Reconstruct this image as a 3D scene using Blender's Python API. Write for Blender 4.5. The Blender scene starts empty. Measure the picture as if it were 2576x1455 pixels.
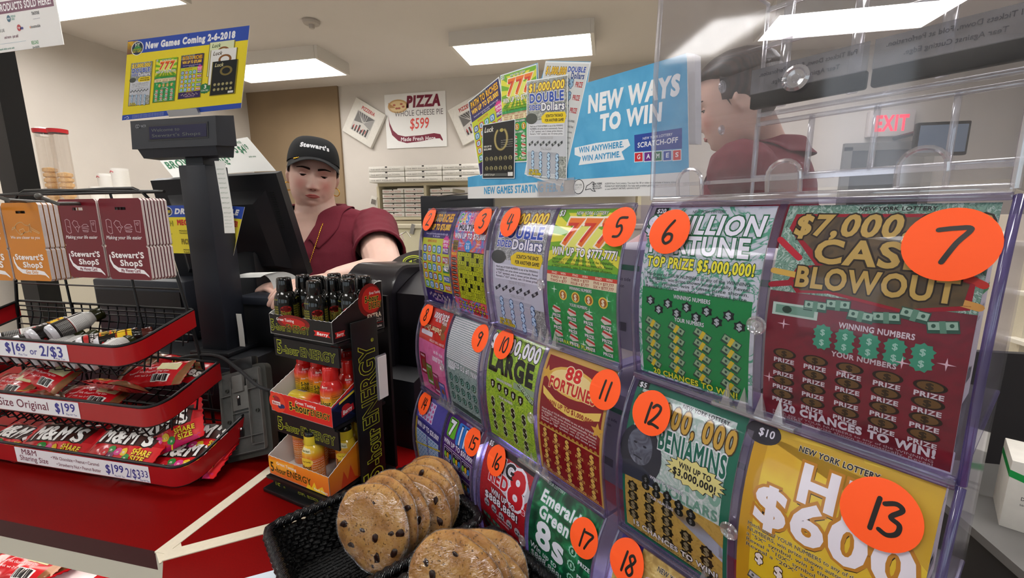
import bpy, bmesh, math, random
import numpy as np
from mathutils import Vector, Matrix, Euler, noise
from mathutils.geometry import tessellate_polygon
S=bpy.context.scene; COL=S.collection
random.seed(7)
# ---------------------------------------------------------------- camera, world, exposure
FPX=1080.0; EYE=Vector((0,0,1.42))
RT=Vector((.9759,.2182,-.0060)).normalized(); FW=Vector((-.2150,.9611,-.1726)).normalized()
UP=RT.cross(FW); RT=FW.cross(UP)
UP.normalize(); RT.normalize()
cd=bpy.data.cameras.new('camera'); cam=bpy.data.objects.new('camera',cd); COL.objects.link(cam)
cd.sensor_width=36; cd.lens=36*FPX/2576; cd.clip_start=.02
cam.matrix_world=Matrix((( RT.x,UP.x,-FW.x,EYE.x),(RT.y,UP.y,-FW.y,EYE.y),(RT.z,UP.z,-FW.z,EYE.z),(0,0,0,1)))
S.camera=cam
W=bpy.data.worlds.new('daylight'); S.world=W; W.use_nodes=True
bg=W.node_tree.nodes['Background']; bg.inputs[0].default_value=(.86,.93,1,1); bg.inputs[1].default_value=1.0
S.view_settings.view_transform='Standard'; S.view_settings.look='None'; S.view_settings.exposure=.92; S.view_settings.gamma=1
S.cycles.transparent_max_bounces=32; S.cycles.max_bounces=10
LAMP=7.5          # emission of the ceiling diffusers
# ---------------------------------------------------------------- where a photo pixel lies on a known plane of the room
def ray(px,py): return RT*((px-1288)/FPX)-UP*((py-727.5)/FPX)+FW
def Hz(px,py,z): r=ray(px,py); return EYE+r*((z-EYE.z)/r.z)
def Vy(px,py,y): r=ray(px,py); return EYE+r*(y/r.y)
def Vx(px,py,x): r=ray(px,py); return EYE+r*(x/r.x)
def Q(px,py,d): return EYE+ray(px,py)*d
def Vn(px,py,n,d): r=ray(px,py); return EYE+r*(d/n.dot(r))
CT=.92            # counter top height
# ---------------------------------------------------------------- materials
def lin(h):
    h=h.lstrip('#'); o=[]
    for i in (0,2,4):
        c=int(h[i:i+2],16)/255; o.append(c/12.92 if c<=.04045 else ((c+.055)/1.055)**2.4)
    return tuple(o)+(1,)
_m={}
def mat(name,h,rough=.5,metal=0,spec=.32,coat=0,var=0,vs=30,bump=0,bs=80,emit=0):
    if name in _m: return _m[name]
    m=bpy.data.materials.new(name); m.use_nodes=True; nt=m.node_tree; b=nt.nodes['Principled BSDF']
    b.inputs['Base Color'].default_value=lin(h); b.inputs['Roughness'].default_value=rough; b.inputs['Metallic'].default_value=metal
    b.inputs['Specular IOR Level'].default_value=spec; b.inputs['Coat Weight'].default_value=coat
    m.diffuse_color=lin(h)
    if emit: b.inputs['Emission Color'].default_value=lin(h); b.inputs['Emission Strength'].default_value=emit
    if var or bump: tc=nt.nodes.new('ShaderNodeTexCoord')
    if var:
        n=nt.nodes.new('ShaderNodeTexNoise'); n.inputs['Scale'].default_value=vs; n.inputs['Detail'].default_value=5
        nt.links.new(tc.outputs['Object'],n.inputs['Vector'])
        r=nt.nodes.new('ShaderNodeValToRGB'); c=lin(h)
        r.color_ramp.elements[0].position=.3; r.color_ramp.elements[1].position=.7
        r.color_ramp.elements[0].color=tuple(max(0,k*(1-var)) for k in c[:3])+(1,); r.color_ramp.elements[1].color=tuple(min(1,k*(1+var)) for k in c[:3])+(1,)
        nt.links.new(n.outputs['Fac'],r.inputs['Fac']); nt.links.new(r.outputs['Color'],b.inputs['Base Color'])
    if bump:
        n=nt.nodes.new('ShaderNodeTexNoise'); n.inputs['Scale'].default_value=bs; n.inputs['Detail'].default_value=4
        nt.links.new(tc.outputs['Object'],n.inputs['Vector'])
        u=nt.nodes.new('ShaderNodeBump'); u.inputs['Strength'].default_value=bump; u.inputs['Distance'].default_value=.01
        nt.links.new(n.outputs['Fac'],u.inputs['Height']); nt.links.new(u.outputs['Normal'],b.inputs['Normal'])
    _m[name]=m; return m
def P(h,rough=.42): return mat('ink_'+h.lstrip('#'),h,rough)
def pattern(name,cols,scale=90,kind='noise',rough=.42,stretch=(1,1,1),dist=1.0,bump=0):
    """printed multi-colour background"""
    if name in _m: return _m[name]
    m=bpy.data.materials.new(name); m.use_nodes=True; nt=m.node_tree; b=nt.nodes['Principled BSDF']; b.inputs['Roughness'].default_value=rough
    tc=nt.nodes.new('ShaderNodeTexCoord'); mp=nt.nodes.new('ShaderNodeMapping'); mp.inputs['Scale'].default_value=stretch
    nt.links.new(tc.outputs['Object'],mp.inputs['Vector'])
    if kind=='noise':
        n=nt.nodes.new('ShaderNodeTexNoise'); n.inputs['Scale'].default_value=scale; n.inputs['Detail'].default_value=3; n.inputs['Distortion'].default_value=dist; out=n.outputs['Fac']
    elif kind=='wave':
        n=nt.nodes.new('ShaderNodeTexWave'); n.inputs['Scale'].default_value=scale; n.inputs['Distortion'].default_value=dist; n.inputs['Detail'].default_value=2; out=n.outputs['Fac']
    else:
        n=nt.nodes.new('ShaderNodeTexVoronoi'); n.inputs['Scale'].default_value=scale; out=n.outputs['Distance' if kind=='vor' else 'Color']
    nt.links.new(mp.outputs[0],n.inputs['Vector'])
    r=nt.nodes.new('ShaderNodeValToRGB'); e=r.color_ramp.elements
    while len(e)<len(cols): e.new(.5)
    for i,c in enumerate(cols):
        p,h=(c if isinstance(c,tuple) else (.3+.4*i/(len(cols)-1),c)); e[i].position=p; e[i].color=lin(h)
    nt.links.new(out,r.inputs['Fac']); nt.links.new(r.outputs['Color'],b.inputs['Base Color'])
    if bump:
        u=nt.nodes.new('ShaderNodeBump'); u.inputs['Strength'].default_value=bump; u.inputs['Distance'].default_value=.004
        nt.links.new(out,u.inputs['Height']); nt.links.new(u.outputs['Normal'],b.inputs['Normal'])
    _m[name]=m; return m
def grad(name,stops,axis=2,lo=0,hi=1,rough=.3,coat=.3):
    """print that runs from colour to colour along the object's own axis"""
    if name in _m: return _m[name]
    m=bpy.data.materials.new(name); m.use_nodes=True; nt=m.node_tree; b=nt.nodes['Principled BSDF']; b.inputs['Roughness'].default_value=rough; b.inputs['Coat Weight'].default_value=coat
    tc=nt.nodes.new('ShaderNodeTexCoord'); sx=nt.nodes.new('ShaderNodeSeparateXYZ'); nt.links.new(tc.outputs['Object'],sx.inputs[0])
    mr=nt.nodes.new('ShaderNodeMapRange'); mr.inputs['From Min'].default_value=lo; mr.inputs['From Max'].default_value=hi
    nt.links.new(sx.outputs[axis],mr.inputs['Value'])
    r=nt.nodes.new('ShaderNodeValToRGB'); e=r.color_ramp.elements
    while len(e)<len(stops): e.new(.5)
    for i,(p,h) in enumerate(stops): e[i].position=p; e[i].color=lin(h)
    nt.links.new(mr.outputs[0],r.inputs['Fac']); nt.links.new(r.outputs['Color'],b.inputs['Base Color'])
    _m[name]=m; return m
def clear(name,tint='#ffffff',gl=.06,rough=.05,haze=0,hazec='#ffffff'):
    """thin clear plastic: lets light through, mirrors at the glancing angles, a little haze for scuffs and for painted-in glints"""
    if name in _m: return _m[name]
    m=bpy.data.materials.new(name); m.use_nodes=True; nt=m.node_tree; N=nt.nodes; N.clear()
    o=N.new('ShaderNodeOutputMaterial'); t=N.new('ShaderNodeBsdfTransparent'); t.inputs[0].default_value=lin(tint)
    g=N.new('ShaderNodeBsdfGlossy'); g.inputs['Roughness'].default_value=rough
    f=N.new('ShaderNodeLayerWeight'); f.inputs['Blend'].default_value=.35
    ml=N.new('ShaderNodeMath'); ml.operation='MULTIPLY_ADD'; ml.inputs[1].default_value=.40; ml.inputs[2].default_value=gl
    pw=N.new('ShaderNodeMath'); pw.operation='POWER'; pw.inputs[1].default_value=3.0; pw.use_clamp=True
    nt.links.new(f.outputs['Facing'],pw.inputs[0]); nt.links.new(pw.outputs[0],ml.inputs[0])
    mx=N.new('ShaderNodeMixShader'); nt.links.new(ml.outputs[0],mx.inputs[0]); nt.links.new(t.outputs[0],mx.inputs[1]); nt.links.new(g.outputs[0],mx.inputs[2])
    out=mx
    if haze:
        d=N.new('ShaderNodeBsdfDiffuse'); d.inputs[0].default_value=lin(hazec); m2=N.new('ShaderNodeMixShader')
        tc=N.new('ShaderNodeTexCoord'); n=N.new('ShaderNodeTexNoise'); n.inputs['Scale'].default_value=60; n.inputs['Detail'].default_value=6
        k=N.new('ShaderNodeMath'); k.operation='MULTIPLY'; k.inputs[1].default_value=haze*2
        nt.links.new(tc.outputs['Object'],n.inputs['Vector']); nt.links.new(n.outputs['Fac'],k.inputs[0]); nt.links.new(k.outputs[0],m2.inputs[0])
        nt.links.new(mx.outputs[0],m2.inputs[1]); nt.links.new(d.outputs[0],m2.inputs[2]); out=m2
    nt.links.new(out.outputs[0],o.inputs[0]); _m[name]=m; return m
# ---------------------------------------------------------------- letters: every glyph is outlined once with the built-in font
OFFS=(0,.010,.022,.038,.064,.092)
_g={}; _adv={}
def _prep():
    cu=bpy.data.curves.new('t','FONT'); cu.resolution_u=3; ob=bpy.data.objects.new('t',cu); COL.objects.link(ob)
    def get(s):
        cu.body=s; dg=bpy.context.evaluated_depsgraph_get(); dg.update()
        e=ob.evaluated_get(dg); me=e.to_mesh(); v=[(p.co.x,p.co.y) for p in me.vertices]; me.calc_loop_triangles(); f=[tuple(t.vertices) for t in me.loop_triangles]; e.to_mesh_clear(); return v,f
    v,_=get('H'); cap=max(p[1] for p in v); wd=lambda s:(lambda q:max(p[0] for p in q)-min(p[0] for p in q))(get(s)[0])
    hh=wd('HH')
    for ch in [chr(c) for c in range(32,127)]+['\u00ae','\u2022']:
        _adv[ch]=(wd('H'+ch+'H')-hh)/cap
        v,f=get(ch) if ch!=' ' else ([],[]); v=[(x/cap,y/cap) for x,y in v]
        # outline edges run with the letter on their left; bolder cuts add a band outside them
        es={}; 
        for t in f:
            for a,b in zip(t,t[1:]+t[:1]): es[a,b]=1
        ed=[(a,b) for a,b in es if (b,a) not in es]; nr={}
        for a,b in ed:
            dx,dy=v[b][0]-v[a][0],v[b][1]-v[a][1]; l=math.hypot(dx,dy) or 1
            for q in (a,b): nr.setdefault(q,[]).append((dy/l,-dx/l))
        nv={}
        for q,ns in nr.items():
            x,y=sum(n[0] for n in ns),sum(n[1] for n in ns); l=math.hypot(x,y) or 1; x,y=x/l,y/l; c=max(.62,x*ns[0][0]+y*ns[0][1]); nv[q]=(x/c,y/c)
        for b,o in enumerate(OFFS):
            V=list(v); F=list(f)
            if o:
                o=o/cap*.95; ix={}
                for q,n in nv.items(): ix[q]=len(V); V.append((v[q][0]+n[0]*o,v[q][1]+n[1]*o))
                F+=[(p_,ix[p_],ix[q_],q_) for p_,q_ in ed]
            _g[ch,b]=(V,F)
    bpy.data.objects.remove(ob); bpy.data.curves.remove(cu)
_prep()
class Art:
    """flat print: shapes and words on layers, later laid on a surface"""
    def __init__(s): s.it=[]; s.L=0; s.T=(1,0,0,1,0,0)
    def tr(s,x,y): a,b,c,d,e,f=s.T; return (a*x+c*y+e,b*x+d*y+f)
    def place(s,x,y,sx,sy=None,rot=0): 
        sy=sx if sy is None else sy; c,n=math.cos(rot),math.sin(rot); s.T=(c*sx,n*sx,-n*sy,c*sy,x,y)
    def home(s): s.T=(1,0,0,1,0,0)
    def m(s,c): return P(c) if isinstance(c,str) else c
    def poly(s,pts,c,L=None):
        q=[s.tr(*p) for p in pts]; t=tessellate_polygon([[Vector((x,y,0)) for x,y in q]])
        s.it.append((q,list(t),s.m(c),s.L if L is None else L))
    def rect(s,x0,y0,x1,y1,c): s.poly([(x0,y0),(x1,y0),(x1,y1),(x0,y1)],c)
    def ell(s,x,y,rx,ry,c,n=20): s.poly([(x+rx*math.cos(6.2832*i/n),y+ry*math.sin(6.2832*i/n)) for i in range(n)],c)
    def rr(s,x0,y0,x1,y1,r,c):
        p=[]
        for cx,cy,a in ((x1-r,y0+r,-90),(x1-r,y1-r,0),(x0+r,y1-r,90),(x0+r,y0+r,180)):
            for k in range(5): t=math.radians(a+22.5*k); p.append((cx+r*math.cos(t),cy+r*math.sin(t)))
        s.poly(p,c)
    def star(s,x,y,r1,r2,n,c,ph=90,sy=1): s.poly([(x+(r1 if i%2==0 else r2)*math.cos(math.radians(ph)+math.pi*i/n),y+sy*(r1 if i%2==0 else r2)*math.sin(math.radians(ph)+math.pi*i/n)) for i in range(2*n)],c)
    def line(s,pts,w,c):
        for a,b in zip(pts,pts[1:]):
            dx,dy=b[0]-a[0],b[1]-a[1]; l=math.hypot(dx,dy) or 1; nx,ny=-dy/l*w/2,dx/l*w/2
            s.poly([(a[0]+nx,a[1]+ny),(a[0]-nx,a[1]-ny),(b[0]-nx,b[1]-ny),(b[0]+nx,b[1]+ny)],c)
        for p in pts: s.ell(p[0],p[1],w/2,w/2,c,8)
    def t(s,txt,x,y,h,c,w=None,al='l',b=1,sh=0,rot=0,oc=None,ob=3,sx=1):
        """words: cap height h, squeezed to width w; oc draws a thicker outline beneath"""
        if oc: b=min(b,3); ob=5 if b>2 else 4 if b>1 else ob
        ex=OFFS[b]*2.0; n=sum(_adv.get(ch,.6)+ex for ch in txt); k=h*sx if w is None else w/n
        tot=n*k; x0={'l':0,'c':-tot/2,'r':-tot}[al]; cr,sr=math.cos(rot),math.sin(rot)
        for col,bb,dl in (([(oc,ob,0)] if oc else [])+[(c,b,1 if oc else 0)]):
            V=[];Fc=[];u=x0
            for ch in txt:
                if (ch,bb) not in _g: continue
                gv,gf=_g[ch,bb]; o=len(V)
                for gx,gy in gv:
                    X=u+gx*k+gy*h*sh; Y=gy*h; V.append(s.tr(x+X*cr-Y*sr,y+X*sr+Y*cr))
                Fc+=[tuple(o+i for i in q) for q in gf]; u+=(_adv[ch]+ex)*k
            s.it.append((V,Fc,s.m(col),s.L+dl))
# ---------------------------------------------------------------- meshes
def frame(d):
    d=d.normalized(); a=Vector((0,0,1)) if abs(d.z)<.9 else Vector((1,0,0)); x=a.cross(d).normalized(); return x,d.cross(x)
class MB:
    def __init__(s,m=None): s.v=[];s.f=[];s.mi=[];s.ms=[];s.c=0; s.X=Matrix(); 
    def m(s,mt):
        if mt not in s.ms: s.ms.append(mt)
        s.c=s.ms.index(mt); return s
    def add(s,vs,fs):
        o=len(s.v); s.v+=[tuple(s.X@Vector(p)) for p in vs]; s.f+=[tuple(o+i for i in f) for f in fs]; s.mi+=[s.c]*len(fs); return s
    def bm(s,b,M=None):
        b.verts.index_update(); M=M or Matrix(); s.add([M@v.co for v in b.verts],[[v.index for v in f.verts] for f in b.faces]); b.free(); return s
    def box(s,c,d,rot=None,bev=0,seg=2):
        b=bmesh.new(); bmesh.ops.create_cube(b,size=1); bmesh.ops.scale(b,vec=d,verts=b.verts)
        if bev: bmesh.ops.bevel(b,geom=b.edges[:],offset=min(bev,min(d)*.49),segments=seg,profile=.5,affect='EDGES')
        return s.bm(b,Matrix.Translation(c)@(rot.to_4x4() if rot else Matrix()))
    def hexa(s,p):  # 8 corners: bottom four, top four
        return s.add(p,[(3,2,1,0),(4,5,6,7),(0,1,5,4),(1,2,6,5),(2,3,7,6),(3,0,4,7)])
    def tube(s,pts,r,n=8,closed=False,caps=True):
        pts=[Vector(p) for p in pts]; N=len(pts); rs=r if isinstance(r,(list,tuple)) else [r]*N; vs=[]; x=None
        for i,p in enumerate(pts):
            d=(pts[(i+1)%N]-pts[i-1]) if closed else (pts[min(i+1,N-1)]-pts[max(i-1,0)])
            if d.length<1e-9: d=Vector((0,0,1))
            d.normalize()
            if x is None: x,y=frame(d)
            else: x=(x-d*x.dot(d)); x=x.normalized() if x.length>1e-6 else frame(d)[0]; y=d.cross(x)
            vs+=[p+(x*math.cos(6.28319*k/n)+y*math.sin(6.28319*k/n))*rs[i] for k in range(n)]
        fs=[]
        for i in range(N if closed else N-1):
            j=(i+1)%N
            fs+=[(i*n+k,i*n+(k+1)%n,j*n+(k+1)%n,j*n+k) for k in range(n)]
        if caps and not closed: fs+=[tuple(range(n-1,-1,-1)),tuple((N-1)*n+k for k in range(n))]
        return s.add(vs,fs)
    def lathe(s,prof,n=24,M=None):
        M=M or Matrix(); vs=[M@Vector((r*math.cos(6.28319*k/n),r*math.sin(6.28319*k/n),z)) for r,z in prof for k in range(n)]
        fs=[(i*n+k,i*n+(k+1)%n,(i+1)*n+(k+1)%n,(i+1)*n+k) for i in range(len(prof)-1) for k in range(n)]
        if prof[0][0]>1e-5: fs.append(tuple(range(n-1,-1,-1)))
        if prof[-1][0]>1e-5: fs.append(tuple((len(prof)-1)*n+k for k in range(n)))
        return s.add(vs,fs)
    def loft(s,rings,caps=True,closed=True):
        n=len(rings[0]); vs=[p for r in rings for p in r]; fs=[]
        for i in range(len(rings)-1): fs+=[(i*n+k,i*n+(k+1)%n,(i+1)*n+(k+1)%n,(i+1)*n+k) for k in range(n if closed else n-1)]
        if caps: fs+=[tuple(range(n-1,-1,-1)),tuple((len(rings)-1)*n+k for k in range(n))]
        return s.add(vs,fs)
    def grid(s,fn,nu,nv,th=0,dirn=None):
        """surface fn(u,v) for u,v in 0..1; th gives it thickness by moving a back copy"""
        vs=[Vector(fn(i/nu,j/nv)) for i in range(nu+1) for j in range(nv+1)]; w=nv+1
        fs=[(i*w+j,(i+1)*w+j,(i+1)*w+j+1,i*w+j+1) for i in range(nu) for j in range(nv)]
        if th:
            n=len(vs); dn=Vector(dirn)*th; back=[p+dn for p in vs]
            bf=[tuple(n+i for i in reversed(f)) for f in fs]; e=[]
            bd=[i*w for i in range(nu+1)]+[nu*w+j for j in range(1,nv+1)]+[i*w+nv for i in range(nu-1,-1,-1)]+[j for j in range(nv-1,0,-1)]
            for a,b in zip(bd,bd[1:]+bd[:1]): e.append((b,a,n+a,n+b))
            vs+=back; fs+=bf+e
        return s.add(vs,fs)
    def prism(s,pts,h,M=None,side=None):
        """outline pts in xy, raised by h along z"""
        M=M or Matrix(); n=len(pts); t=tessellate_polygon([[Vector((x,y,0)) for x,y in pts]])
        vs=[M@Vector((x,y,0)) for x,y in pts]+[M@Vector((x,y,h)) for x,y in pts]
        s.add(vs,[tuple(reversed(q)) for q in t]+[tuple(n+i for i in q) for q in t]+[(i,(i+1)%n,n+(i+1)%n,n+i) for i in range(n)]); return s
    def art(s,a,f,xs=(),ys=(),dl=.00012):
        by={}
        for V,Fc,mt,L in a.it: by.setdefault((mt,L),[]).append((V,Fc))
        for (mt,L),lst in by.items():
            b=bmesh.new()
            for V,Fc in lst:
                bv=[b.verts.new((x,y,0)) for x,y in V]
                for q in Fc:
                    try: b.faces.new([bv[i] for i in q])
                    except ValueError: pass
            for k,(ax,vals) in enumerate((((1,0,0),xs),((0,1,0),ys))):
                for t in vals:
                    bmesh.ops.bisect_plane(b,geom=b.verts[:]+b.edges[:]+b.faces[:],dist=1e-7,plane_co=Vector(ax)*t,plane_no=ax)
            b.verts.index_update(); b.normal_update()
            vs=[f(v.co.x,v.co.y,(L+1)*dl) for v in b.verts]; fs=[[v.index for v in (fc.verts if fc.normal.z>0 else reversed(fc.verts))] for fc in b.faces]
            c=s.c; s.m(mt); s.add(vs,fs); s.c=c; b.free()
        return s
    def build(s,name,parent=None,world=True,ang=40,smooth=True):
        me=bpy.data.meshes.new(name); me.from_pydata(s.v,[],s.f)
        for mt in s.ms: me.materials.append(mt)
        me.polygons.foreach_set('material_index',s.mi)
        if smooth: me.polygons.foreach_set('use_smooth',[True]*len(s.f)); me.set_sharp_from_angle(angle=math.radians(ang))
        me.update(); o=bpy.data.objects.new(name,me); COL.objects.link(o)
        if parent:
            o.parent=parent
            if world:
                r=parent
                while r.parent: r=r.parent
                if r is parent: o.matrix_parent_inverse=r.matrix_basis.inverted()
        return o
def tag(o,label,cat,group=None):
    o['label']=label; o['category']=cat
    if group: o['group']=group
    return o
def thing(name,label,cat,loc=(0,0,0),group=None,rot=None):
    o=bpy.data.objects.new(name,None); o.empty_display_size=.02; COL.objects.link(o); o.location=loc
    if rot is not None: o.rotation_euler=rot
    return tag(o,label,cat,group)
def struct(mb,name,**k): o=mb.build(name,**k); o['kind']='structure'; return o
def dup(root,loc=None,rot=None,label=None,scale=None):
    r=root.copy(); COL.objects.link(r)
    if loc is not None: r.location=loc
    if rot is not None: r.rotation_euler=rot
    if scale: r.scale=scale
    if label: r['label']=label
    def rec(a,b):
        for ch in list(a.children):
            c=ch.copy(); COL.objects.link(c); c.parent=b; rec(ch,c)
    rec(root,r); return r
def RZ(a): return Matrix.Rotation(a,4,'Z')
def TR(p): return Matrix.Translation(p)
def arc(cx,cy,r,a0,a1,n): return [(cx+r*math.cos(math.radians(a0+(a1-a0)*i/n)),cy+r*math.sin(math.radians(a0+(a1-a0)*i/n))) for i in range(n+1)]
BLACK=mat('black_plastic','#0f0f11',.42); DARK=mat('charcoal_plastic','#23262b',.5,bump=.05,bs=900); WIRE=mat('black_wire','#101012',.35)
WHITE=mat('white_card','#e9e8e6',.55); CHROME=mat('chrome','#c9c9c9',.18,metal=1); PAPER=mat('receipt_paper','#dcdcd8',.7)
# ================================================================ SETTING
YB=4.85; XL=-4.45; ZC=2.92
WALLM=mat('wall_paint','#cdc6be',.8,var=.03,vs=3,bump=.05,bs=60); TAN=mat('tan_wall_paint','#8f7a60',.8,var=.04,vs=4,bump=.05,bs=60)
CEIL=mat('ceiling_paint','#d4cdc7',.85,var=.02,vs=2)
FLOOR=pattern('floor_tile',['#aaa398','#b6afa6','#bdb6ab'],6,rough=.35)
LAM=mat('maroon_laminate','#740606',.42,spec=.05,var=.10,vs=500); LAMD=mat('maroon_edge_band','#3c0d13',.5,spec=.2); CREAM=mat('cream_laminate','#d8cfba',.5,var=.03,vs=200)
mb=MB().m(FLOOR); mb.box((.5,1,-.05),(11,9,.1)); struct(mb,'floor')
mb=MB().m(CEIL); mb.box((.5,1,ZC+.05),(11,9,.1)); struct(mb,'ceiling')
mb=MB().m(WALLM); mb.box((1.4,YB+.06,ZC/2),(9.2,.12,ZC)); struct(mb,'wall_back')
mb=MB().m(TAN); mb.box(((XL-3.18)/2,YB+.03,ZC/2),(-3.18-XL,.12,ZC)); struct(mb,'wall_tan')
mb=MB().m(WALLM); mb.box((XL-.06,1.2,ZC/2),(.12,7.5,ZC)); struct(mb,'wall_left')
# the shop front behind the photographer: wall with a wide daylight window, and the far right wall
mb=MB().m(WALLM); yf=-3.4
mb.box((.8,yf-.06,.45),(10.4,.12,.9)); mb.box((.8,yf-.06,2.6),(10.4,.12,.64))
for x0,x1 in ((-4.45,-3.4),(-1.6,-1.1),(1.2,1.7),(4.2,6.0)): mb.box(((x0+x1)/2,yf-.06,1.6),(x1-x0,.12,1.5))
struct(mb,'wall_front')
for i,(x0,x1) in enumerate(((-3.4,-1.6),(-1.1,1.2),(1.7,4.2))):
    mb=MB().m(mat('window_frame_dark','#4a4642',.5)); 
    for x in (x0+.03,x1-.03,(x0+x1)/2): mb.box((x,yf-.06,1.59),(.05,.06,1.4))
    for z in (.92,2.26): mb.box(((x0+x1)/2,yf-.06,z),(x1-x0,.06,.05))
    mb.m(clear('window_glass','#f2f6f6',.03)).box(((x0+x1)/2,yf-.07,1.59),(x1-x0-.06,.006,1.32)); struct(mb,'window_%d'%(i+1))
mb=MB().m(WALLM); mb.box((6.0,1.0,ZC/2),(.12,9,ZC)); struct(mb,'wall_right')
mb=MB().m(TAN); p=Vy(945,565,YB); mb.box((-1.6,YB-.005,p.z),(3.1,.012,.13)); struct(mb,'trim_1')
# dark passage and window frame beyond the dispenser on the back wall
a=Vy(2130,372,YB); b=Vy(2320,470,YB)
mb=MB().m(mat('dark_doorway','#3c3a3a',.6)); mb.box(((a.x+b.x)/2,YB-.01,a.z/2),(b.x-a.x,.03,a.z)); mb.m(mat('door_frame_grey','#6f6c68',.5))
for x in (a.x,b.x): mb.box((x,YB-.015,a.z/2),(.07,.05,a.z))
mb.box(((a.x+b.x)/2,YB-.015,a.z),(b.x-a.x+.07,.05,.07)); struct(mb,'door_1')
# ---------------- ceiling fixtures: wraparound fluorescent boxes, the real lamps of the shop
DIFF=mat('lit_diffuser','#fffdfa',.4,emit=LAMP); HOUS=mat('white_fixture_metal','#d9d4cd',.5)
def fixture(x,y,label):
    t=thing('ceiling_light',label,'ceiling light',(x,y,ZC),'fluorescent ceiling lights')
    h=MB().m(HOUS)
    for sx in (-1,1): h.box((sx*.585,0,-.055),(.03,.5,.11))
    h.box((0,0,-.008),(1.14,.5,.016)); 
    for sy in (-1,1): h.box((0,sy*.247,-.055),(1.14,.014,.11))
    h.build('housing',t,world=False)
    d=MB().m(DIFF)
    d.box((0,0,-.040),(1.14,.482,.012)); d.build('diffuser',t,world=False,ang=60); return t
fixture(-3.36,2.36,'fluorescent ceiling light at the top left above the prepaid cards sign')
fixture(-3.2,3.93,'fluorescent ceiling light behind the yellow coming games sign')
fixture(-.76,3.95,'fluorescent ceiling light above the pizza sign and blue lottery sign')
fixture(1.72,3.95,'fluorescent ceiling light seen through the empty clear bin')
for i,(x,y) in enumerate([(-3.3,.75),(-.76,1.15),(1.72,2.3),(1.72,.75),(-3.3,-.9),(-.76,-.9),(1.72,-.9)]):
    o=fixture(x,y,'fluorescent ceiling light overhead, outside the frame of the photo')
# ---------------- smoke detector
p=Vn(783,52,Vector((0,0,1)),ZC-EYE.z)
t=thing('smoke_detector','small round white smoke detector on the ceiling','smoke detector',(p.x,p.y,ZC))
SM=mat('detector_plastic','#b4aca4',.5)
MB().m(SM).lathe([(.062,-.001),(.065,-.012),(.058,-.026),(.045,-.03),(0,-.03)],28).build('base',t,world=False)
MB().m(SM).lathe([(.022,-.03),(.022,-.05),(.016,-.058),(0,-.06)],20).build('sensor_chamber',t,world=False)
# ================================================================ BACK OF THE SHOP
# counters at the back
CRB=mat('cream_counter_panel','#d9d2b4',.6)
y0=3.1
a=Vy(948,574,y0); b=Vy(1300,660,y0)
mb=MB().m(CRB); mb.box(((a.x+1.2)/2,y0+.02,a.z/2),(1.2-a.x,.04,a.z)); mb.m(mat('counter_cap','#cfc6ae',.5)).box(((a.x+1.2)/2,y0+.16,a.z+.012),(1.24-a.x,.36,.024))
t=thing('back_counter','cream panelled back counter behind the cashier, clips along its top','counter',((a.x+1.2)/2,y0,0)); mb.build('panel',t)
CLIP=mat('grey_clip','#8a8782',.4)
for px in (953,1037): 
    q=Vy(px,572,y0-.02); MB().m(CLIP).box((q.x,y0-.012,q.z-.015),(.03,.02,.075),Matrix.Rotation(.3,3,'Y')).build('clip',t)
# steel soup kettle
q=Vy(972,690,2.75); t=thing('soup_kettle','stainless steel kettle with ribbed lid on the back counter','kettle',(q.x,2.75,q.z-.2))
ST=mat('brushed_steel','#b5b0a6',.25,metal=1)
MB().m(ST).lathe([(.10,.0),(.115,.02),(.12,.26),(.125,.29),(.118,.30)],32).build('pot',t,world=False)
lid=[(.118,.30)]
for k in range(4): r=.112-.022*k; z=.315+.035*k; lid+=[(r,z),(r-.004,z+.02),(r-.014,z+.028)]
lid+=[(.03,.455),(0,.46)]
MB().m(ST).lathe(lid,32).build('lid',t,world=False)
MB().m(ST).tube([(.06,0,.42),(.10,0,.47),(.17,0,.50),(.20,0,.46)],.004).build('ladle',t,world=False)
mb=MB().m(mat('back_worktop','#b9b09a',.5)); mb.box((-1.25,2.72,q.z-.235),(1.1,.6,.07)); mb.m(CRB).box((-1.25,2.75,(q.z-.27)/2),(1.04,.5,q.z-.27)); tag(mb.build('worktop'),'low cream worktop carrying the steel kettle and squeeze bottle','worktop')
# squeeze bottle
s=Vy(1032,690,2.7); t=thing('squeeze_bottle','small clear white squeeze bottle beside the kettle','bottle',(s.x,2.66,q.z-.2))
WB=mat('milky_plastic','#e6e0d2',.3)
MB().m(WB).lathe([(.03,0),(.033,.01),(.033,.235),(.028,.25)],20).build('body',t,world=False)
MB().m(WB).lathe([(.03,.25),(.03,.265),(.012,.275),(.006,.31),(.003,.325)],20).build('nozzle',t,world=False)
# pizza box shelf
YS=4.35
SH=mat('cream_shelf','#cdc3a6',.55)
a=Vy(951,466,YS); b=Vy(1210,549,YS); c=Vy(1071,500,YS)
t=thing('shelf_unit','cream cubby shelf full of flat pizza boxes','shelf',((a.x+b.x)/2,YS,b.z))
zt,zb=a.z,b.z; h=zt-zb
mb=MB().m(SH)
mb.box(((a.x+.3)/2,YS+.2,zt),(.3-a.x,.42,.03)); mb.box(((a.x+.3)/2,YS+.2,zb),(.3-a.x,.42,.03))
mb.build('shelf_board',t)
MB().m(SH).box(((a.x+.3)/2,YS+.2,zb/2-.01),(.3-a.x-.06,.38,zb-.03)).build('base_cabinet',t)
for x in (a.x,c.x,.28): MB().m(SH).box((x+.0,YS+.2,(zt+zb)/2),(.03,.42,h-.03)).build('upright',t)
BX=mat('white_corrugated','#dcd8d0',.7,var=.04,vs=40); BXD=P('#8d8a86'); BXR=P('#c98d84')
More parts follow.
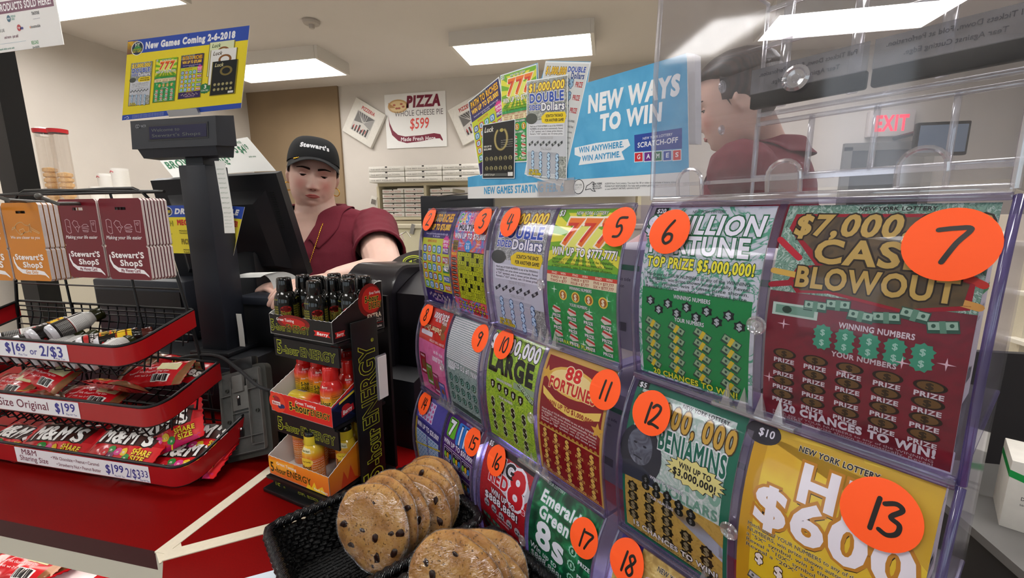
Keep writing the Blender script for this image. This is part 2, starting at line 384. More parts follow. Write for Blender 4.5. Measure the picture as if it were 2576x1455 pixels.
def pbox(mb,x0,x1,y,z,hh,dep=.4,red=0,seed=0):
    mb.m(BX).box(((x0+x1)/2,y+dep/2,z+hh/2),(x1-x0-.006,dep,hh-.004),bev=.003)
    a=Art(); w=x1-x0
    a.rect(w*.47,hh*.72,w*.53,hh*.95,P('#2b2a2a'))
    if red: a.t('FRESH HOT PIZZA',w*.08,hh*.3,hh*.32,BXR,w=w*.8,b=2)
    else: a.t('THE BEST PIZZA IN TOWN',w*.06,hh*.3,hh*.22,BXD,w=w*.82)
    mb.art(a,lambda u,v,l:(x0+u,y-l*8,z+v))
rows=[(928,1018),(1019,1112),(1113,1205)]
N3=['left','middle','right']; LV=['lowest','second','topmost']
for i,(p0,p1) in enumerate(rows):
    xa=Vy(p0,450,YS-.12).x; xb=Vy(p1,450,YS-.12).x
    for k in range(3):
        mb=MB(); hh=.055; pbox(mb,xa,xb,YS-.12,zt+.016+k*hh,hh)
        tag(mb.build('pizza_box'),'white pizza box, %s of the %s stack on top of the cream shelf'%(LV[k],N3[i]),'pizza box','pizza boxes on top of the shelf')
cols=[(962,1016),(1017,1070),(1082,1140)]
for i,(p0,p1) in enumerate(cols):
    xa=Vy(p0,500,YS).x; xb=Vy(p1,500,YS).x
    for k in range(6):
        mb=MB(); hh=(h-.05)/6*.97; pbox(mb,xa,xb,YS+.0,zb+.016+k*hh,hh-.004,red=1)
        tag(mb.build('pizza_box'),'white pizza box with red print inside the cubby, number %s up in the %s pile'%(['one','two','three','four','five','six'][k],N3[i]),'pizza box','pizza boxes inside the shelf')
# hanging tag at shelf side
q=Vy(940,505,YS-.05); mb=MB().m(BX).box((q.x,YS-.05,q.z),(.07,.01,.09),Matrix.Rotation(.3,3,'Y'))
mb.m(mat('photo_grey','#77706a',.6)).box((q.x,YS-.057,q.z-.012),(.05,.004,.05),Matrix.Rotation(.3,3,'Y')); tag(mb.build('note_card'),'little note card hung beside the pizza box shelf','card')
# pizza sign on the wall
p0=Vy(970,243,YB); p1=Vy(1123,365,YB); w=p1.x-p0.x+.02; h=p0.z-p1.z+.03
mb=MB().m(WHITE).box(((p0.x+p1.x)/2,YB-.008,(p0.z+p1.z)/2),(w,.008,h),Matrix.Rotation(-.0,3,'Y'))
a=Art(); a.place(-w/2,-h/2,w/100,h/80)
a.L=1; a.ell(22,62,17,10,'#c9a06a'); a.L=2; a.ell(22,62,14,8,'#e2c690')
for x,y in ((16,64),(24,59),(28,65),(20,59),(31,61)): a.L=3; a.ell(x,y,2.4,1.5,'#b5604a')
a.L=3; a.poly([(6,68),(18,60),(8,60)],'#b98950')
a.L=1; a.t('PIZZA',36,60,15,'#7a2038',w=56,b=4,sh=.12)
a.t('WHOLE CHEESE PIE',16,47,8,'#6a6466',w=80,b=0)
a.t('$599',40,28,15,'#d8453c',w=32,b=1,sh=.1)
pts=[(6,44)]+[(6+.5*i*1.2,44-30*math.sin(min(1,i/14)*1.45)) for i in range(1,15)]
a.poly([(5,50),(7,38),(12,27),(20,20),(32,17),(60,18),(80,20),(90,18),(94,10),(93,8),(89,12),(80,12),(60,9),(34,7),(20,11),(10,20),(6,34)],'#7a2038')
a.L=2; a.t('Made Fresh Here',24,10.2,5.6,'#e9e2e4',w=58,b=2,sh=.1)
c=Vector(((p0.x+p1.x)/2,YB-.0125,(p0.z+p1.z)/2)); mb.art(a,lambda x,y,l:(c.x+x,c.y-l*4,c.z+y))
tag(mb.build('wall_sign'),'white pizza sign with red handwritten price on the back wall','sign')
# two printed pizza boxes hung as diamonds
def wallbox(px,py,ang,label):
    c=Vy(px,py,YB-.05); R=Matrix.Rotation(ang,4,'Y'); M=TR(c)@R; w=.42
    t=thing('pizza_box',label,'pizza box',c)
    mb=MB().m(BX); mb.X=M; mb.box((0,.025,0),(w,.05,w),bev=.004)
    a=Art(); a.place(-w/2,-w/2,w/100)
    a.L=1; a.t('PIZZERIA',28,80,9,'#b3322e',w=44,b=3); a.rect(20,16,80,74,'#c3bfba'); a.L=2
    a.poly([(22,72),(50,48),(22,42)],'#6d6a68'); a.poly([(78,72),(50,48),(78,40)],'#8e8b88'); a.poly([(22,72),(78,72),(50,50)],'#565453'); 
    for k in range(6): a.rect(24+9*k,18,29+9*k,30+5*(k%3),'#3f3d3d'); 
    a.L=3
    for k in range(5): a.line([(24+8*k,72),(46+2*k,50)],1,'#cfccc8'); a.rect(26+10*k,24,28+10*k,34,'#b3322e')
    mb.art(a,lambda x,y,l:(x,-l*4,y)); mb.build('printed_lid',t)
    mb=MB().m(P('#2b2a2a')); mb.X=M; mb.box((0,.02,-w/2-.001),(.03,.012,.004)); mb.build('tab_slot',t)
wallbox(914,309,math.radians(31),'open printed pizza box hung diagonally on the wall left of the pizza sign')
wallbox(1186,300,math.radians(-24),'printed pizza box hung diagonally on the wall, half behind the blue lottery sign')
# dark poster on the tan wall
p=Vy(590,300,4.8); mb=MB().m(P('#2a1726')).box((p.x,YB-.04,p.z),(.28,.01,.42)); a=Art(); a.place(-.14,-.21,.0028,.0042)
a.ell(60,76,26,15,'#d98a35'); a.ell(44,52,34,14,'#c43a22'); a.L=1; a.ell(64,78,14,8,'#f0c070'); a.t('WINGS',50,44,11,'#e9dfe0',w=70,al='c',b=3,sh=.2); a.L=0; a.ell(60,14,30,12,'#a31d22')
mb.art(a,lambda x,y,l:(p.x+x,YB-.0455-l*4,p.z+y)); tag(mb.build('poster'),'dark food poster with orange and red on the tan wall','poster')
# cups and cones far left
def cupstack(px,py0,py1,Y,wpx,label):
    a=Vy(px,py1,Y); b=Vy(px,py0,Y); h=b.z-a.z; r=wpx/1080*Y*.5*1.1; prof=[(r*.72,0)]
    n=max(3,int(h/.012))
    for k in range(n): z=.05+k*(h-.06)/n; prof+=[(r*.98,z),(r,z+.003),(r*.97,z+.008)]
    prof+=[(r,h),(r*.9,h-.004),(r*.75,h*.5)]
    t=thing('cup_stack',label,'stack of cups',(a.x,Y,a.z)); MB().m(WHITE).lathe([(r*.72,0),(r*.85,h*.3)]+[(q[0],q[1]) for q in prof[1:]],24).build('cups',t,world=False)
    MB().m(P('#b04a55')).tube([(-r*.6,-r*.83,h-.03),(-r*.2,-r*1.01,h-.02),(r*.2,-r*1.02,h-.03)],.003).build('printed_swirl',t,world=False)
cupstack(315,424,520,2.6,40,'tall stack of white paper cups, the right one beside the register')
cupstack(276,437,520,2.7,34,'stack of white paper cups in the middle of the row')
cupstack(252,470,525,2.55,34,'shorter stack of white paper cups, left of the row')
CL=clear('clear_tube','#faf8f6',.04,haze=.03); CONE=mat('wafer_cone','#dcb47a',.7,var=.15,vs=90); REDR=mat('red_plastic_rim','#b3262b',.4)
def conetube(px,label,n):
    a=Vy(px,505,2.4); b=Vy(px,326,2.4); h=b.z-a.z; r=.05
    t=thing('cone_dispenser',label,'cone dispenser',(a.x,2.4,a.z))
    MB().m(CL).lathe([(r,0),(r,h),(r-.003,h),(r-.003,0)],24).build('tube',t,world=False)
    MB().m(REDR).lathe([(r+.004,h-.02),(r+.006,h+.006),(r-.004,h+.006),(r-.004,h-.02)],24).build('rim',t,world=False)
    q=thing('cone_stack','stack of wafer cones inside the '+label.split(', ')[1],'ice cream cones',(a.x,2.4,a.z),'cones in the tubes')
    prof=[(.02,0)]
    for k in range(n): z=.02+k*.036; prof+=[(.03,z),(.04,z+.006),(.04,z+.026),(.03,z+.03)]
    prof+=[(.0,.02+n*.036)]
    MB().m(CONE).lathe(prof,20).build('cones',q,world=False)
conetube(140,'clear cone tube with red rim, left of the pair of tubes',6)
conetube(176,'clear cone tube with red rim, right of the pair of tubes',5)
q=Vy(105,333,2.5); mb=MB().m(WHITE).box((q.x,2.5,q.z),(.055,.06,.07),bev=.008); tag(mb.build('wall_holder'),'small white holder box mounted left of the cone tubes','holder')
# back side counter under cups
z=Vy(300,522,2.6).z
mb=MB().m(CREAM); mb.box((-3.6,2.6,z-.03),(1.6,.7,.05)); mb.m(CREAM).box((-3.6,2.6,(z-.055)/2),(1.5,.6,z-.055)); tag(mb.build('side_counter'),'back side counter holding paper cups and cone tubes','counter')
mb=MB().m(BLACK); q0=Vy(0,480,1.75); 
xr=Vy(40,320,1.75).x; mb.box((xr-.135,1.8,ZC/2),(.12,.10,ZC)); tag(mb.build('post'),'dark upright post at the left edge of the photo','post')
# television, exit sign on the back wall
p=Vy(2233,313,YB); t=thing('exit_sign','red lit exit sign on the back wall, seen through the clear bin','sign',(p.x,YB,p.z))
MB().m(mat('exit_box','#d0c6c2',.5)).box((0,-.03,0),(.36,.06,.23),bev=.008).build('housing',t,world=False)
a=Art(); a.t('EXIT',0,-.065,.13,mat('exit_red','#e8203a',.4,emit=1.2),w=.27,al='c',b=3); MB().m(HOUS).art(a,lambda x,y,l:(x,-.061-l*4,y)).build('lettering',t,world=False)
p=Vy(2365,350,YB-.6); t=thing('television','dark wall television beside the exit sign, seen through the clear bin','television',(p.x,YB-.6,p.z))
MB().m(BLACK).box((0,0,0),(.36,.05,.26),bev=.01).build('casing',t,world=False); MB().m(mat('tv_screen','#55606e',.2,emit=.25)).box((0,-.026,0),(.32,.004,.21)).build('screen',t,world=False)
MB().m(BLACK).tube([(0,.02,.05),(0,.3,.1),(0,.59,.1)],.02).build('bracket',t,world=False)
# cigarette style shelf with white cartons, lower right
# ================================================================ COUNTER
A0=Hz(397,1383,CT); yF=.440
DD=Vector((-.7678,.6407,0)).normalized(); NN=Vector((.6407,.7678,0)).normalized()
ctr=thing('counter','maroon laminate sales counter with cream inlaid trim and lit candy shelf front','counter',(-.8,.8,0))
K=Vector((-.640,.436)); 
mb=MB().m(LAM)
back=2.0
# left wing top, right wing top (its front runs along the dispenser)
sw=K-Vector((DD.x,DD.y))*1.3
mb.prism([(-2.6,yF),(K.x-.012,yF),(K.x-.012,1.19),(-2.6,1.19)],-.022,TR((0,0,CT)))
mb.prism([(K.x+.006,K.y),(sw.x,sw.y),(sw.x+.42,sw.y+.50),(-.10,.95),(-.28,1.19),(K.x+.006,1.19)],-.022,TR((0,0,CT)))
mb.build('worktop',ctr)
mb=MB().m(CREAM); mb.prism([(K.x-.013,yF-.002),(K.x+.008,yF-.002),(K.x+.008,1.19),(K.x-.013,1.19)],.003,TR((0,0,CT-.002))); 
d=Vector((.800,.600)); n=Vector((-.6,.8)); k0=Vector((K.x+.006,K.y-.004)); k1=k0+d*.75; k0=k0+d*.004
mb.prism([tuple(k0-n*.011),tuple(k1-n*.011),tuple(k1+n*.011),tuple(k0+n*.011)],.0028,TR((0,0,CT-.0014)))
mb.prism([(K.x-.012,yF-.001),(K.x+.016,K.y-.014),(K.x+.022,K.y+.016),(K.x-.010,yF+.034)],.0016,TR((0,0,CT-.0014)))
mb.build('inlay_trim',ctr)
mb=MB().m(LAMD); mb.box(((-2.6+K.x-.012)/2,yF+.004,CT-.016),(K.x-.012+2.6,.01,.0315)); mb.build('edge_band',ctr)
mb=MB().m(mat('grey_cream_band','#c4bfb0',.5)); mb.box(((-2.6+K.x+.008)/2,yF+.006,CT-.05),(K.x+.008+2.6,.012,.036)); mb.hexa([(K.x-.012,yF-.002,CT-.068),(K.x+.02,yF-.024,CT-.068),(K.x+.03,yF,CT-.068),(K.x-.01,yF+.03,CT-.068),(K.x-.012,yF-.002,CT-.003),(K.x+.008,yF-.002,CT-.003),(K.x+.008,yF+.02,CT-.003),(K.x-.01,yF+.03,CT-.003)])
mb.box((K.x,yF+.02,.43),(.03,.03,.86)); mb.build('cream_band',ctr)
# front panel of right wing, body
mb=MB().m(LAM); q0=Vector((K.x+.02,K.y+.0,0)); q1=Vector((sw.x,sw.y,0)); mid=(q0+q1)/2; L=(q1-q0).length; R=Matrix.Rotation(math.atan2(q1.y-q0.y,q1.x-q0.x),3,'Z')
mb.box((mid.x+.02,mid.y+.024,(CT-.03)/2),(L,.03,CT-.03),R); mb.build('front_panel',ctr)
mb=MB().m(mat('counter_body','#2a2422',.7)); mb.box((-1.6,1.03,.44),(1.9,.26,.88)); mb.build('body',ctr)
LITS=mat('white_shelf','#f0efec',.4); mb=MB().m(LITS)
mb.box((-1.6,.69,.745),(1.9,.48,.02)); mb.box((-1.6,.90,.81),(1.9,.02,.12)); mb.build('candy_shelf',ctr)
# the tube lamp under the lip that lights the candy shelf
t=thing('shelf_lamp','slim tube lamp under the counter lip lighting the candy','lamp',(-1.2,yF+.05,CT-.032))
MB().m(mat('tube_lamp','#fff6ea',.4,emit=5)).box((0,0,0),(1.1,.022,.012),bev=.004).build('tube',t,world=False)
# ================================================================ SCRATCH TICKET PRINTS (100 wide, 156 high)
MONEYG=pattern('print_money_grey',['#3b403c','#a9aea6','#6b7069','#d4d7cf','#55594f'],120,dist=3)
MONEYL=pattern('print_money_lime',['#7fae1e','#b7d63a','#93c12a','#6c9a1a','#c2dd50'],110,dist=3)
SWIRL=pattern('print_swirl_green',[(.40,'#cfd6d6'),(.50,'#b9c6c4'),(.53,'#3f9a72'),(.57,'#5aa985'),(.60,'#cdd5d5')],38,dist=3)
REDMOT=pattern('print_red_mottle',['#8c0d18','#c21c28','#a51220','#d5323a'],260)
CASHBG=pattern('print_cash_swirl',['#d21f3c','#e8452a','#2f8fd0','#d62b73','#f08a2a','#3aa0c8'],26,dist=2.5)
RAYG=pattern('print_green_sparkle',[(.3,'#138a3e'),(.62,'#1f9e4b'),(.70,'#53c078'),(.74,'#d8f2dd')],120)
MAROON=pattern('print_maroon',['#5c0f1c','#7d1526','#6a1220'],40)
BILLS=pattern('print_bills_green',['#2f5a45','#7fa98c','#4b7d63','#b9d3bd','#3a6650'],110,dist=4)
GOLDM=pattern('print_gold',['#a98a3c','#c7a64e','#b89645'],160)
DKGOLD=pattern('print_dark_gold',['#3a2e12','#5b4a1e','#463812'],60)
TEALB=pattern('print_teal_note',['#e3eadf','#c9d8c9','#9fc0ab','#e8eee4'],70,dist=3)
YEL=pattern('print_yellow_rays',['#e3b514','#f0d22a','#e8c31e'],14,dist=1)
EMER=pattern('print_emerald',[(.3,'#06331f'),(.5,'#0a5a34'),(.62,'#158a4f'),(.72,'#46b57c')],42,dist=1.5)
PURP=pattern('print_purple_mottle',['#3a1a55','#4a2170','#5a2b86'],60)
PINK=pattern('print_pink',['#d9568c','#e87aa6','#d04a80'],30)
ORANGE_HOT=mat('orange_sticker','#ff5a1e',.6,emit=.0)
def money(a,x,y,w,h,band='#d8c02a',c1='#8fae84',c2='#33503f',rot=-.45):
    c,n=math.cos(rot),math.sin(rot); R=lambda u,v:(x+u*c-v*n,y+u*n+v*c)
    a.poly([R(-w/2,-h/2-1),R(w/2,-h/2-1),R(w/2,h/2),R(-w/2,h/2)],c2); a.L+=1
    a.poly([R(-w/2+.6,-h/2+1),R(w/2-.6,-h/2+1),R(w/2-.6,h/2-.6),R(-w/2+.6,h/2-.6)],c1); a.L+=1
    a.poly([R(-w*.1,-h/2-1),R(w*.1,-h/2-1),R(w*.1,h/2),R(-w*.1,h/2)],band); a.ell(*R(w*.28,.3),h*.16,h*.2,c2,8); a.ell(*R(-w*.28,.3),h*.16,h*.2,c2,8); a.L-=2
def base(a,c,top=156): a.L=0; a.rect(0,0,100,top,c)
def lines(a,ls,x,y,h,dy,c,w,al='c',oc=None):
    for i,s in enumerate(ls): a.t(s,x,y-i*dy,h,c,w=w if len(s)>34 else w*len(s)/40,al=al,b=1 if not oc else 0,oc=oc,ob=3)
TXT=['Match any of YOUR NUMBERS to any of the WINNING','NUMBERS, win prize shown automatically. Reveal','a "5X" symbol, win 5 times prize shown.','Reveal a "10X" symbol, win 10 times prize.']
def t2(a):
    base(a,'#c8d32a'); a.L=1; a.rect(0,112,100,156,'#2a2160'); a.rect(0,140,60,156,MONEYG)
    a.L=2; a.t('PATH TO RICHES',6,139,12,'#f3b81e',w=90,b=3,oc='#5a1d14',ob=4); a.t('WIN UP TO $75,000!',6,126,9,'#ffd84a',w=88,b=3,oc='#8d1f14',ob=4)
    lines(a,['Reveal a path of matching numbers from left to right','for the prize'],50,118,3,4,'#d6d3ee',80)
    a.L=1; a.t('BONUS PATHS',20,105,4,'#d83b2a',w=34,b=2)
    R=['#4a2a8a','#c0392b','#2f8f4a','#1f6fb2','#e07b1e']; 
    for r in range(5):
        y=94-r*15.5
        for c in range(4):
            x=11+c*18; a.L=1; a.rr(x-7.5,y-6.6,x+7.5,y+6.6,4,R[(r*3+c)%5]); a.L=2; a.rr(x-5,y-4.6,x+5,y+4.6,2.5,'#bfe3f3'); a.L=3; a.t('$' if (r+c)%2 else '8',x,y-2.6,5,'#1d3f7a',w=4,al='c',b=2)
        a.L=1; a.rect(78,y-6,99,y+5,R[r]); a.L=2; a.t('PRIZE',79.5,y-3,5.6,'#efe9f5',w=18,b=3,oc='#241a3c')
    a.L=2; a.star(88,106,13,9,14,'#e0318c'); a.L=3; a.t('NEW PLAY',79,106,4,'#ffffff',w=18,b=3); a.t('STYLE!',81,100,4,'#ffffff',w=14,b=3)
    a.L=1; a.rect(0,0,100,24,'#31215f'); a.L=2; a.t('BONUS PATHS',35,19,3,'#d88f2c',w=30)
    for k in range(14): a.star(14+5.6*k,13+3*math.sin(k*2.2),3.4,1.5,5,'#b7a6a0')
    a.t('THREE WAYS TO WIN',30,4,4,'#c9a0c0',w=44,b=2)
def t3(a):
    base(a,CASHBG); 
    for ch,x,c in zip('CASHWORD',range(6,96,11),['#2aa84a','#e8c020','#3a7fd0','#d83a8a','#c62f2f','#f0e23a','#38b06a','#e0561e']): a.L=1; a.t(ch,x,139,13,c,w=10.5,b=4,oc='#f3e9ea',ob=4)
    a.L=1; a.t('NEW YORK LOTTERY',30,153,2.6,'#2b2036',w=40); a.rr(10,126,90,136,3,'#e9e4ea'); a.L=2; a.t('MULTIPLIER',13,127.5,7.5,'#1e1830',w=74,b=4)
    a.t('WIN UP TO $75,000',6,115,7.5,'#ffffff',w=90,b=3,oc='#17132a',ob=4)
    a.rect(4,96,20,112,'#8a7420'); a.t('BONUS',5,105,4,'#141008',w=14,b=3); a.t('BOX',6,98,5,'#141008',w=12,b=4)
    a.L=1; a.ell(50,104,10,8.5,'#1d8fcf'); a.L=2; a.t('PAST',44,106,3,'#e8f3fa',w=12,b=2); a.t('$10',45,100,5,'#e8f3fa',w=10,b=3)
    lines(a,['Reveal the words','to win prize'],30,107,3,4,'#f4dede',34); lines(a,['Instant','prize box'],80,107,3,4,'#f4dede',60)
    a.L=1; a.rect(0,22,19,94,'#e05a28'); a.t('PRIZE KEY',1,89,3.6,'#f3e13a',w=17,b=3)
    for k in range(9): a.L=2; a.ell(9.5,83-k*7.2,8.8,2.9,'#1d1310'); a.L=3; a.t('%d WORDS-$%d'%(3+k,5+5*k),2.2,81.9-k*7.2,2.2,'#e9dccb',w=14.5,b=1)
    a.L=1; a.rect(20,22,98,96,'#20280c'); 
    G=['CANDID HAZE','A  E E O I ','BIRD BIG IN','I  I A  ICE','EDUCATION A','L E A O  L ','LET RESIDE ','IMPEL  M N ','A  A DIVA E','L ION L  IM','OOE  NAMELY']
    for r,row in enumerate(G):
        for c,ch in enumerate(row):
            x=21+c*7; y=88.5-r*6.6; a.L=2
            if ch!=' ' or (r+c)%3: a.rect(x,y,x+6.5,y+6.1,'#cdd72a' if ch!=' ' else '#a8b021')
            a.L=3
            if ch!=' ': a.t(ch,x+3.2,y+1.2,4,'#1b2208',w=3.6,al='c',b=1)
    for r in range(2):
        for c in range(8): a.L=1; a.star(16+c*10,15-r*8,4.2,2.6,6,'#20280c'); a.L=2; a.star(16+c*10,15-r*8,3.2,1.4,4,'#c9c02a')
    a.L=2; a.t('SCRATCH TO CASH',55,2,3,'#31204a',w=36,b=1)
def dollars(a,rows,cols,x0,dx,y0,dy,h,c,oc,w=None,sk=2):
    for r in range(rows):
        for k in range(cols): a.t('$',x0+k*dx,y0-r*dy-k*sk,h,c,w=w or h*.62,al='c',b=3,oc=oc,ob=4)
def t4(a):
    base(a,MONEYG); a.L=1; a.rect(0,34,100,92,'#c9ccd2'); a.rect(0,0,78,40,'#b6bac2')
    a.t('$1,000,000',4,139,12,'#ffe14a',w=90,b=4,sh=.12,oc='#7a3a10',ob=4); a.L=3; a.t('DOUBLE',6,121,14,'#2a4fae',w=88,b=4,oc='#f2f2f4',ob=4)
    a.L=4; a.t('SIDED',6,109,8,'#2a4fae',w=32,b=3,oc='#f2f2f4',ob=4); a.t('Dollars',38,107,12,'#f5f5f5',w=58,b=3,oc='#1b2f73',ob=4)
    a.L=3; a.poly([(38,97),(50,104),(96,103),(99,97),(95,86),(50,86),(40,88)],'#f2d51c'); a.L=4; a.t('SCRATCH THE BACK',50,96,4.2,'#15130c',w=42,b=3); a.t('FOR ANOTHER GAME!',48,89,4.2,'#15130c',w=46,b=3)
    a.L=3; a.ell(12,95,16,9,'#4e534c'); a.L=2; a.rect(5,66,94,86,'#dfe1e5'); a.L=3; lines(a,TXT,50,81,2.6,4.2,'#34353c',84)
    a.t('WINNING NUMBERS',34,62,3,'#e8e9ed',w=34,b=2,oc='#22242a')
    for k in range(6): a.L=3; a.poly([(4+15*k,53),(16+15*k,59),(17+15*k,55),(6+15*k,49)],'#43474a'); a.L=4; a.ell(10.5+15*k,54,2.6,2,'#a6abaa',8)
    a.t('YOUR NUMBERS',36,44,3,'#e8e9ed',w=28,b=2,oc='#22242a'); a.L=3
    dollars(a,3,4,16,21,30,14,10.5,'#b9d6ea','#1f4d7c',w=8.5,sk=1.2)
    a.L=5; a.t('WIN UP TO',6,6,4,'#f2d51c',w=26,b=3,oc='#27240f'); a.t('$1,000,000!',5,1,4,'#f2d51c',w=34,b=3,oc='#27240f'); a.L=2; a.rect(52,1,80,5,'#e6e8ec'); a.L=3; a.t('SCRATCH TO CASH',54,2,2,'#333',w=24) if 0 else a.t('SCRATCH TO CASH',54,2,2,'#33343a',w=24)
def t5(a):
    base(a,RAYG); a.L=1; cx,cy=52,128
    a.rect(0,92,100,156,'#78b81e')
    for k in range(16):
        t=k*math.pi/8; q=[]
        for s in (-.10,.10):
            dx,dy=math.cos(t+s),math.sin(t+s); m=min((50/abs(dx) if abs(dx)>1e-6 else 999),(28/abs(dy) if abs(dy)>1e-6 else 999)); q.append((50+dx*m,124+dy*m))
        a.L=2; a.poly([(50,124)]+q,'#e6e23c')
    a.L=3; a.ell(50,124,30,14,'#e9ec6a'); a.t('NEW YORK LOTTERY',28,150,3.6,'#eef4e4',w=44,b=2,oc='#20401a'); a.t('$3',2,149,6,'#eef4e4',w=9,b=3,oc='#16301a')
    a.L=4
    for k in range(3): a.t('7',16+k*24,118,27,'#f07a1e',w=24,b=4,sh=.18,oc='#fdf3d0',ob=4); a.L=6; a.t('7',17+k*24,121,20,'#d8381c',w=17,b=1,sh=.18); a.L=4
    a.t('WIN UP TO $777,777!',5,106,8,'#fafaf0',w=92,b=3,oc='#1f3a14',ob=4)
    lines(a,TXT[:3],50,100,2.6,4,'#2f5a14',86)
    a.L=3; a.rect(0,74,100,87,'#f0e2b4'); a.rect(0,83,100,87,'#d8442c'); a.L=4
    for k in range(3): a.t('FIND     WIN',8+32*k,84,2.4,'#f8e9c8',w=22,b=2); a.t(['TWO = $7','THREE = $777','FIVE = $77,777'][k],6+32*k,79,2.8,'#a33a1c',w=26,b=2); a.t(['TWO = $77','FOUR = $7,777','SIX = $777,777'][k],6+32*k,75,2.8,'#a33a1c',w=26,b=2)
    a.t('WINNING NUMBERS',36,69,3.2,'#eef6ee',w=32,b=2,oc='#0c3c1c')
    for k in range(4): a.L=3; a.ell(26+19*k,61,6,6,'#f3d24a'); a.L=4; a.ell(26+19*k,61,4.6,4.6,'#a8641a'); a.L=5; a.t('$',26+19*k,58,6,'#f8efc8',w=4.4,al='c',b=3)
    a.L=3; a.t('YOUR NUMBERS',36,50,3.2,'#eef6ee',w=26,b=2,oc='#0c3c1c')
    for r in range(3):
        for k in range(4):
            x=14+24*k; y=43-r*15; a.L=3; a.poly([(x-7,y-1),(x-3,y+4.5),(x+6,y+2),(x+7,y-3),(x-2,y-5)],'#d9d6c2'); a.L=4; a.poly([(x-5.5,y+1),(x-4.5,y+3.4),(x+6.6,y+.4),(x+6.8,y-2)],'#c8342a'); a.t('PRIZE',x,y-9.6,3.4,'#f4f8f2',w=13,al='c',b=3,oc='#0c4a22')
    for x,y in ((88,64),(40,26),(90,30),(12,66),(64,48),(52,8),(6,30)): a.L=2; a.star(x,y,5,.9,4,'#e6fbe8')
    a.t('2 WAYS TO PLAY!',14,-1+3,4.4,'#cfe23a',w=50,b=3,oc='#0c3c1c')
def t6(a):
    base(a,SWIRL); a.L=1; a.rect(3,2,97,85,'#148a44'); a.L=2; a.rect(0,150,13,156,'#1c2a26'); a.t('$20',2,151.3,3.6,'#f0f4f2',w=9,b=2)
    a.t('NEW YORK LOTTERY',36,151,2.2,'#53605c',w=28,b=1)
    a.t('$5 MILLION',-4,134,14,'#f2f4f4',w=100,b=4,sh=.1,oc='#0f6a3c',ob=4); a.t('FORTUNE',4,117,14,'#f2f4f4',w=86,b=4,sh=-.05,oc='#0f6a3c',ob=4)
    a.t('TOP PRIZE $5,000,000!',5,104,8.5,'#f4f03a',w=91,b=4,oc='#174a22',ob=4)
    a.L=2; lines(a,TXT,50,96,2.7,3.9,'#2f4a40',88)
    a.L=3; a.t('WINNING NUMBERS',34,78,3.4,'#e4efe8',w=32,b=2,oc='#0b5a2c')
    for k in range(10): a.L=3; x=12+8.6*k; y=(73 if k%2==0 else 66)-.2*k; a.star(x,y,5,3.6,6,'#13231c'); a.L=4; a.t('$',x,y-2.4,4.8,'#b4bdbb',w=4.6,al='c',b=3)
    a.L=3; a.t('YOUR NUMBERS',36,58,3.4,'#e4efe8',w=26,b=2,oc='#0b5a2c')
    for r in range(5):
        for k in range(4): a.L=3; money(a,15+23*k,52-r*9.6-k*.5,15,6.5)
    a.L=4; a.t('20 CHANCES TO WIN!',14,2.5,5,'#d6dc3a',w=76,b=3,oc='#0b4a26')
def t7(a):
    base(a,MAROON); a.L=1; a.rect(0,96,100,156,BILLS); a.L=2
    a.poly([(6,150),(96,150),(97,128),(82,118),(97,112),(97,98),(70,92),(34,98),(16,96),(10,104),(14,114),(24,116),(4,140)],'#9c1422'); a.L=3
    a.poly([(8,148),(95,148),(95,129),(78,118),(95,112),(94,100),(70,94),(34,100),(18,98),(13,104),(16,112),(30,117),(7,139)],DKGOLD)
    for x0,y0,x1,y1,c in ((0,132,14,120,'#c01c2c'),(0,110,16,108,'#d8b04a'),(88,118,100,112,'#c83020'),(0,100,18,104,'#a01828'),(84,104,100,100,'#d8a04a')): a.L=2; a.line([(x0,y0),(x1,y1)],4,c)
    a.L=4; a.t('$7,000,000',7,136,13,'#c2a452',w=92,b=4,sh=.1,oc='#2a2008',ob=4); a.t('CASH',22,118,14.5,'#c2a452',w=62,b=4,oc='#2a2008',ob=4); a.t('BLOWOUT',14,101,13,'#c2a452',w=78,b=4,oc='#2a2008',ob=4)
    a.L=2; a.t('NEW YORK LOTTERY',40,152,2.4,'#26201c',w=36,b=2)
    for k in range(6): a.L=3; money(a,28+12*k,89+3*math.sin(k*2),13,6,band='#5f8f72',c1='#9cc0a4',c2='#2f5a45',rot=.3*math.sin(k*3))
    a.L=2; a.rect(3,79,30,88,'#b9d3bd'); a.L=3; a.rect(5,80.5,28,86.5,'#6f9a80'); a.ell(12,83.5,3,2.6,'#24402f',10)
    for x,y in ((11,73),(92,66),(74,62),(48,48),(4,30)): a.L=3; a.star(x,y,4,.7,4,'#e8c8cc')
    a.t('WINNING NUMBERS',42,77,3.4,'#dccfce',w=36,b=3)
    for r in range(2):
        for k in range(5): a.L=2; a.star(34+12*k,72-r*7-k*.3,5.6,4.4,9,'#3f9a74'); a.L=3; a.t('$',34+12*k,70-r*7-k*.3,3.8,'#a6d6bd',w=3,al='c',b=2)
    a.L=3; a.t('YOUR NUMBERS',40,57,3.2,'#cfc0bf',w=32,b=3)
    for r in range(4):
        for k in range(5): x=13+18.5*k; y=51-r*10.6; a.L=2; a.ell(x,y,7.2,3.6,'#241708'); a.L=3; a.ell(x,y,5.6,2.9,'#6b4f22'); a.L=4; a.t('$',x,y-1.9,3.8,'#332408',w=4,al='c',b=3); a.t('PRIZE',x,y-7,3,'#d8d2d0',w=13,al='c',b=3)
    a.t('20 CHANCES TO WIN!',14,6,5.2,'#d6d3d2',w=80,b=4); a.L=3; lines(a,TXT[:2],50,2.6,1.7,2.2,'#b9a2a2',86)
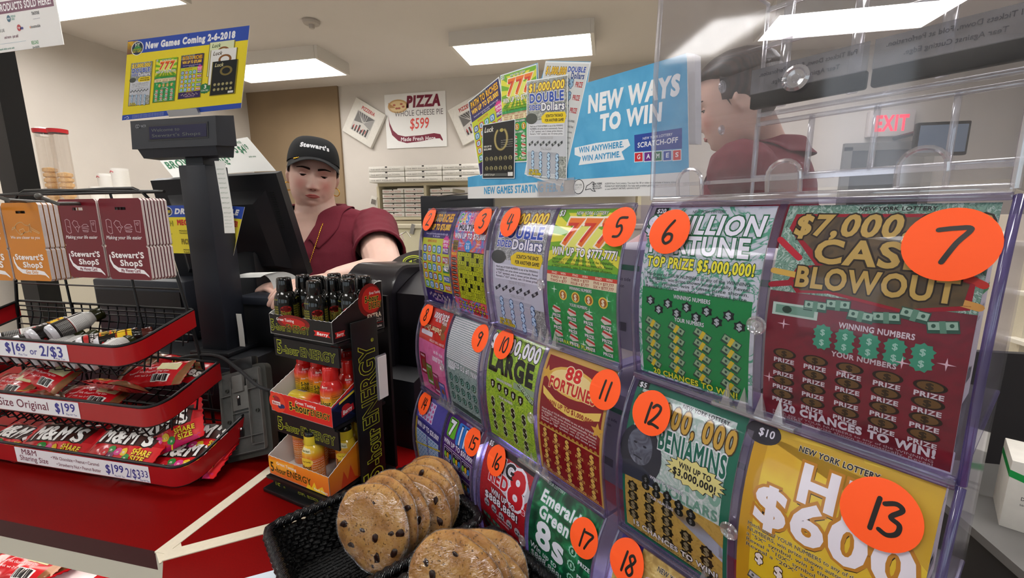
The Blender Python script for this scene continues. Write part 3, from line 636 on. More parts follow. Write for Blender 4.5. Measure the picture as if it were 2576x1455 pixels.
def t8(a):
    base(a,PINK); a.L=1; a.rect(0,98,100,156,pattern('print_holiday_red',['#b3161c','#d83a2a','#c92420'],30))
    a.L=2; a.t('$20,000!',92,150,9,'#f6e9e2',w=52,b=3,rot=math.pi,oc='#5a1012'); a.t('Win up to',92,140,6,'#f6e9e2',w=42,b=2,rot=math.pi,oc='#5a1012'); a.t('Dasher Dash',80,126,9,'#f4d9a4',w=66,b=3,rot=math.pi,oc='#5a1012')
    a.rr(8,108,52,116,3,'#e9e4e4'); a.t('$2 NEW YORK LOTTERY',96,104,4,'#f6e9e2',w=54,b=1,rot=math.pi)
    a.ell(84,134,9,14,'#8a5a34'); a.ell(88,116,8,6,'#9a683c')
    a.t('Win up to',94,86,6,'#f8eef2',w=34,b=2,rot=math.pi); a.t('$20,000!',94,76,8,'#f8eef2',w=40,b=3,rot=math.pi)
    for x,y,c in ((16,50,'#a8202a'),(38,34,'#6b9a2f'),(60,22,'#b03060'),(80,10,'#3f63ad')):
        a.L=2; a.rect(x-12,y-18,x+12,y+22,'#5a1722'); a.L=3; a.rect(x-11,y-17,x+11,y+21,c); a.ell(x+2,y+2,6,9,'#8a5a34'); a.rect(x-8,y-14,x+8,y-10,'#e6dadd'); a.t('Holiday',x+8,y+19,4,'#f0dada',w=16,b=2,rot=math.pi)
    a.L=3; a.t('Holiday Wishes',62,10,4,'#8a2040',w=30,b=2,rot=math.pi)
def t9(a):
    base(a,pattern('print_money_teal',['#4a625a','#9fb3a8','#6d867c','#c3d0c6'],90,dist=3)); a.L=1
    for k in range(21): a.rect(0,88+k*3.2,100,89.9+k*3.2,'#dcdcd6')
    a.L=2; a.rect(6,72,28,84,'#d6dad6'); a.t('WIN UP TO $25,000!',98,84,8,'#e9eee8',w=92,b=3,rot=math.pi-.02,oc='#24342c',ob=4)
    for r in range(3):
        for k in range(5): a.L=2; a.ell(14+18*k,58-r*17,6.5,6.5,'#23443a'); a.L=3; a.ell(14+18*k,58-r*17,4.8,4.8,'#7fb09c'); a.L=4; a.t('$',16+18*k,61-r*17,6,'#173228',w=5,b=3,rot=math.pi)
    a.L=2; a.rect(4,2,96,10,'#33483f')
def t10(a):
    base(a,MONEYL); a.L=1; a.rect(60,92,100,100,'#8fa884'); 
    a.t('$1,000,000',-2,134,17,'#f3f4f0',w=100,b=4,oc='#17200c',ob=4); a.L=3; a.t('LARGE',3,104,25,'#12140e',w=94,b=4,sh=-.08)
    a.L=2; a.t('NEW YORK LOTTERY',50,150,2.6,'#1d2a10',w=36,b=1)
    for k in range(3): money(a,76+9*k,98-5*k,14,6,band='#8fae84',c1='#b6c8a8',c2='#3d5230')
    a.L=3; a.t('WINNING NUMBERS',24,92,3.4,'#f0f3e6',w=34,b=2,oc='#2a3a10')
    for k in range(5): x=16+15*k; y=84-1*k; a.L=2; a.poly([(x-5,y+5),(x,y+6.5),(x+5,y+5),(x+4.6,y-2),(x,y-7),(x-4.6,y-2)],'#15180e'); a.L=3; a.t('8' if k%2 else '$',x,y-2.6,6,'#c9cfbe',w=4.6,al='c',b=3)
    a.t('YOUR NUMBERS',30,68,3.4,'#f0f3e6',w=30,b=2,oc='#2a3a10')
    a.L=2
    for r in range(3): a.rect(4,42-r*19,96,43-r*19,'#6c8f22')
    dollars(a,3,4,16,22,52,19,12,'#1a1d12','#c8d2b0',w=9,sk=.8); a.L=4; a.t('12 CHANCES TO WIN!',16,3,4,'#d8dc4a',w=62,b=2,oc='#3a4a12')
def t11(a):
    base(a,'#8a1119'); a.L=1; a.rect(0,0,4,156,'#c9a24a'); a.rect(96,0,100,156,'#c9a24a'); a.rect(0,150,100,156,'#d2a84e')
    a.ell(48,128,38,16,'#e3b94e'); a.L=2; a.ell(48,128,34,13,'#f0d98a'); a.t('88',36,131,13,'#d8241e',w=24,b=4,oc='#f7e8b0',ob=4); a.t('FORTUNES',14,116,12,'#c8201c',w=70,b=4,oc='#f3dc92',ob=4)
    a.L=3; pts=[(8,112)]+[(8+4*k,112-7*math.sin(k*math.pi/21)) for k in range(22)]
    a.poly([(6,114),(28,104),(50,101),(72,104),(94,112),(93,103),(72,95),(50,92),(28,95),(8,105)],'#f0d060'); a.L=4; a.t('WIN UP TO $1,000,000!',18,96,5,'#9c1d14',w=68,b=3)
    for x,y in ((8,130),(92,92)): a.star(x,y,9,4,5,'#d8a838',ph=20)
    a.L=2; lines(a,TXT+['Reveal an "88" symbol, win 500 times prize'],50,86,2.3,3.6,'#f0e0d0',84)
    a.rect(4,64,96,66,'#c9a24a'); 
    for k in range(14): a.ell(8+6.4*k,67,2.2,1.5,'#b58c34',8)
    for r in range(4):
        for k in range(5): x=14+18*k; y=53-r*15-k*.4; a.t('$',x,y,9.5,'#e6bd5a',w=7,al='c',b=3,oc='#5a0b10',ob=4); a.t('PRIZE',x,y-4.6,3.2,'#e3b95c',w=12,al='c',b=2)
    a.L=1; a.rect(4,1,96,2,'#c9a24a'); a.L=2; a.t('20 WAYS TO PLAY - SCRATCH TO CASH',14,3,2.2,'#d8b060',w=72,b=1)
def t12(a):
    base(a,'#1c6f52'); a.L=1; a.rect(7,52,93,150,TEALB); a.L=2; a.rect(3,4,97,64,GOLDM); a.poly([(3,70),(20,66),(97,30),(97,44),(60,64),(3,78)],'#b9c3cc')
    a.L=2; a.t('NEW YORK LOTTERY',48,146,3,'#1f2f28',w=40,b=3,oc='#eef2ea'); a.rect(0,150,12,156,'#13241c'); a.L=3; a.t('$5',2,151,4,'#eef2ea',w=8,b=2)
    # plain dark engraved bust
    G1=pattern('print_engraving',['#2a2f38','#6d737c','#444a54','#8b9098'],55); a.L=2; a.ell(18,92,22,28,'#2b2f37'); a.L=3; a.ell(17,98,13,18,G1); a.poly([(0,78),(14,84),(30,76),(40,66),(0,62)],'#343a44'); a.L=4; a.ell(12,101,2,1.2,'#20242c',8); a.ell(22,100,2,1.2,'#20242c',8); a.line([(12,88),(20,87)],1.2,'#20242c')
    for k,ch in enumerate('$1,000,000'):
        a.L=4; a.t(ch,4+9.4*k,128-.2*k,17,'#c9a23c',w=8.6 if ch!=',' else 4,b=4,oc='#4a3510',ob=4)
    a.L=4; a.t('BENJAMINS',34,106,17,'#14694e',w=60,b=4,sh=-.05,oc='#eef3ec',ob=4)
    a.t('A MILLION',8,116,4,'#f2f2ee',w=22,b=2)
    a.L=3; a.t('100',60,80,18,'#7fae93',w=34,b=3); a.t('DOLLARS',40,66,9,'#6f9f84',w=52,b=3); a.L=5; a.star(70,96,27,22,18,'#15170f',sy=.5); a.L=6; a.star(70,96,25.6,20.8,18,'#e6df86',sy=.5); a.L=7; a.t('WIN UP TO',56,98,4.6,'#15170f',w=28,b=3); a.t('$3,000,000!',51,90,6,'#15170f',w=38,b=3)
    a.L=3; a.t('WINNING NUMBERS',30,73,3,'#eef0ee',w=32,b=2,oc='#2a2f2c'); 
    for r in range(2):
        for k in range(5): x=26+11*k; y=69-r*7-k*2.4; a.L=4; a.ell(x,y,4.2,4,'#22251e'); a.ell(x,y+4.2,1.8,1.4,'#22251e',8); a.L=5; a.t('$',x,y-2,4,'#7d8078',w=3,al='c',b=2)
    a.L=3; a.t('YOUR NUMBERS',28,52,3,'#eef0ee',w=26,b=2,oc='#2a2f2c')
    for r in range(4):
        for k in range(5):
            if r<1 and k>2: continue
            x=12+18*k; y=54-r*11-k*3; a.L=4; a.star(x,y,6.2,5,8,'#2a2716'); a.L=5; a.t('$',x,y-3.6,7,'#8f8560',w=5.4,al='c',b=3)
    a.t('15 CHANCES TO WIN!',10,9,5.4,'#ecebe0',w=84,b=4,oc='#26241a',ob=4); a.L=3; lines(a,TXT[:2],50,5,2,2.6,'#3a3620',80)
def t13(a):
    base(a,YEL); a.L=1; a.poly([(0,150),(62,156),(76,128),(100,108),(100,156)],'#d9b22a'); a.poly([(82,0),(100,0),(100,62),(90,40)],'#cf9f2a'); a.rect(0,0,9,150,'#cfa01f')
    a.L=2; a.ell(4,150,12,8,'#26262a'); a.L=3; a.t('$10',1,148,5,'#eeeeee',w=11,b=2); a.t('NEW YORK LOTTERY',28,147,3.4,'#20201c',w=44,b=3,oc='#f2ecc0')
    a.L=2; a.t('HIT',32,116,24,'#fbfaf4',w=56,b=4,oc='#c98a1e',ob=4); a.t('$600',8,88,27,'#fbfaf4',w=90,b=4,oc='#c98a1e',ob=4)
    for i,s in enumerate((('HIT',32,116,24,56),('$600',8,88,27,90))): a.L=1; a.t(s[0],s[1]+1.6,s[2]-1.6,s[3],'#2d2613',w=s[4],b=4)
    a.L=3; lines(a,TXT+['Reveal a "20X" symbol, win 20 times'],48,80,3,4.6,'#26241a',84,oc='#eee6b0')
    a.t('WINNING NUMBERS',44,54,3.6,'#f6f3e0',w=40,b=3,oc='#3a3210')
    dollars(a,1,6,16,13,52,8,8,'#fbf6e4','#3a2c10',w=6,sk=2.4)
    for r in range(4):
        for k in range(5): a.L=3; money(a,16+17*k,36-r*10-k*1.6,14,6.5,band='#b9b9b4',c1='#c9ccc0',c2='#5a5d52',rot=-.25)
def t14(a):
    base(a,'#3a3580'); a.L=1; a.rect(0,112,100,156,'#55509a')
    for r in range(4):
        for k in range(5): a.L=2; a.rect(8+11*k,116+8.4*r,18+11*k,124+8.4*r,'#d9d4ea'); a.L=3; a.ell(13+11*k,120+8.4*r,3.2,3,'#c0508a',10)
    a.L=2; a.t('WIN UP TO $20,000!',8,99,8,'#f0ecf6',w=86,b=3,oc='#1f1b52'); a.rect(6,10,94,92,'#c9dcec'); a.L=3
    for r in range(9): a.rect(6,10+9.1*r,94,10.8+9.1*r,'#4a7aa8')
    for k in range(10): a.rect(6+9.1*k+2,10,6.9+9.1*k+2,92,'#4a7aa8')
    for r in range(9):
        for k in range(9): a.ell(12.5+9.1*k,15+9.1*r,2.3,2.3,'#4f8fc0',8)
    a.L=4; a.line([(0,60),(100,84)],3,'#d8c43a'); a.line([(60,0),(50,92)],3,'#5a3f9a'); a.L=1; a.rect(0,0,6,112,'#b8a02a')
def t15(a):
    base(a,PURP); a.L=1; a.t('NEW YORK LOTTERY',54,152,2.4,'#d8cfe4',w=36,b=1); a.rr(8,120,34,150,4,'#6bbf2a'); a.rr(38,116,76,150,4,'#2a7fd0'); a.L=2
    a.t('7',12,124,22,'#f4f6f2',w=18,b=4,oc='#1f4a10',ob=4); a.t('11',43,120,25,'#eef4fa',w=28,b=4,oc='#10305a',ob=4); a.t('WIN UP TO $50,000!',4,108,7,'#f3f0f8',w=92,b=3,oc='#241038')
    a.L=1; a.rect(6,12,94,104,'#cfc4dc'); a.L=2; a.rect(7,13,93,103,'#3d1a5e')
    for r in range(3):
        for k in range(3):
            x=21+29*k; y=88-r*30; a.L=3; a.rr(x-13,y-9,x+13,y+13,2,'#d9d4e0'); a.L=4; a.rr(x-12.2,y-8.2,x+12.2,y+12.2,2,'#251036'); a.t('GAME %d'%(r*3+k+1),x,y+9,2.4,'#e4dcee',w=12,al='c',b=1); a.L=5
            for q,c in ((-8,'#8fd03a'),(0,'#f0c020'),(8,'#3a8fe0')): a.ell(x+q,y+2,3.6,5,c,12)
            a.t('PRIZE',x,y-6.6,4,'#f2eef6',w=16,al='c',b=3)
    a.L=2; a.t('9 CHANCES TO WIN!',16,4,5,'#e8e2f0',w=70,b=3)
def t16(a):
    base(a,REDMOT); a.L=1; a.rect(0,148,100,156,'#1d1216'); a.L=2; a.t('$5',2,149,6,'#f0eaea',w=9,b=3)
    a.ell(66,124,36,22,'#c9c9c9'); a.L=3; a.t('BIG',24,128,17,'#17171a',w=46,b=4,oc='#f0f0f0',ob=4); a.t('RED',18,108,17,'#cf1c28',w=44,b=4,oc='#f2f0f0',ob=4); a.t('8',62,98,44,'#cc1c28',w=34,b=4,oc='#f4f4f4',ob=4); a.t('s',92,98,9,'#cc1c28',w=8,b=4,oc='#f4f4f4',ob=4)
    a.L=5; a.t('WIN UP TO',28,92,7.5,'#f4f2f2',w=52,b=4,oc='#1b1215',ob=4); a.t('$888,888!',14,80,9.5,'#f4f2f2',w=74,b=4,oc='#1b1215',ob=4)
    for k in range(5): x=18+17*k; y=71-k*1.2; a.L=3; a.ell(x,y,6,6,'#b9b9bb'); a.L=4; a.ell(x-2,y-.5,1.7,1.8,'#35292c',8); a.ell(x+2.6,y-.5,1.7,1.8,'#35292c',8); a.rect(x-2.5,y-6,x+3,y-3.6,'#6a6466')
    a.L=3; a.t('WINNING NUMBERS',40,62.5,2.6,'#f0e4e4',w=30,b=1); a.t('YOUR NUMBERS',42,57,2.6,'#f0e4e4',w=26,b=1)
    for r in range(5):
        for k in range(4):
            if (r+k)%2==0 or k<3: x=16+22*k+(6 if r%2 else 0); y=48-r*10-k*1.5; a.L=3; a.poly([(x-9,y-3),(x+9,y-4.4),(x+9,y+3),(x-9,y+4.4)],'#274a38'); a.L=4; a.poly([(x-8,y-2),(x+8,y-3.4),(x+8,y+2),(x-8,y+3.4)],'#6f9a80'); a.ell(x,y,2.4,2.4,'#274a38',8)
def t17(a):
    base(a,EMER); a.L=1; a.t('YOUR LOTTERY',14,152,2.8,'#d3e8da',w=30,b=1)
    a.t('Emerald',12,132,13,'#f2faf4',w=62,b=3,sh=.12,oc='#3f9a68',ob=4); a.t('Green',14,114,14,'#f2faf4',w=50,b=3,sh=.12,oc='#3f9a68',ob=4); a.L=3; a.t('8s',14,78,31,'#f4faf6',w=50,b=4,oc='#1d6a42',ob=4)
    a.L=2; a.t('Win up to',4,66,8,'#f0f6f2',w=46,b=1,sh=.15); a.t('$888,888!',4,54,9,'#f0f6f2',w=54,b=1,sh=.15)
    a.t('YOUR NUMBERS',66,134,3.6,'#f0f6f2',w=32,b=3)
    for k in range(6): y=122-k*17; a.L=2; a.star(73,y,6.4,5.4,10,'#9fe0bc'); a.L=3; a.ell(73,y,4.2,4.2,'#0b6a3c',12); a.L=4; a.t('8',73,y-2.2,4.4,'#c8f0d8',w=3,al='c',b=2); a.t('PRIZE',82,y-8,4.4,'#f2faf4',w=17,b=3,oc='#0b5a34')
    a.L=2; a.t('WINNING NUMBERS',8,40,3.2,'#e0efe6',w=36,b=2)
    for k in range(4): a.L=2; a.star(14+12*k,30,5,4,8,'#bfe8cf')
def t18(a):
    base(a,pattern('print_gold_glitter',[(.3,'#a88838'),(.5,'#c2a24c'),(.68,'#e0c878'),(.74,'#f4e8b8')],120)); a.L=1; a.rect(0,144,24,156,'#2d2a80'); a.L=2; a.t('$10',4,146.5,6.5,'#f0f0f6',w=17,b=3); a.t('NEW YORK LOTTERY',42,146,4,'#2a2420',w=46,b=2,oc='#f0e6c4')
    a.t('MONEY',8,108,26,'#7a1f6a',w=88,b=4,sh=.1,oc='#e8c8e0',ob=4); a.L=4; a.t('WIN UP TO $1,000,000!',8,94,7,'#3a1440',w=84,b=3,oc='#f0e6c4')
    for r in range(4):
        for k in range(5): a.L=2; a.ell(14+18*k,72-r*18,6.5,6,'#6a2a6a'); a.L=3; a.t('$',14+18*k,68-r*18,8,'#e8d090',w=6,al='c',b=3)
# handwritten felt-tip digits, in a 1 x 1.5 box
HAND={'1':[[(.5,1.45),(.38,0)]],'2':[[(.1,1.2),(.35,1.45),(.7,1.35),(.65,.95),(.35,.45),(.02,.02),(.35,.08),(.85,.0)]],'3':[[(.1,1.3),(.5,1.48),(.75,1.3),(.4,.85),(.75,.65),(.72,.25),(.4,.02),(.08,.12)]],
'4':[[(.3,1.45),(.1,.6),(.8,.72)],[(.62,1.4),(.5,0)]],'5':[[(.95,1.42),(.3,1.36),(.22,.78),(.6,.85),(.75,.5),(.55,.1),(.1,.05)]],'6':[[(.62,1.45),(.22,.85),(.1,.3),(.35,0),(.7,.2),(.68,.55),(.35,.6),(.15,.35)]],
'7':[[(.02,1.3),(.5,1.38),(.92,1.36),(.6,.8),(.3,.05)]],'8':[[(.72,1.25),(.45,1.45),(.2,1.2),(.45,.85),(.72,.4),(.48,.02),(.15,.22),(.3,.6),(.6,.95),(.72,1.25)]],'9':[[(.75,1.2),(.4,1.4),(.12,1.1),(.35,.8),(.7,1.05),(.75,1.25),(.6,.5),(.45,0)]],'0':[[(.45,1.45),(.1,.9),(.25,.1),(.6,.05),(.8,.7),(.6,1.4),(.45,1.45)]]}
def smooth(p,n=4):
    if len(p)<3: return p
    q=[p[0]]+list(p)+[p[-1]]; o=[]
    for i in range(1,len(q)-2):
        a,b,c,d=q[i-1:i+3]
        for k in range(n):
            t=k/n; o.append(tuple(.5*((2*b[j])+(-a[j]+c[j])*t+(2*a[j]-5*b[j]+4*c[j]-d[j])*t*t+(-a[j]+3*b[j]-3*c[j]+d[j])*t**3) for j in (0,1)))
    return o+[p[-1]]
def hand(a,txt,x,y,h,w,c,gap=.62):
    k=h/1.5; X=x-(len(txt)*gap*k+ (0 if len(txt)>1 else .2*k))/2
    for ch in txt:
        for st in HAND[ch]: a.line(smooth([(X+p[0]*k,y+p[1]*k) for p in st]),w,c)
        X+=k*(gap if ch=='1' else .95)
# ================================================================ SCRATCH TICKET DISPENSER: stacked clear two-bin boxes
D0=.36
def PP(a,o,z): return DD*a+NN*(D0-o)+Vector((0,0,EYE.z+z))
PL=clear('dispenser_plastic','#f8f7fc',.014,rough=.03); PLS=clear('dispenser_side','#eeecf8',.05,rough=.08,haze=.03)
EDGE=clear('dispenser_edge','#d6d2e4',.16,rough=.1,haze=.07,hazec='#b9b4d2'); EDGEP=clear('dispenser_edge_violet','#a8a0cc',.12,rough=.12,haze=.16,hazec='#7f76b4'); RIDGE=clear('dispenser_ridge','#f4f3f7',.26,rough=.06,haze=.08)  # violet edges paint in refraction colour, white ridge haze paints in glints
ROWS=[(.008,-.158,0.,.014),(-.160,-.322,.014,.029),(-.324,-.486,.029,.043)]
MODS=[(.7105,.5035),(.491,.267),(.2487,.0225)]
def prof(t,o0,o1): return o0+(o1-o0)*t+.017*math.sin(math.pi*min(1,max(0,t))**.8)
def unit(row,mod,label):
    z0,z1,o0,o1=ROWS[row]; aL,aR=MODS[mod]; h=z0-z1; n=12; w=aL-aR
    T=thing('ticket_bin',label,'ticket dispenser',PP((aL+aR)/2,o0-.1,z1),'stacked clear ticket bins')
    ts=[i/n for i in range(n+1)]; pr=[(prof(t,o0,o1),z0-t*h) for t in ts]
    # front cover
    mb=MB().m(PL); mb.grid(lambda u,v:PP(aL-u*w,prof(v,o0,o1),z0-v*h),8,n,th=.0016,dirn=NN); mb.build('front_cover',T)
    # sides
    dep=.20
    for a,s in ((aL,1),(aR,-1)):
        mb=MB().m(PLS); pts=[(o,z) for o,z in pr]+[(o0-dep,z1),(o0-dep,z0)]
        tt=tessellate_polygon([[Vector((p[0],p[1],0)) for p in pts]]); mb.add([PP(a,o,z) for o,z in pts]+[PP(a+.0015*s,o,z) for o,z in pts],[q for q in tt]+[tuple(len(pts)+i for i in reversed(q)) for q in tt]); mb.build('side_panel',T)
        mb=MB().m(EDGEP if (mod==2 and s<0) else EDGE); r=.0023 if (mod==2 and s<0) else .0018; mb.tube([PP(a-(.0022 if (mod==2 and s<0) else 0),o-.001,z) for o,z in pr],r,14); mb.tube([PP(a,o1,z1),PP(a,o1-.03,z1+.0),PP(a,o0-dep,z1)],.0016,6); mb.build('side_rim',T)
    mb=MB().m(EDGE); mb.box(PP((aL+aR)/2,o0-.001,z0).to_tuple(),(w,.006,.0045),Matrix.Rotation(math.atan2(DD.y,DD.x),3,'Z'),bev=.001); mb.build('top_rail',T); mb=MB().m(EDGE); mb.box(PP((aL+aR)/2,o1+.0005,z1+.001).to_tuple(),(w,.007,.005),Matrix.Rotation(math.atan2(DD.y,DD.x),3,'Z'),bev=.001); mb.build('foot_rail',T)
    am=(aL+aR)/2
    mb=MB().m(EDGE); mb.grid(lambda u,v:PP(am+.0024-u*.0048,prof(v,o0,o1)-.0035,z0-v*h),1,n,th=.002,dirn=NN); mb.build('divider',T)
    # centre latch
    mb=MB().m(RIDGE); t=.55; c=PP(am,prof(t,o0,o1)+.0012,z0-t*h); M=TR(c)@Matrix((( -DD.x,0,-NN.x,0),(-DD.y,0,-NN.y,0),(0,1,0,0),(0,0,0,1)))
    mb.lathe([(.0065,0),(.0072,.0012),(.006,.0022),(.0045,.0012),(.002,.001),(.0015,.002),(0,.0022)],20,M); mb.build('latch_disc',T)
    # tear-off teeth at the foot
    mb=MB().m(RIDGE)
    for k in range(4):
        a=am+.020-k*.013; b=PP(a,o1+.003,z1+.002); 
        for q in (0,): mb.add([b+DD*.004+NN*-.004,b-DD*.004+NN*-.004,b-DD*.004+NN*.002,b+DD*.004+NN*.002,b+Vector((0,0,.020))-NN*.002],[(0,1,4),(1,2,4),(2,3,4),(3,0,4),(3,2,1,0)])
    mb.box(PP(am,o1+.003,z1+.001).to_tuple(),(.062,.012,.004),Matrix.Rotation(math.atan2(DD.y,DD.x),3,'Z'),bev=.001); mb.build('tear_teeth',T)
    mb=MB().m(PLS); mb.hexa([PP(aL,o1,z1),PP(aR,o1,z1),PP(aR,o0-dep,z1),PP(aL,o0-dep,z1),PP(aL,o1,z1+.0015),PP(aR,o1,z1+.0015),PP(aR,o0-dep,z1+.0015),PP(aL,o0-dep,z1+.0015)]); mb.build('floor_panel',T)
    return T
def ticket(row,mod,side,fn,label):
    z0,z1,o0,o1=ROWS[row]; aL,aR=MODS[mod]; h=z0-z1; m=.0045; w=(aL-aR)/2-2*m+.001; a0=(aL-m if side==0 else (aL+aR)/2-m)
    f=lambda x,y,l:PP(a0-x/100*w,prof(.02+.955*(1-y/156),o0,o1)-.0042+l,z0-(.02+.955*(1-y/156))*h)
    A=Art(); fn(A); mb=MB().m(P('#c9c7c2')); mb.grid(lambda u,v:f(u*100,(1-v)*156,-.0003),2,16,th=.0012,dirn=NN)
    mb.art(A,f,ys=[156*k/14 for k in range(1,14)])
    o=mb.build('scratch_ticket',ang=60); tag(o,label,'scratch ticket','scratch tickets in the clear dispenser'); return o
TN=[(0,0,0,t2,'lime and purple path scratch ticket behind sticker 2'),(0,0,1,t3,'crossword scratch ticket in red and yellow behind sticker 3'),(0,1,0,t4,'grey money scratch ticket with blue dollar signs behind sticker 4'),(0,1,1,t5,'green scratch ticket with orange sevens behind sticker 5'),(0,2,0,t6,'silver and green scratch ticket with money bundles behind sticker 6'),(0,2,1,t7,'dark red scratch ticket with gold lettering behind sticker 7'),
(1,0,0,t8,'pink and red holiday scratch ticket, upside down, behind sticker 8'),(1,0,1,t9,'fan-folded pile of grey green tickets, upside down, behind sticker 9'),(1,1,0,t10,'lime scratch ticket with big black word behind sticker 10'),(1,1,1,t11,'red and gold scratch ticket with rows of dollar signs behind sticker 11'),(1,2,0,t12,'banknote style scratch ticket with grey portrait behind sticker 12'),(1,2,1,t13,'yellow scratch ticket with big white letters behind sticker 13'),
(2,0,0,t14,'blue bingo grid scratch ticket behind sticker 14'),(2,0,1,t15,'purple seven and eleven scratch ticket behind sticker 15'),(2,1,0,t16,'mottled red scratch ticket with large eight behind sticker 16'),(2,1,1,t17,'emerald green scratch ticket behind sticker 17'),(2,2,0,t18,'gold glitter scratch ticket with blue corner behind sticker 18')]
for a in TN: ticket(*a)
UL={}
LB=[['stickers 2 and 3, top left of the dispenser','stickers 4 and 5, top middle of the dispenser','stickers 6 and 7, under the empty clear bin'],['stickers 8 and 9, left of the second row','stickers 10 and 11, middle of the second row','stickers 12 and 13, right of the second row'],['stickers 14 and 15, bottom left behind the cookies','stickers 16 and 17, bottom middle','sticker 18, bottom right']]
for r in range(3):
    for m in range(3): UL[r,m]=unit(r,m,'clear plastic two-slot ticket bin with orange '+LB[r][m])
# orange number stickers on the covers
INKB=P('#1a1310')
def sticker(txt,px,py,row,mod,r=.0195,rot=0,hh=None):
    z0,z1,o0,o1=ROWS[row]; h=z0-z1; p=Vn(px,py,NN,D0-(o0+o1)/2-.013)
    for _ in range(4):
        z=p.z-EYE.z; t=(z0-z)/h; o=prof(t,o0,o1)+.0008; p=Vn(px,py,NN,D0-o)
    ac=p.dot(DD); zc=p.z-EYE.z
    aL,aR=MODS[mod]
    def f(x,y,l):
        z=zc+y; t=(z0-z)/h; tc=min(1.05,max(-.05,t)); o=(prof(tc,o0,o1) if 0<=tc<=1 else o0+(o1-o0)*tc)+.0009+l; return PP(ac-x,o,z)
    A=Art(); A.ell(0,0,r,r,ORANGE_HOT,40); A.L=1
    H=hh or (r*.95 if len(txt)>1 else r*1.05)
    A.T=(math.cos(rot),math.sin(rot),-math.sin(rot),math.cos(rot),0,0); hand(A,txt,0,-H/2,H,r*.13,INKB)
    mb=MB().m(ORANGE_HOT); mb.art(A,f,ys=[-r+2*r*k/8 for k in range(1,8)],dl=.0002); o=mb.build('number_sticker',UL[row,mod]); o['label']='orange round paper sticker with handwritten %s'%txt
for a in [('2',1079,552,0,0),('3',1214,556,0,0),('4',1283,558,0,1),('5',1557,571,0,1),('6',1683,583,0,2),('7',2388,615,0,2,.0205),('8',1072,792,1,0),('9',1207,852,1,0),('10',1266,866,1,1),('11',1521,981,1,1),('12',1637,1040,1,2),('13',2213,1295,1,2,.0205),('14',1066,1015,2,0),('15',1187,1113,2,0),('16',1247,1160,2,1),('17',1468,1355,2,1),('18',1575,1415,2,2)]: sticker(*a)
# stand under the stack: the lowest bins rest on a clear plinth
t=thing('dispenser_plinth','flat clear plinth under the ticket bins','plinth',PP(.37,-.05,-.5)); mb=MB().m(RIDGE); c=PP(.367,-.06,-.493); mb.box(c,(.69,.19,.0125),Matrix.Rotation(math.atan2(DD.y,DD.x),3,'Z')); mb.build('plate',t)
# packs of tickets inside the bins, behind the fronts
PACK=mat('ticket_pack_card','#d3d0c8',.6); 
for r,m,k in [(0,2,0),(0,2,1),(1,2,0),(1,2,1),(0,1,1),(1,1,1)]:
    z0,z1,o0,o1=ROWS[r]; aL,aR=MODS[m]; a0=aL-(aL-aR)*(k+.5)/2; hh=.115; c=PP(a0,o0-.095,z1+.004+hh/2)
    R=Matrix.Rotation(math.atan2(-DD.y,-DD.x),4,'Z'); mb=MB().m(PACK); mb.X=TR(c)@R; mb.box((0,0,0),(.085,.13,hh),bev=.001)
    A=Art(); A.rect(-.06,.034,.06,.040,'#1f9a55'); A.L=1
    for q,(s,y) in enumerate((('Dispense tickets from this side',.022),('Do not open before activation',.014),('Store flat and dry',.006),('Pack of 100',-.012))): A.t(s,-.055,y,.004,'#4a4846',w=.1-.012*q,b=1)
    A.rect(-.05,-.036,.04,-.026,'#6a6866')
    mb.art(A,lambda x,y,l:(.0428+l*2,x,y)); mb.art(A,lambda x,y,l:(x*.7,-.0652-l*2,y))
    tag(mb.build('ticket_pack'),'white card ticket pack with green stripe inside the bin behind sticker %s'%({(0,2,0):'6',(0,2,1):'7',(1,2,0):'12',(1,2,1):'13',(0,1,1):'5',(1,1,1):'11'}[r,m,k]),'ticket pack','ticket packs inside the bins')
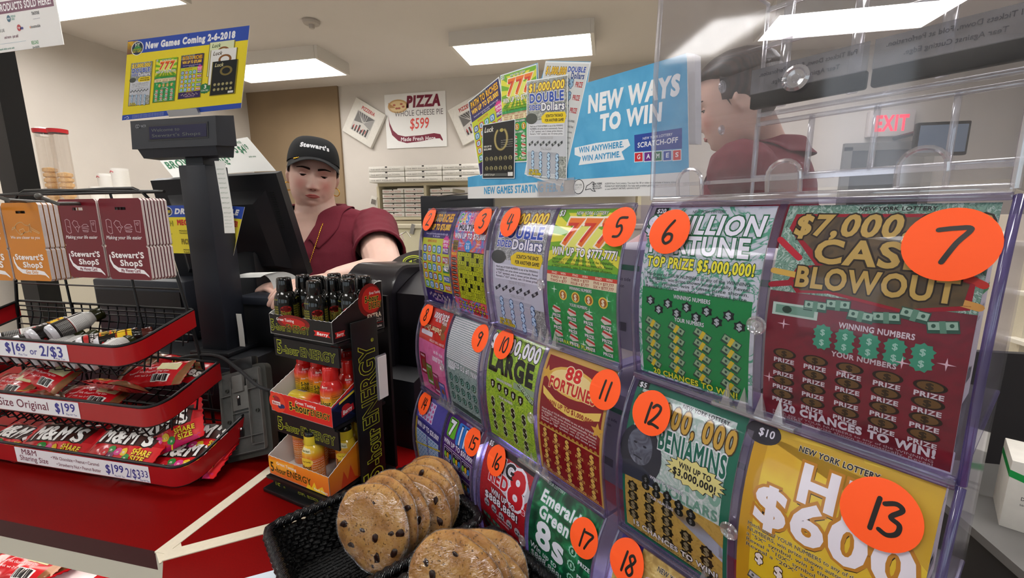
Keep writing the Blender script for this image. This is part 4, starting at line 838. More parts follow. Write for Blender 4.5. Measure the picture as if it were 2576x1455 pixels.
# ---------------- empty clear bin on top
def emptybin():
    aL,aR=MODS[2]; z0,z1=.235,.012; dep=.205; w=aL-aR; h=z0-z1
    T=thing('empty_bin','empty clear plastic ticket bin standing on top of the stack','ticket dispenser',PP((aL+aR)/2,-.1,z1),'stacked clear ticket bins')
    TOPC=clear('scuffed_plastic','#f8f8fa',.035,rough=.06,haze=.018)
    mb=MB().m(TOPC); mb.grid(lambda u,v:PP(aL-u*w,.004*math.sin(math.pi*v),z0-v*h),4,8,th=.0016,dirn=NN); mb.build('front_cover',T)
    for a,s in ((aL,-1),(aR,1)):
        mb=MB().m(TOPC); mb.hexa([PP(a,0,z1),PP(a,-dep,z1),PP(a+.0016*s,-dep,z1),PP(a+.0016*s,0,z1),PP(a,0,z0),PP(a,-dep,z0),PP(a+.0016*s,-dep,z0),PP(a+.0016*s,0,z0)]); mb.build('side_panel',T)
        mb=MB().m(RIDGE); mb.tube([PP(a,.0,z1),PP(a,.004,(z0+z1)/2),PP(a,0,z0)],.0022,8); mb.tube([PP(a,-dep,z1),PP(a,-dep,z0)],.0022,8); mb.tube([PP(a,0,z0),PP(a,-dep,z0)],.002,8); mb.build('side_rim',T)
    R3=Matrix.Rotation(math.atan2(DD.y,DD.x),3,'Z'); am=(aL+aR)/2
    mb=MB().m(RIDGE); mb.box(PP(am,-.004,z1),(w,.012,.006),R3,bev=.002); mb.box(PP(am,-dep,z1+.028),(w,.004,.006),R3); mb.box(PP(am,-.002,z1+.013),(w,.004,.003),R3); mb.build('front_rail',T)
    # ribbed back frame: six openings over a rail, tall openings above
    mb=MB().m(RIDGE)
    for z in (z1+.030,z1+.092,z1+.102,z0-.045,z0-.006): mb.box(PP(am,-dep,z),(w,.006,.005),R3,bev=.0012)
    for k in range(5): mb.box(PP(aL-w*k/4,-dep,z1+.06),(.005,.006,.066),R3,bev=.0012)
    for k in range(4): mb.box(PP(aL-w*(k+.35)/3.4,-dep,z0-.06),(.010,.006,.11),R3,bev=.0015)
    mb.build('back_frame',T)
    mb=MB().m(TOPC); mb.box(PP(am,-dep-.004,z1+.115),(w,.0015,.2),R3); mb.build('back_panel',T)
    # black cutting edge with the moulded words seen from behind
    for k in range(2):
        a0=aL-.006-k*(w/2-.004); mb=MB().m(mat('matt_black_edge','#050506',.5,spec=.12)); mb.box(PP(a0-w/4+.006,-dep+.03,z1+.112),(w/2-.008,.010,.017),R3,bev=.002); mb.build('cutting_edge',T)
        mb=MB().m(clear('label_strip','#c4c4c8',.08,haze=.13,hazec='#d8d8dc')); mb.box(PP(a0-w/4+.006,-dep+.034,z1+.132),(w/2-.008,.0016,.026),R3)
        A=Art(); A.t('Pull Tickets Down, Fold at Perforation.',0,.004,.0042,'#33333a',w=.088,al='c',b=1); A.t('Tear Against Cutting Edge.',0,-.006,.0042,'#33333a',w=.062,al='c',b=1)
        c=PP(a0-w/4+.006,-dep+.0355,z1+.132); mb.art(A,lambda x,y,l:c+DD*x+Vector((0,0,y))-NN*l); mb.build('instruction_strip',T)
    # thumb arches along the foot and moulded discs
    for k,(px,py) in enumerate([(1733,470),(1968,468),(2312,468)]):
        q=Vn(px,py,NN,D0-.006); a=q.dot(DD); mb=MB().m(RIDGE); wv=.011
        pts=[PP(a-wv,.004,z1+.003)]+[PP(a-wv*math.cos(math.pi*i/10),.006,z1+.014+wv*math.sin(math.pi*i/10)) for i in range(11)]+[PP(a+wv,.004,z1+.003)]
        mb.tube(pts,.0016,8); mb.add(pts,[tuple(range(len(pts)))]); mb.build('thumb_arch',T)
    Mx=lambda c:TR(c)@Matrix((( -DD.x,0,-NN.x,0),(-DD.y,0,-NN.y,0),(0,1,0,0),(0,0,0,1)))
    for px,py,r in [(2003,197,.008),(1820,218,.006),(1818,327,.005)]:
        c=Vn(px,py,NN,D0-.005); 
        if r<.008: c=Vn(px,py,NN,D0+.05)
        mb=MB().m(RIDGE); M=Mx(c) if r>=.008 else TR(Vector(c))@Matrix(((-NN.x,0,DD.x,0),(-NN.y,0,DD.y,0),(0,1,0,0),(0,0,0,1)))
        if r<.008:
            # on the left side panel
            k=aL/ (ray(px,py).dot(DD)); c=EYE+ray(px,py)*k; M=TR(c)@Matrix(((-NN.x,0,DD.x,0),(-NN.y,0,DD.y,0),(0,1,0,0),(0,0,0,1)))
        mb.lathe([(r,0),(r*1.1,.0015),(r*.85,.003),(r*.7,.0015),(r*.35,.0012),(r*.3,.003),(0,.003)],20,M); mb.build('moulded_disc',T)
emptybin()
# ---------------- blue announcement sign standing on the top of the bins
def newways():
    so=-.075; pl=D0-so
    cor=lambda px,py:(lambda p:(p.dot(DD),p.z))(Vn(px,py,NN,pl))
    a0,zb=cor(1177,500); a1=cor(1740,492)[0]; zt=cor(1738,133)[1]; wd=a0-a1
    sx=wd/1000   # art units: 1000 wide
    toA=lambda px,py:(lambda q:((a0-q[0])/sx,(q[1]-zb)/sx))(cor(px,py))
    f=lambda x,y,l:DD*(a0-x*sx)+NN*(pl-l)+Vector((0,0,zb+y*sx))
    out=[(1177,500),(1177,446),(1207,440),(1178,256),(1254,194),(1262,230),(1258,190),(1352,158),(1354,204),(1362,196),(1376,153),(1486,155),(1478,208),(1728,134),(1734,492)]
    o=[toA(*p) for p in out]; H=o[-2][1]
    mb=MB().m(WHITE); t=tessellate_polygon([[Vector((x,y,0)) for x,y in o]]); n=len(o)
    mb.add([f(x,y,0) for x,y in o]+[f(x,y,-.0012) for x,y in o],[tuple(q) for q in t]+[tuple(n+i for i in reversed(q)) for q in t]+[(i,(i+1)%n,n+(i+1)%n,n+i) for i in range(n)])
    A=Art(); BLU=pattern('print_sky_blue',['#3f9fd0','#4aa9d8','#58b3de'],26,kind='noise'); 
    blue=[toA(*p) for p in [(1177,471),(1177,446),(1207,440),(1178,256),(1254,194),(1262,230),(1258,190),(1352,158),(1354,204),(1362,196),(1376,153),(1486,155),(1478,208),(1728,134),(1733,432)]]
    A.poly(blue,BLU)
    def quad(fn,TL,TRr,BL,L,hgt=156):
        a,b,c=toA(*TL),toA(*TRr),toA(*BL); B=Art(); fn(B)
        ux,uy=(b[0]-a[0])/100,(b[1]-a[1])/100; vx,vy=(a[0]-c[0])/hgt,(a[1]-c[1])/hgt
        g=lambda x,y:(c[0]+x*ux+y*vx,c[1]+x*uy+y*vy)
        A.L=L; A.poly([g(-2,-2),g(102,-2),g(102,158),g(-2,158)],'#e9eef0')
        for V,Fc,mt,l in B.it: A.it.append(([g(*p) for p in V],Fc,mt,L+1+l))
    quad(t2,(1179,258),(1254,197),(1209,440),1); quad(t5,(1262,192),(1350,164),(1268,408),8)
    def dd2(a): base(a,'#d4d7d6'); a.L=1; a.t('$1,000,000',4,142,9,'#f2c21e',w=50,b=4,oc='#5a3a10'); a.t('DOUBLE',56,146,6,'#2a4fae',w=40,b=3); a.t('Dollars',66,138,7,'#2f4a8c',w=30,b=3); [(a.t('$$',56,128-16*r,9,'#8fb4d0',w=20,b=3,oc='#2a4c70'),a.t('PRIZE',80,128-16*r,6,'#b3282a',w=16,b=3)) for r in range(3)]; lines(a,TXT+TXT[:3],74,84,3,7,'#55585c',44); a.rect(86,14,96,44,'#6f7276')
    quad(dd2,(1374,158),(1483,161),(1322,436),1)
    def luck(a): 
        base(a,'#141516'); a.L=1; a.t('Luck',5,134,14,'#eceade',w=30,b=2,sh=.2); pts=[(60+18*math.sin(t)*1.05,110+30*-math.cos(t)) for t in [ -2.5+5*i/20 for i in range(21)]]
        a.line(pts,7,'#8a7a44'); a.L=2; a.line(pts,3,'#c9b878'); a.ell(62,134,6,5,'#b9aa5a'); a.t('WIN UP TO',4,90,5,'#eceade',w=26,b=3); a.t('$25,000!',4,82,5,'#eceade',w=26,b=3); lines(a,TXT,78,104,2.6,6,'#b9b6aa',36)
        for r in range(2):
            for k in range(6): a.L=1; a.ell(14+15*k,56-r*28,5.4,6.5,'#a39a6a',10); a.L=2; a.t('$',14+15*k,51-r*28,9,'#1a1a12',w=6,al='c',b=2)
        a.L=1; a.t('10 SPOTS TO PLAY!',3,6,6,'#eceade',w=38,b=2); a.rect(42,5,80,13,'#5b5c58'); a.rect(82,5,97,16,'#e9e8e4')
    quad(luck,(1217,316),(1297,302),(1217,448),16); quad(t4,(1329,207),(1430,191),(1329,440),16)
    A.L=2; e=lambda px,py:toA(px,py)
    def word(s,p0,p1,hpx,c,b=3,**k):
        x0,y0=e(*p0); x1,y1=e(*p1); r=math.atan2(y1-y0,x1-x0); h=e(p0[0],p0[1]-hpx)[1]-y0; A.t(s,x0,y0,h,c,w=math.hypot(x1-x0,y1-y0),b=b,rot=r,**k)
    word('NEW WAYS',(1479,283),(1712,236),39,'#f4f8fb',b=4); word('TO WIN',(1510,328),(1668,301),36,'#f4f8fb',b=4)
    A.L=2; A.poly([e(*p) for p in [(1446,372),(1500,360),(1580,350),(1586,366),(1564,382),(1572,402),(1500,410),(1456,416),(1462,396),(1446,390)]],'#f1f5f8'); A.L=3; word('WIN ANYWHERE.',(1457,385),(1570,370),13,'#3a9acb',b=3); word('WIN ANYTIME.',(1465,406),(1562,395),13,'#3a9acb',b=3)
    A.L=2; A.poly([e(*p) for p in [(1596,340),(1716,322),(1716,374),(1597,382)]],'#24459c'); A.L=3; word('NEW YORK LOTTERY',(1617,352),(1692,341),6,'#e6ecf6',b=1); word('SCRATCH-OFF',(1604,372),(1706,358),12,'#f2f5fa',b=2)
    for k,(ch,c) in enumerate(zip('GAMES',['#d2232e','#6a2a8a','#1f7a58','#2f55ad','#d8343a'])): x=1596+24*k; A.L=2; A.poly([e(x,384-1.6*k),(e(x+22.5,382-1.6*k)),e(x+22.5,407-.9*k),e(x,409-.9*k)],'#f2f5fa'); A.L=3; A.poly([e(x+1.5,385.5-1.6*k),(e(x+21,384-1.6*k)),e(x+21,405.5-.9*k),e(x+1.5,407-.9*k)],c); A.L=4; word(ch,(x+7,401-1.4*k),(x+16,400-1.4*k),11,'#f2f5fa',b=2)
    A.L=2; word('NEW GAMES STARTING FEB. 6',(1218,488),(1419,481),16,'#3f9fd0',b=3)
    x,y=e(1456,470); A.ell(x,y,22,22,'#3a3d40'); A.L=3; A.ell(x,y,20,20,'#e9e8e6'); A.t('NEW YORK',x,y+2,6,'#3a3d40',w=30,al='c',b=2); A.t('LOTTERY',x,y-8,7,'#3a3d40',w=34,al='c',b=3)
    A.L=2; A.line([e(*p) for p in [(1473,478),(1476,468),(1486,462),(1490,458),(1495,459),(1493,474),(1498,482),(1490,480),(1486,475),(1473,478)]],2,'#4a4d50')
    word('NEW YORK',(1490,466),(1515,464),4.5,'#3a3d40',b=3); word('STATE OF',(1490,471.5),(1512,470),3.6,'#4a4d50',b=1); word('OPPORTUNITY.',(1490,477),(1515,475),3.6,'#4a4d50',b=1)
    for i,s in enumerate(['(c)2018 New York Lottery. You must be 18 or older to purchase a lottery ticket.','PLEASE PLAY RESPONSIBLY. For help with problem gambling call 1-877-8-HOPE-NY','or text HOPENY (467369). nylottery.ny.gov']): word(s,(1522,464+7*i),((1704,1704,1610)[i],460.5+7*i),4.2,'#5a5d60',b=0)
    mb.art(A,f,dl=.00011); o=mb.build('lottery_sign'); tag(o,'die-cut blue and white lottery sign with white slogan on top of the ticket bins','sign')
    # clear foot clip and white side easel
    mb=MB().m(RIDGE); c0=e(1355,497); mb.X=Matrix(); mb.grid(lambda u,v:f(c0[0]+u*170,-6+v*50,.003),2,2,th=.003,dirn=NN); t=mb.build('sign_clip'); tag(t,'clear plastic clip holding the foot of the blue lottery sign','clip')
    mb=MB().m(mat('white_easel','#dcdbdd',.5)); pts=[(1727,133),(1748,136),(1750,362),(1716,362)]
    q=[Vn(px,py,NN,pl+.02) for px,py in pts]; mb.hexa([v for v in (q[3],q[2],q[2]+NN*.012,q[3]+NN*.012,q[0],q[1],q[1]+NN*.012,q[0]+NN*.012)]); tag(mb.build('easel_strut'),'white card easel strut behind the right end of the blue sign','easel')
newways()
# ================================================================ ENERGY SHOT STAND
ay=math.radians(14); SX=Vector((math.sin(ay+math.pi/2),math.cos(ay+math.pi/2),0)); SY=Vector((math.sin(ay),math.cos(ay),0))
cor=Q(838,867,.70)          # front right lower corner of the top tray
SB=Vector((cor.x,cor.y,CT)); RS=Matrix(((SX.x,SY.x,0,0),(SX.y,SY.y,0,0),(0,0,1,0),(0,0,0,1)))
stand_rot=math.atan2(SX.y,SX.x)
st=thing('counter_display','black three-tier energy shot stand between the card machine and the cookie basket','display stand',SB,rot=(0,0,stand_rot))
LOGO=P('#b9c12a'); TW,TD=.157,.118
tiers=[(cor.z-CT,0,0),(cor.z-CT-.142,-.002,-.012),(cor.z-CT-.262,-.006,-.026)]   # z, shift x, shift y of each tray
def logo(a,x,y,w,h,c=LOGO,oc=None,fill='#131313'):
    k=w/100
    a.t('5',x,y-h*.1,h*1.45,fill,w=10*k,b=2,oc=c,ob=3); a.t('-hour',x+11*k,y,h*.86,fill,w=28*k,b=2,oc=c,ob=3); a.t('ENERGY',x+41*k,y,h,fill,w=58*k,b=1,oc=c,ob=3)
mb=MB().m(BLACK); mb.box((-TW/2,TD/2-.02,.004),(TW+.02,TD+.04,.008),bev=.002); mb.build('base',st,world=False)
mb=MB().m(BLACK); mb.box((-TW/2,TD+.012,.15),(TW,.006,.40)); mb.build('back_panel',st,world=False)
for k,(z,dx,dy) in enumerate(tiers):
    mb=MB().m(BLACK); mb.box((-TW/2+dx,TD/2+dy+.002,z-.004),(TW+.004,TD-.01-dy,.005)); mb.build('shelf',st,world=False)
    # sign under the tray front
    mb=MB().m(BLACK); zc=z-.024; fh=.034; fw=TW*1.03; mb.box((-TW/2+dx+.006,dy+.004,zc),(fw,.004,fh))
    a=Art(); logo(a,-fw*.46,-.009,fw*.92,.0155); mb.art(a,lambda x,y,l:(-TW/2+dx+.006+x,dy+.002-l,zc+y)); mb.build('tier_sign',st,world=False)
# tall side sign
ph=.305; zb=-.0; mb=MB().m(BLACK); sxp=.0045; y0,y1=.033,.094
zt=tiers[0][0]+.028
mb.box((sxp,(y0+y1)/2,zt/2),(.004,y1-y0,zt),bev=.0018)
a=Art(); a.t('ENERGY',0,0,.036,'#101010',w=.155,b=1,oc=LOGO,ob=3); a.t('-hour',-.078,0,.031,'#101010',w=.073,b=2,oc=LOGO,ob=3); a.t('5',-.106,0,.042,'#101010',w=.025,b=2,oc=LOGO,ob=3); a.t('\u00ae',.158,.0,.006,LOGO)
mb.art(a,lambda x,y,l:(sxp+.002+l,y0+.049-y,.118+x)); mb.build('side_sign',st,world=False)
mb=MB().m(clear('label_holder','#e8e6ee',.12,haze=.22,hazec='#d6d4de')); mb.box((sxp+.005,.094,tiers[1][0]+.055),(.005,.026,.085),bev=.002); mb.m(WHITE).box((sxp+.008,.094,tiers[1][0]+.055),(.0015,.021,.08)); mb.build('price_card_holder',st,world=False)
# cardboard trays
CARDI=mat('grey_board_inside','#d8d6d4',.7)
def tray(k,label,front,side,artf,arts):
    z,dx,dy=tiers[k]; o=thing('cardboard_tray',label,'tray',SB+RS.to_3x3()@Vector((dx,dy,z)),'cardboard trays of energy shots',rot=(0,0,stand_rot))
    T=.0012; fh=.036; bh=.088
    zz=lambda pts:[(p[0],p[1]+(.0012 if i%2 else 0)) for i,p in enumerate(pts)]
    def wall(pts,ax,off,m,name,inner):
        # pts outline in (along, z)
        mb=MB().m(m); n=len(pts); t=tessellate_polygon([[Vector((p[0],p[1],0)) for p in pts]])
        P3=(lambda u,w,q:(u,off+q,w)) if ax=='x' else (lambda u,w,q:(off+q,u,w))
        out=[P3(u,w,0) for u,w in pts]; inn=[P3(u,w,inner) for u,w in pts]
        mb.add(out,[q for q in t]); mb.m(CARDI).add(inn,[tuple(reversed(q)) for q in t]); mb.add(out+inn,[(i,(i+1)%n,n+(i+1)%n,n+i) for i in range(n)]); return mb
    tooth=lambda u0,w0,u1,w1,n:[(u0+(u1-u0)*i/n,w0+(w1-w0)*i/n+(.0009 if i%2 else 0)) for i in range(n+1)]
    mb=wall([(-TW,0),(0,0)]+tooth(0,fh,-TW,fh,26),'x',0,front,'f',T); a=Art(); artf(a); mb.art(a,lambda x,y,l:(-TW+x*1.4,-l,y)); mb.build('front_wall',o,world=False)
    for xs,inn in ((0,-T),(-TW,T)):
        mb=wall([(0,0),(TD,0),(TD,bh)]+tooth(TD-.012,bh,0,fh,22),'y',xs,side,'s',inn)
        if xs==0: a=Art(); arts(a); mb.art(a,lambda x,y,l:(l,x*.785,y))
        mb.build('side_wall',o,world=False)
    mb=wall([(-TW,0),(0,0)]+tooth(0,bh,-TW,bh,26),'x',TD,front,'b',-T); mb.build('back_wall',o,world=False)
    mb=MB().m(CARDI).box((-TW/2,TD/2,.0006),(TW,TD,.0012)); mb.build('floor',o,world=False); return o
KB=P('#121212'); 
def fA(a):
    a.ell(.045,.026,.03,.013,'#7a120f'); a.L=1; a.ell(.045,.026,.022,.008,'#b81c15'); a.L=2; a.t('Great Tasting',.014,.0265,.0048,'#e9e4e0',w=.033,b=2); logo(a,.002,.009,.072,.0125); a.L=2; a.poly([(.081,.010),(.109,.010),(.106,.014),(.109,.019),(.081,.019),(.084,.0145)],'#d0201a'); a.L=3; a.t('Berry',.086,.0118,.005,'#f4efea',w=.019,b=3,sh=.15)
def sA(a):
    a.ell(.11,.058,.036,.03,'#7a120f'); a.L=1; a.ell(.115,.058,.03,.024,'#c2201a'); a.L=2; a.t('Great Tasting',.108,.068,.0045,'#efe9e6',w=.034,b=2); a.t('5-hour',.094,.055,.0105,'#121212',w=.042,b=3,oc='#d8c03a',ob=4); a.t('ENERGY',.104,.042,.0105,'#121212',w=.040,b=2,oc='#d8c03a',ob=4)
    a.t('EXTRA',.098,.024,.0085,'#e6d9c0',w=.044,b=3); a.t('STRENGTH',.098,.0155,.0058,'#bdb6ac',w=.044,b=1); a.rect(.095,.0125,.146,.0132,'#b81c15'); a.t('4 Calories',.114,.005,.0042,'#e2dcd6',w=.028,b=2)
    a.L=2; a.poly([(.006,.008),(.033,.008),(.030,.0125),(.033,.018),(.006,.018),(.009,.013)],'#d0201a'); a.L=3; a.t('Berry',.0105,.0105,.005,'#f4efea',w=.018,b=3,sh=.15)
tr1=tray(0,'black cardboard tray with gold lettering on the top tier of the stand',KB,KB,fA,sA)
def fB(a):
    a.L=1; a.ell(.013,.018,.016,.019,'#e2452a'); a.L=2; a.ell(.013,.024,.006,.006,'#a8202a'); a.ell(.010,.028,.004,.004,'#c83a44'); a.ell(.018,.012,.0045,.0045,'#2b3566'); a.ell(.023,.013,.004,.004,'#2b3566'); a.poly([(.004,.027),(.009,.031),(.008,.025)],'#4a8a2f'); a.L=3; a.rect(.003,.013,.019,.020,'#e8d9d2'); a.L=4; a.t('Berry',.0045,.0145,.004,'#a01820',w=.013,b=3)
    a.L=2; a.t('Great Tasting',.048,.0262,.0052,'#f2ece8',w=.037,b=2); a.t('5-hour',.036,.012,.0135,'#16110f',w=.038,b=3,oc='#e8c23a',ob=4); a.t('ENERGY',.075,.012,.0105,'#16110f',w=.034,b=2,oc='#e8c23a',ob=4)
def sB(a):
    a.L=1; a.poly([(0,.034),(.012,.038),(.07,.056),(.07,0),(0,0)],'#24356f'); a.poly([(0,.030),(.07,.050),(.07,0),(0,0)],'#161719'); a.rect(.07,0,.15,.055,'#e2b52a'); a.L=2; a.poly([(.02,.0345),(.07,.047),(.07,.051),(.02,.039)],'#e9d23a'); a.ell(.038,.025,.012,.006,'#b81c1c'); a.L=3; a.poly([(.024,.010),(.060,.015),(.058,.027),(.024,.022)],'#b5202a'); a.L=4; a.t('Berry',.028,.0135,.007,'#f2ebe6',w=.026,b=3,sh=.15,rot=.14)
    a.L=3; a.t('Great Tasting',.108,.072,.0045,'#f2ece8',w=.034,b=2); a.t('5-hour',.092,.052,.012,'#16110f',w=.05,b=3,oc='#e8a23a',ob=4); a.t('ENERGY',.096,.038,.012,'#16110f',w=.048,b=2,oc='#e8a23a',ob=4); a.rect(.09,0,.15,.026,'#161719'); a.L=2; a.poly([(.09,.026),(.15,.034),(.15,.028),(.09,.022)],'#5a3a9a'); a.L=4; a.t('B vitamins',.108,.014,.004,'#d8d6e6',w=.03); a.t('Sugar Free',.108,.007,.004,'#d8d6e6',w=.03)
REDT=P('#d8241c'); tr2=tray(1,'red cardboard tray with berry pictures on the middle tier of the stand',REDT,REDT,fB,sB)
ORT=grad('orange_tray_print',[(0,'#e0641a'),(.5,'#f0901f'),(1,'#d84a18')],2,0,.09,.4,0)
def fC(a):
    a.L=0; a.poly([(0,.03),(.05,.034),(.05,.02),(0,.012)],'#f2a52a'); a.poly([(.07,0),(.075,.012),(.08,.004),(.086,.017),(.09,.005),(.1,.014),(.105,0)],'#f0c22a'); a.L=2; a.t('Great Tasting',.016,.0245,.0052,'#f7efe4',w=.038,b=2); logo(a,.003,.0085,.078,.0125,c='#e8a22a',fill='#20160c'); a.t('Peach Mango',.085,.003,.004,'#f7efe4',w=.024,b=2)
def sC(a): a.L=0; a.poly([(.03,0),(.04,.03),(.05,.01),(.06,.034),(.07,.008),(.085,0)],'#d8401a'); a.L=2; a.t('Great Tasting',.108,.068,.0045,'#f7efe4',w=.034,b=2); a.t('5-hour',.092,.050,.012,'#20160c',w=.05,b=3,oc='#f0b03a',ob=4); a.t('ENERGY',.096,.036,.012,'#20160c',w=.048,b=2,oc='#f0b03a',ob=4)
tr3=tray(2,'orange cardboard tray on the bottom tier of the stand',ORT,ORT,fC,sC)
# bottles
BOT=[(0,0),(.0172,0),(.0185,.002),(.0187,.054),(.0184,.059),(.0170,.0655),(.0142,.0715),(.0118,.0750)]
CAPP=[(.0112,.0740),(.0128,.0742),(.0132,.076),(.0124,.0925),(.0118,.0965),(.0108,.0978),(.0098,.0972),(0,.097)]
def bottle(name,label,bodym,capm,artf,group):
    t=thing('energy_bottle',label,'bottle',(0,0,0),group)
    mb=MB().m(bodym).lathe(BOT,28); a=Art(); artf(a)
    def rad(z):
        for (r0,z0),(r1,z1) in zip(BOT[1:],BOT[2:]):
            if z<=z1: return r0+(r1-r0)*(z-z0)/(z1-z0)
        return BOT[-1][0]
    mb.art(a,lambda x,y,l:((rad(y)+l)*math.sin(x/.0187),-(rad(y)+l)*math.cos(x/.0187),y),xs=[-.056+.004*k for k in range(29)],ys=[.054,.059,.0655],dl=.0001); mb.build('bottle_body',t,world=False)
    mb=MB().m(capm).lathe(CAPP,26)
    mb.build('cap',t,world=False); return t
BGL=mat('glossy_black_wrap','#0d0d0c',.12,coat=.5); CAPB=mat('black_cap','#0b0b0c',.12,coat=.5)
FACTS=['Supplement Facts','Serving Size 1 Bottle','Amount per serving','Niacin 40mg 200%','Vitamin B6 2000%','Folic Acid 100%','Vitamin B12','Sodium 18mg','Energy Blend','Do not exceed two']
def aBlack(a):
    Y='#a8a236'
    for sgn in (-1,1):
        a.rect(-.034 if sgn<0 else .012,.008,-.012 if sgn<0 else .034,.0515,'#15150f'); a.L=1
        x0=-.033 if sgn<0 else .013
        for i,s in enumerate(FACTS): a.t(s,x0,.0475-.0042*i,.0021,Y,w=.020,b=2); a.rect(x0,.0466-.0042*i,x0+.020,.0469-.0042*i,Y)
    a.rect(-.009,.012,.009,.05,'#0d0d0c'); a.ell(0,.044,.009,.006,'#a01a16'); a.L=2; a.t('5-hour',0,.034,.006,'#0d0d0c',w=.017,al='c',b=3,oc='#c9b030',ob=4); a.t('ENERGY',0,.026,.006,'#0d0d0c',w=.018,al='c',b=2,oc='#c9b030',ob=4); a.t('EXTRA',0,.017,.004,'#d8d2c6',w=.014,al='c',b=2); a.rect(.036,.01,.046,.03,'#e6e4e0')
    for k in range(7): a.L=3; a.rect(.0365+.0013*k,.011,.0370+.0013*k+.0003*(k%3),.029,'#161616')
    a.L=1
    for s,x in (('fold here',-.025),('warning',.02)): a.t(s,x,.060,.002,Y,w=.012)
bA=bottle('a','x',BGL,CAPB,aBlack,'black energy shots in the top tray')
RYW=grad('red_yellow_wrap',[(0,'#e6d02a'),(.45,'#e2bd28'),(.66,'#e0701f'),(.80,'#d02018'),(1,'#c81812')],2,0,.075,.15,.5); CAPR=mat('red_cap','#c8201c',.2,coat=.4)
def aRed(a):
    for sgn in (-1,1):
        x0=-.034 if sgn<0 else .013; K='#1d140c'; a.L=0
        for i,s in enumerate(FACTS): a.t(s,x0,.0475-.0042*i,.0021,K,w=.021,b=2); a.rect(x0,.0466-.0042*i,x0+.021,.0469-.0042*i,K)
        a.line([(x0-.001,.008),(x0-.001,.051),(x0+.022,.051),(x0+.022,.008),(x0-.001,.008)],.0004,K)
    a.L=1; a.t('Great Tasting',0,.047,.003,'#f4eae0',w=.018,al='c',b=1); a.t('5-hour',0,.034,.0075,'#17100c',w=.020,al='c',b=3,oc='#e8c23a',ob=4); a.t('ENERGY',0,.0245,.0075,'#17100c',w=.020,al='c',b=2,oc='#e8c23a',ob=4); a.ell(-.004,.014,.004,.005,'#a81c22'); a.ell(.004,.013,.004,.004,'#2b3060'); a.rect(-.012,.063,.012,.068,'#b01612'); a.t('Berry',0,.064,.0035,'#f4eae0',w=.012,al='c',b=2); a.rect(.038,.01,.047,.03,'#e6e4e0')
    for k in range(6): a.L=3; a.rect(.0385+.0013*k,.011,.0390+.0013*k+.0003*(k%3),.029,'#161616')
bB=bottle('b','x',RYW,CAPR,aRed,'red and yellow energy shots in the middle tray')
ORW=grad('orange_wrap',[(0,'#e0782a'),(.3,'#e68a2c'),(.6,'#d85a22'),(.8,'#e0b42a'),(1,'#e2c436')],2,0,.08,.2,.5)
def aOr(a):
    W_='#f6d9b8'
    for sgn in (-1,1):
        x0=-.034 if sgn<0 else .013; a.L=0
        for i,s in enumerate(FACTS[:8]): a.t(s,x0,.0455-.0046*i,.0022,W_,w=.020,b=1)
        a.line([(x0-.001,.026),(x0-.001,.049),(x0+.021,.049),(x0+.021,.026),(x0-.001,.026)],.0004,W_)
    a.L=0; a.ell(0,.046,.014,.008,'#e8c236'); a.L=1; a.t('Great Tasting',.001,.046,.003,'#7a3a1a',w=.017,al='c',b=1); a.t('5-hour',0,.033,.0078,'#17100c',w=.021,al='c',b=3,oc='#f0a83a',ob=4); a.t('ENERGY',0,.0232,.0078,'#17100c',w=.021,al='c',b=2,oc='#f0a83a',ob=4); a.t('EXTRA',0,.012,.004,'#f4dcc0',w=.017,al='c',b=2); a.poly([(-.01,.064),(.011,.062),(.010,.07),(-.009,.072)],'#ded2a4'); a.L=2; a.t('Peach Mango',-.008,.065,.0028,'#3a4a1a',w=.017,b=2)
bC=bottle('c','x',ORW,mat('black_yellow_cap','#15140f',.2,coat=.3),aOr,'orange energy shots in the bottom tray')
mb=MB().m(P('#d8bf34',.25)).lathe([(.0130,.0745),(.0135,.0765),(.0129,.0905),(.0125,.0905),(.0128,.0745)],24); mb.build('cap_band',bC,world=False)
RW=['front','second','third','back']; CW=['far left','left of centre','right of centre','far right']; RW=['front','middle','back']
def fill(root,k,cells,kind,tier,rots):
    z,dx,dy=tiers[k]; first=True
    for n,(i,j) in enumerate(cells):
        p=SB+RS.to_3x3()@Vector((dx-TW+.0205+.0385*i,dy+.0205+.0382*j,z+.0013)); lab='%s energy shot bottle, %s row and %s of the %s tray'%(kind,RW[j],CW[i],tier)
        rot=(0,0,stand_rot+rots[n%len(rots)])
        if first: root.location=p; root.rotation_euler=rot; root['label']=lab; first=False
        else: dup(root,p,rot,lab)
fill(bA,0,[(0,0),(0,1),(1,1),(1,2),(2,1),(2,2),(3,1),(3,2),(2,0)],'black-capped','top',[.9,1.1,.8,-1.9,.9,1.2,.7,.2,1.0])
fill(bB,1,[(0,1),(1,2),(1,1),(2,1),(3,1),(2,2),(3,2),(3,0)],'red-capped','middle',[1.0,-.2,.9,.9,.8,.3,.9,.2])
fill(bC,2,[(0,1),(1,2),(1,1),(2,0),(2,2),(3,2),(3,1)],'orange','bottom',[1.6,-.4,.5,.1,.9,1.2,.4])
# one bottle lying in the middle tray
z,dx,dy=tiers[1]; p=SB+RS.to_3x3()@Vector((dx-.120,dy+.020,z+.0205)); o=dup(bB,p,None,'red-capped energy shot bottle lying on its side at the front of the middle tray'); o.rotation_euler=(Matrix.Rotation(stand_rot,3,'Z')@Matrix.Rotation(math.pi/2,3,'Y')@Matrix.Rotation(2.2,3,'Z')).to_euler()
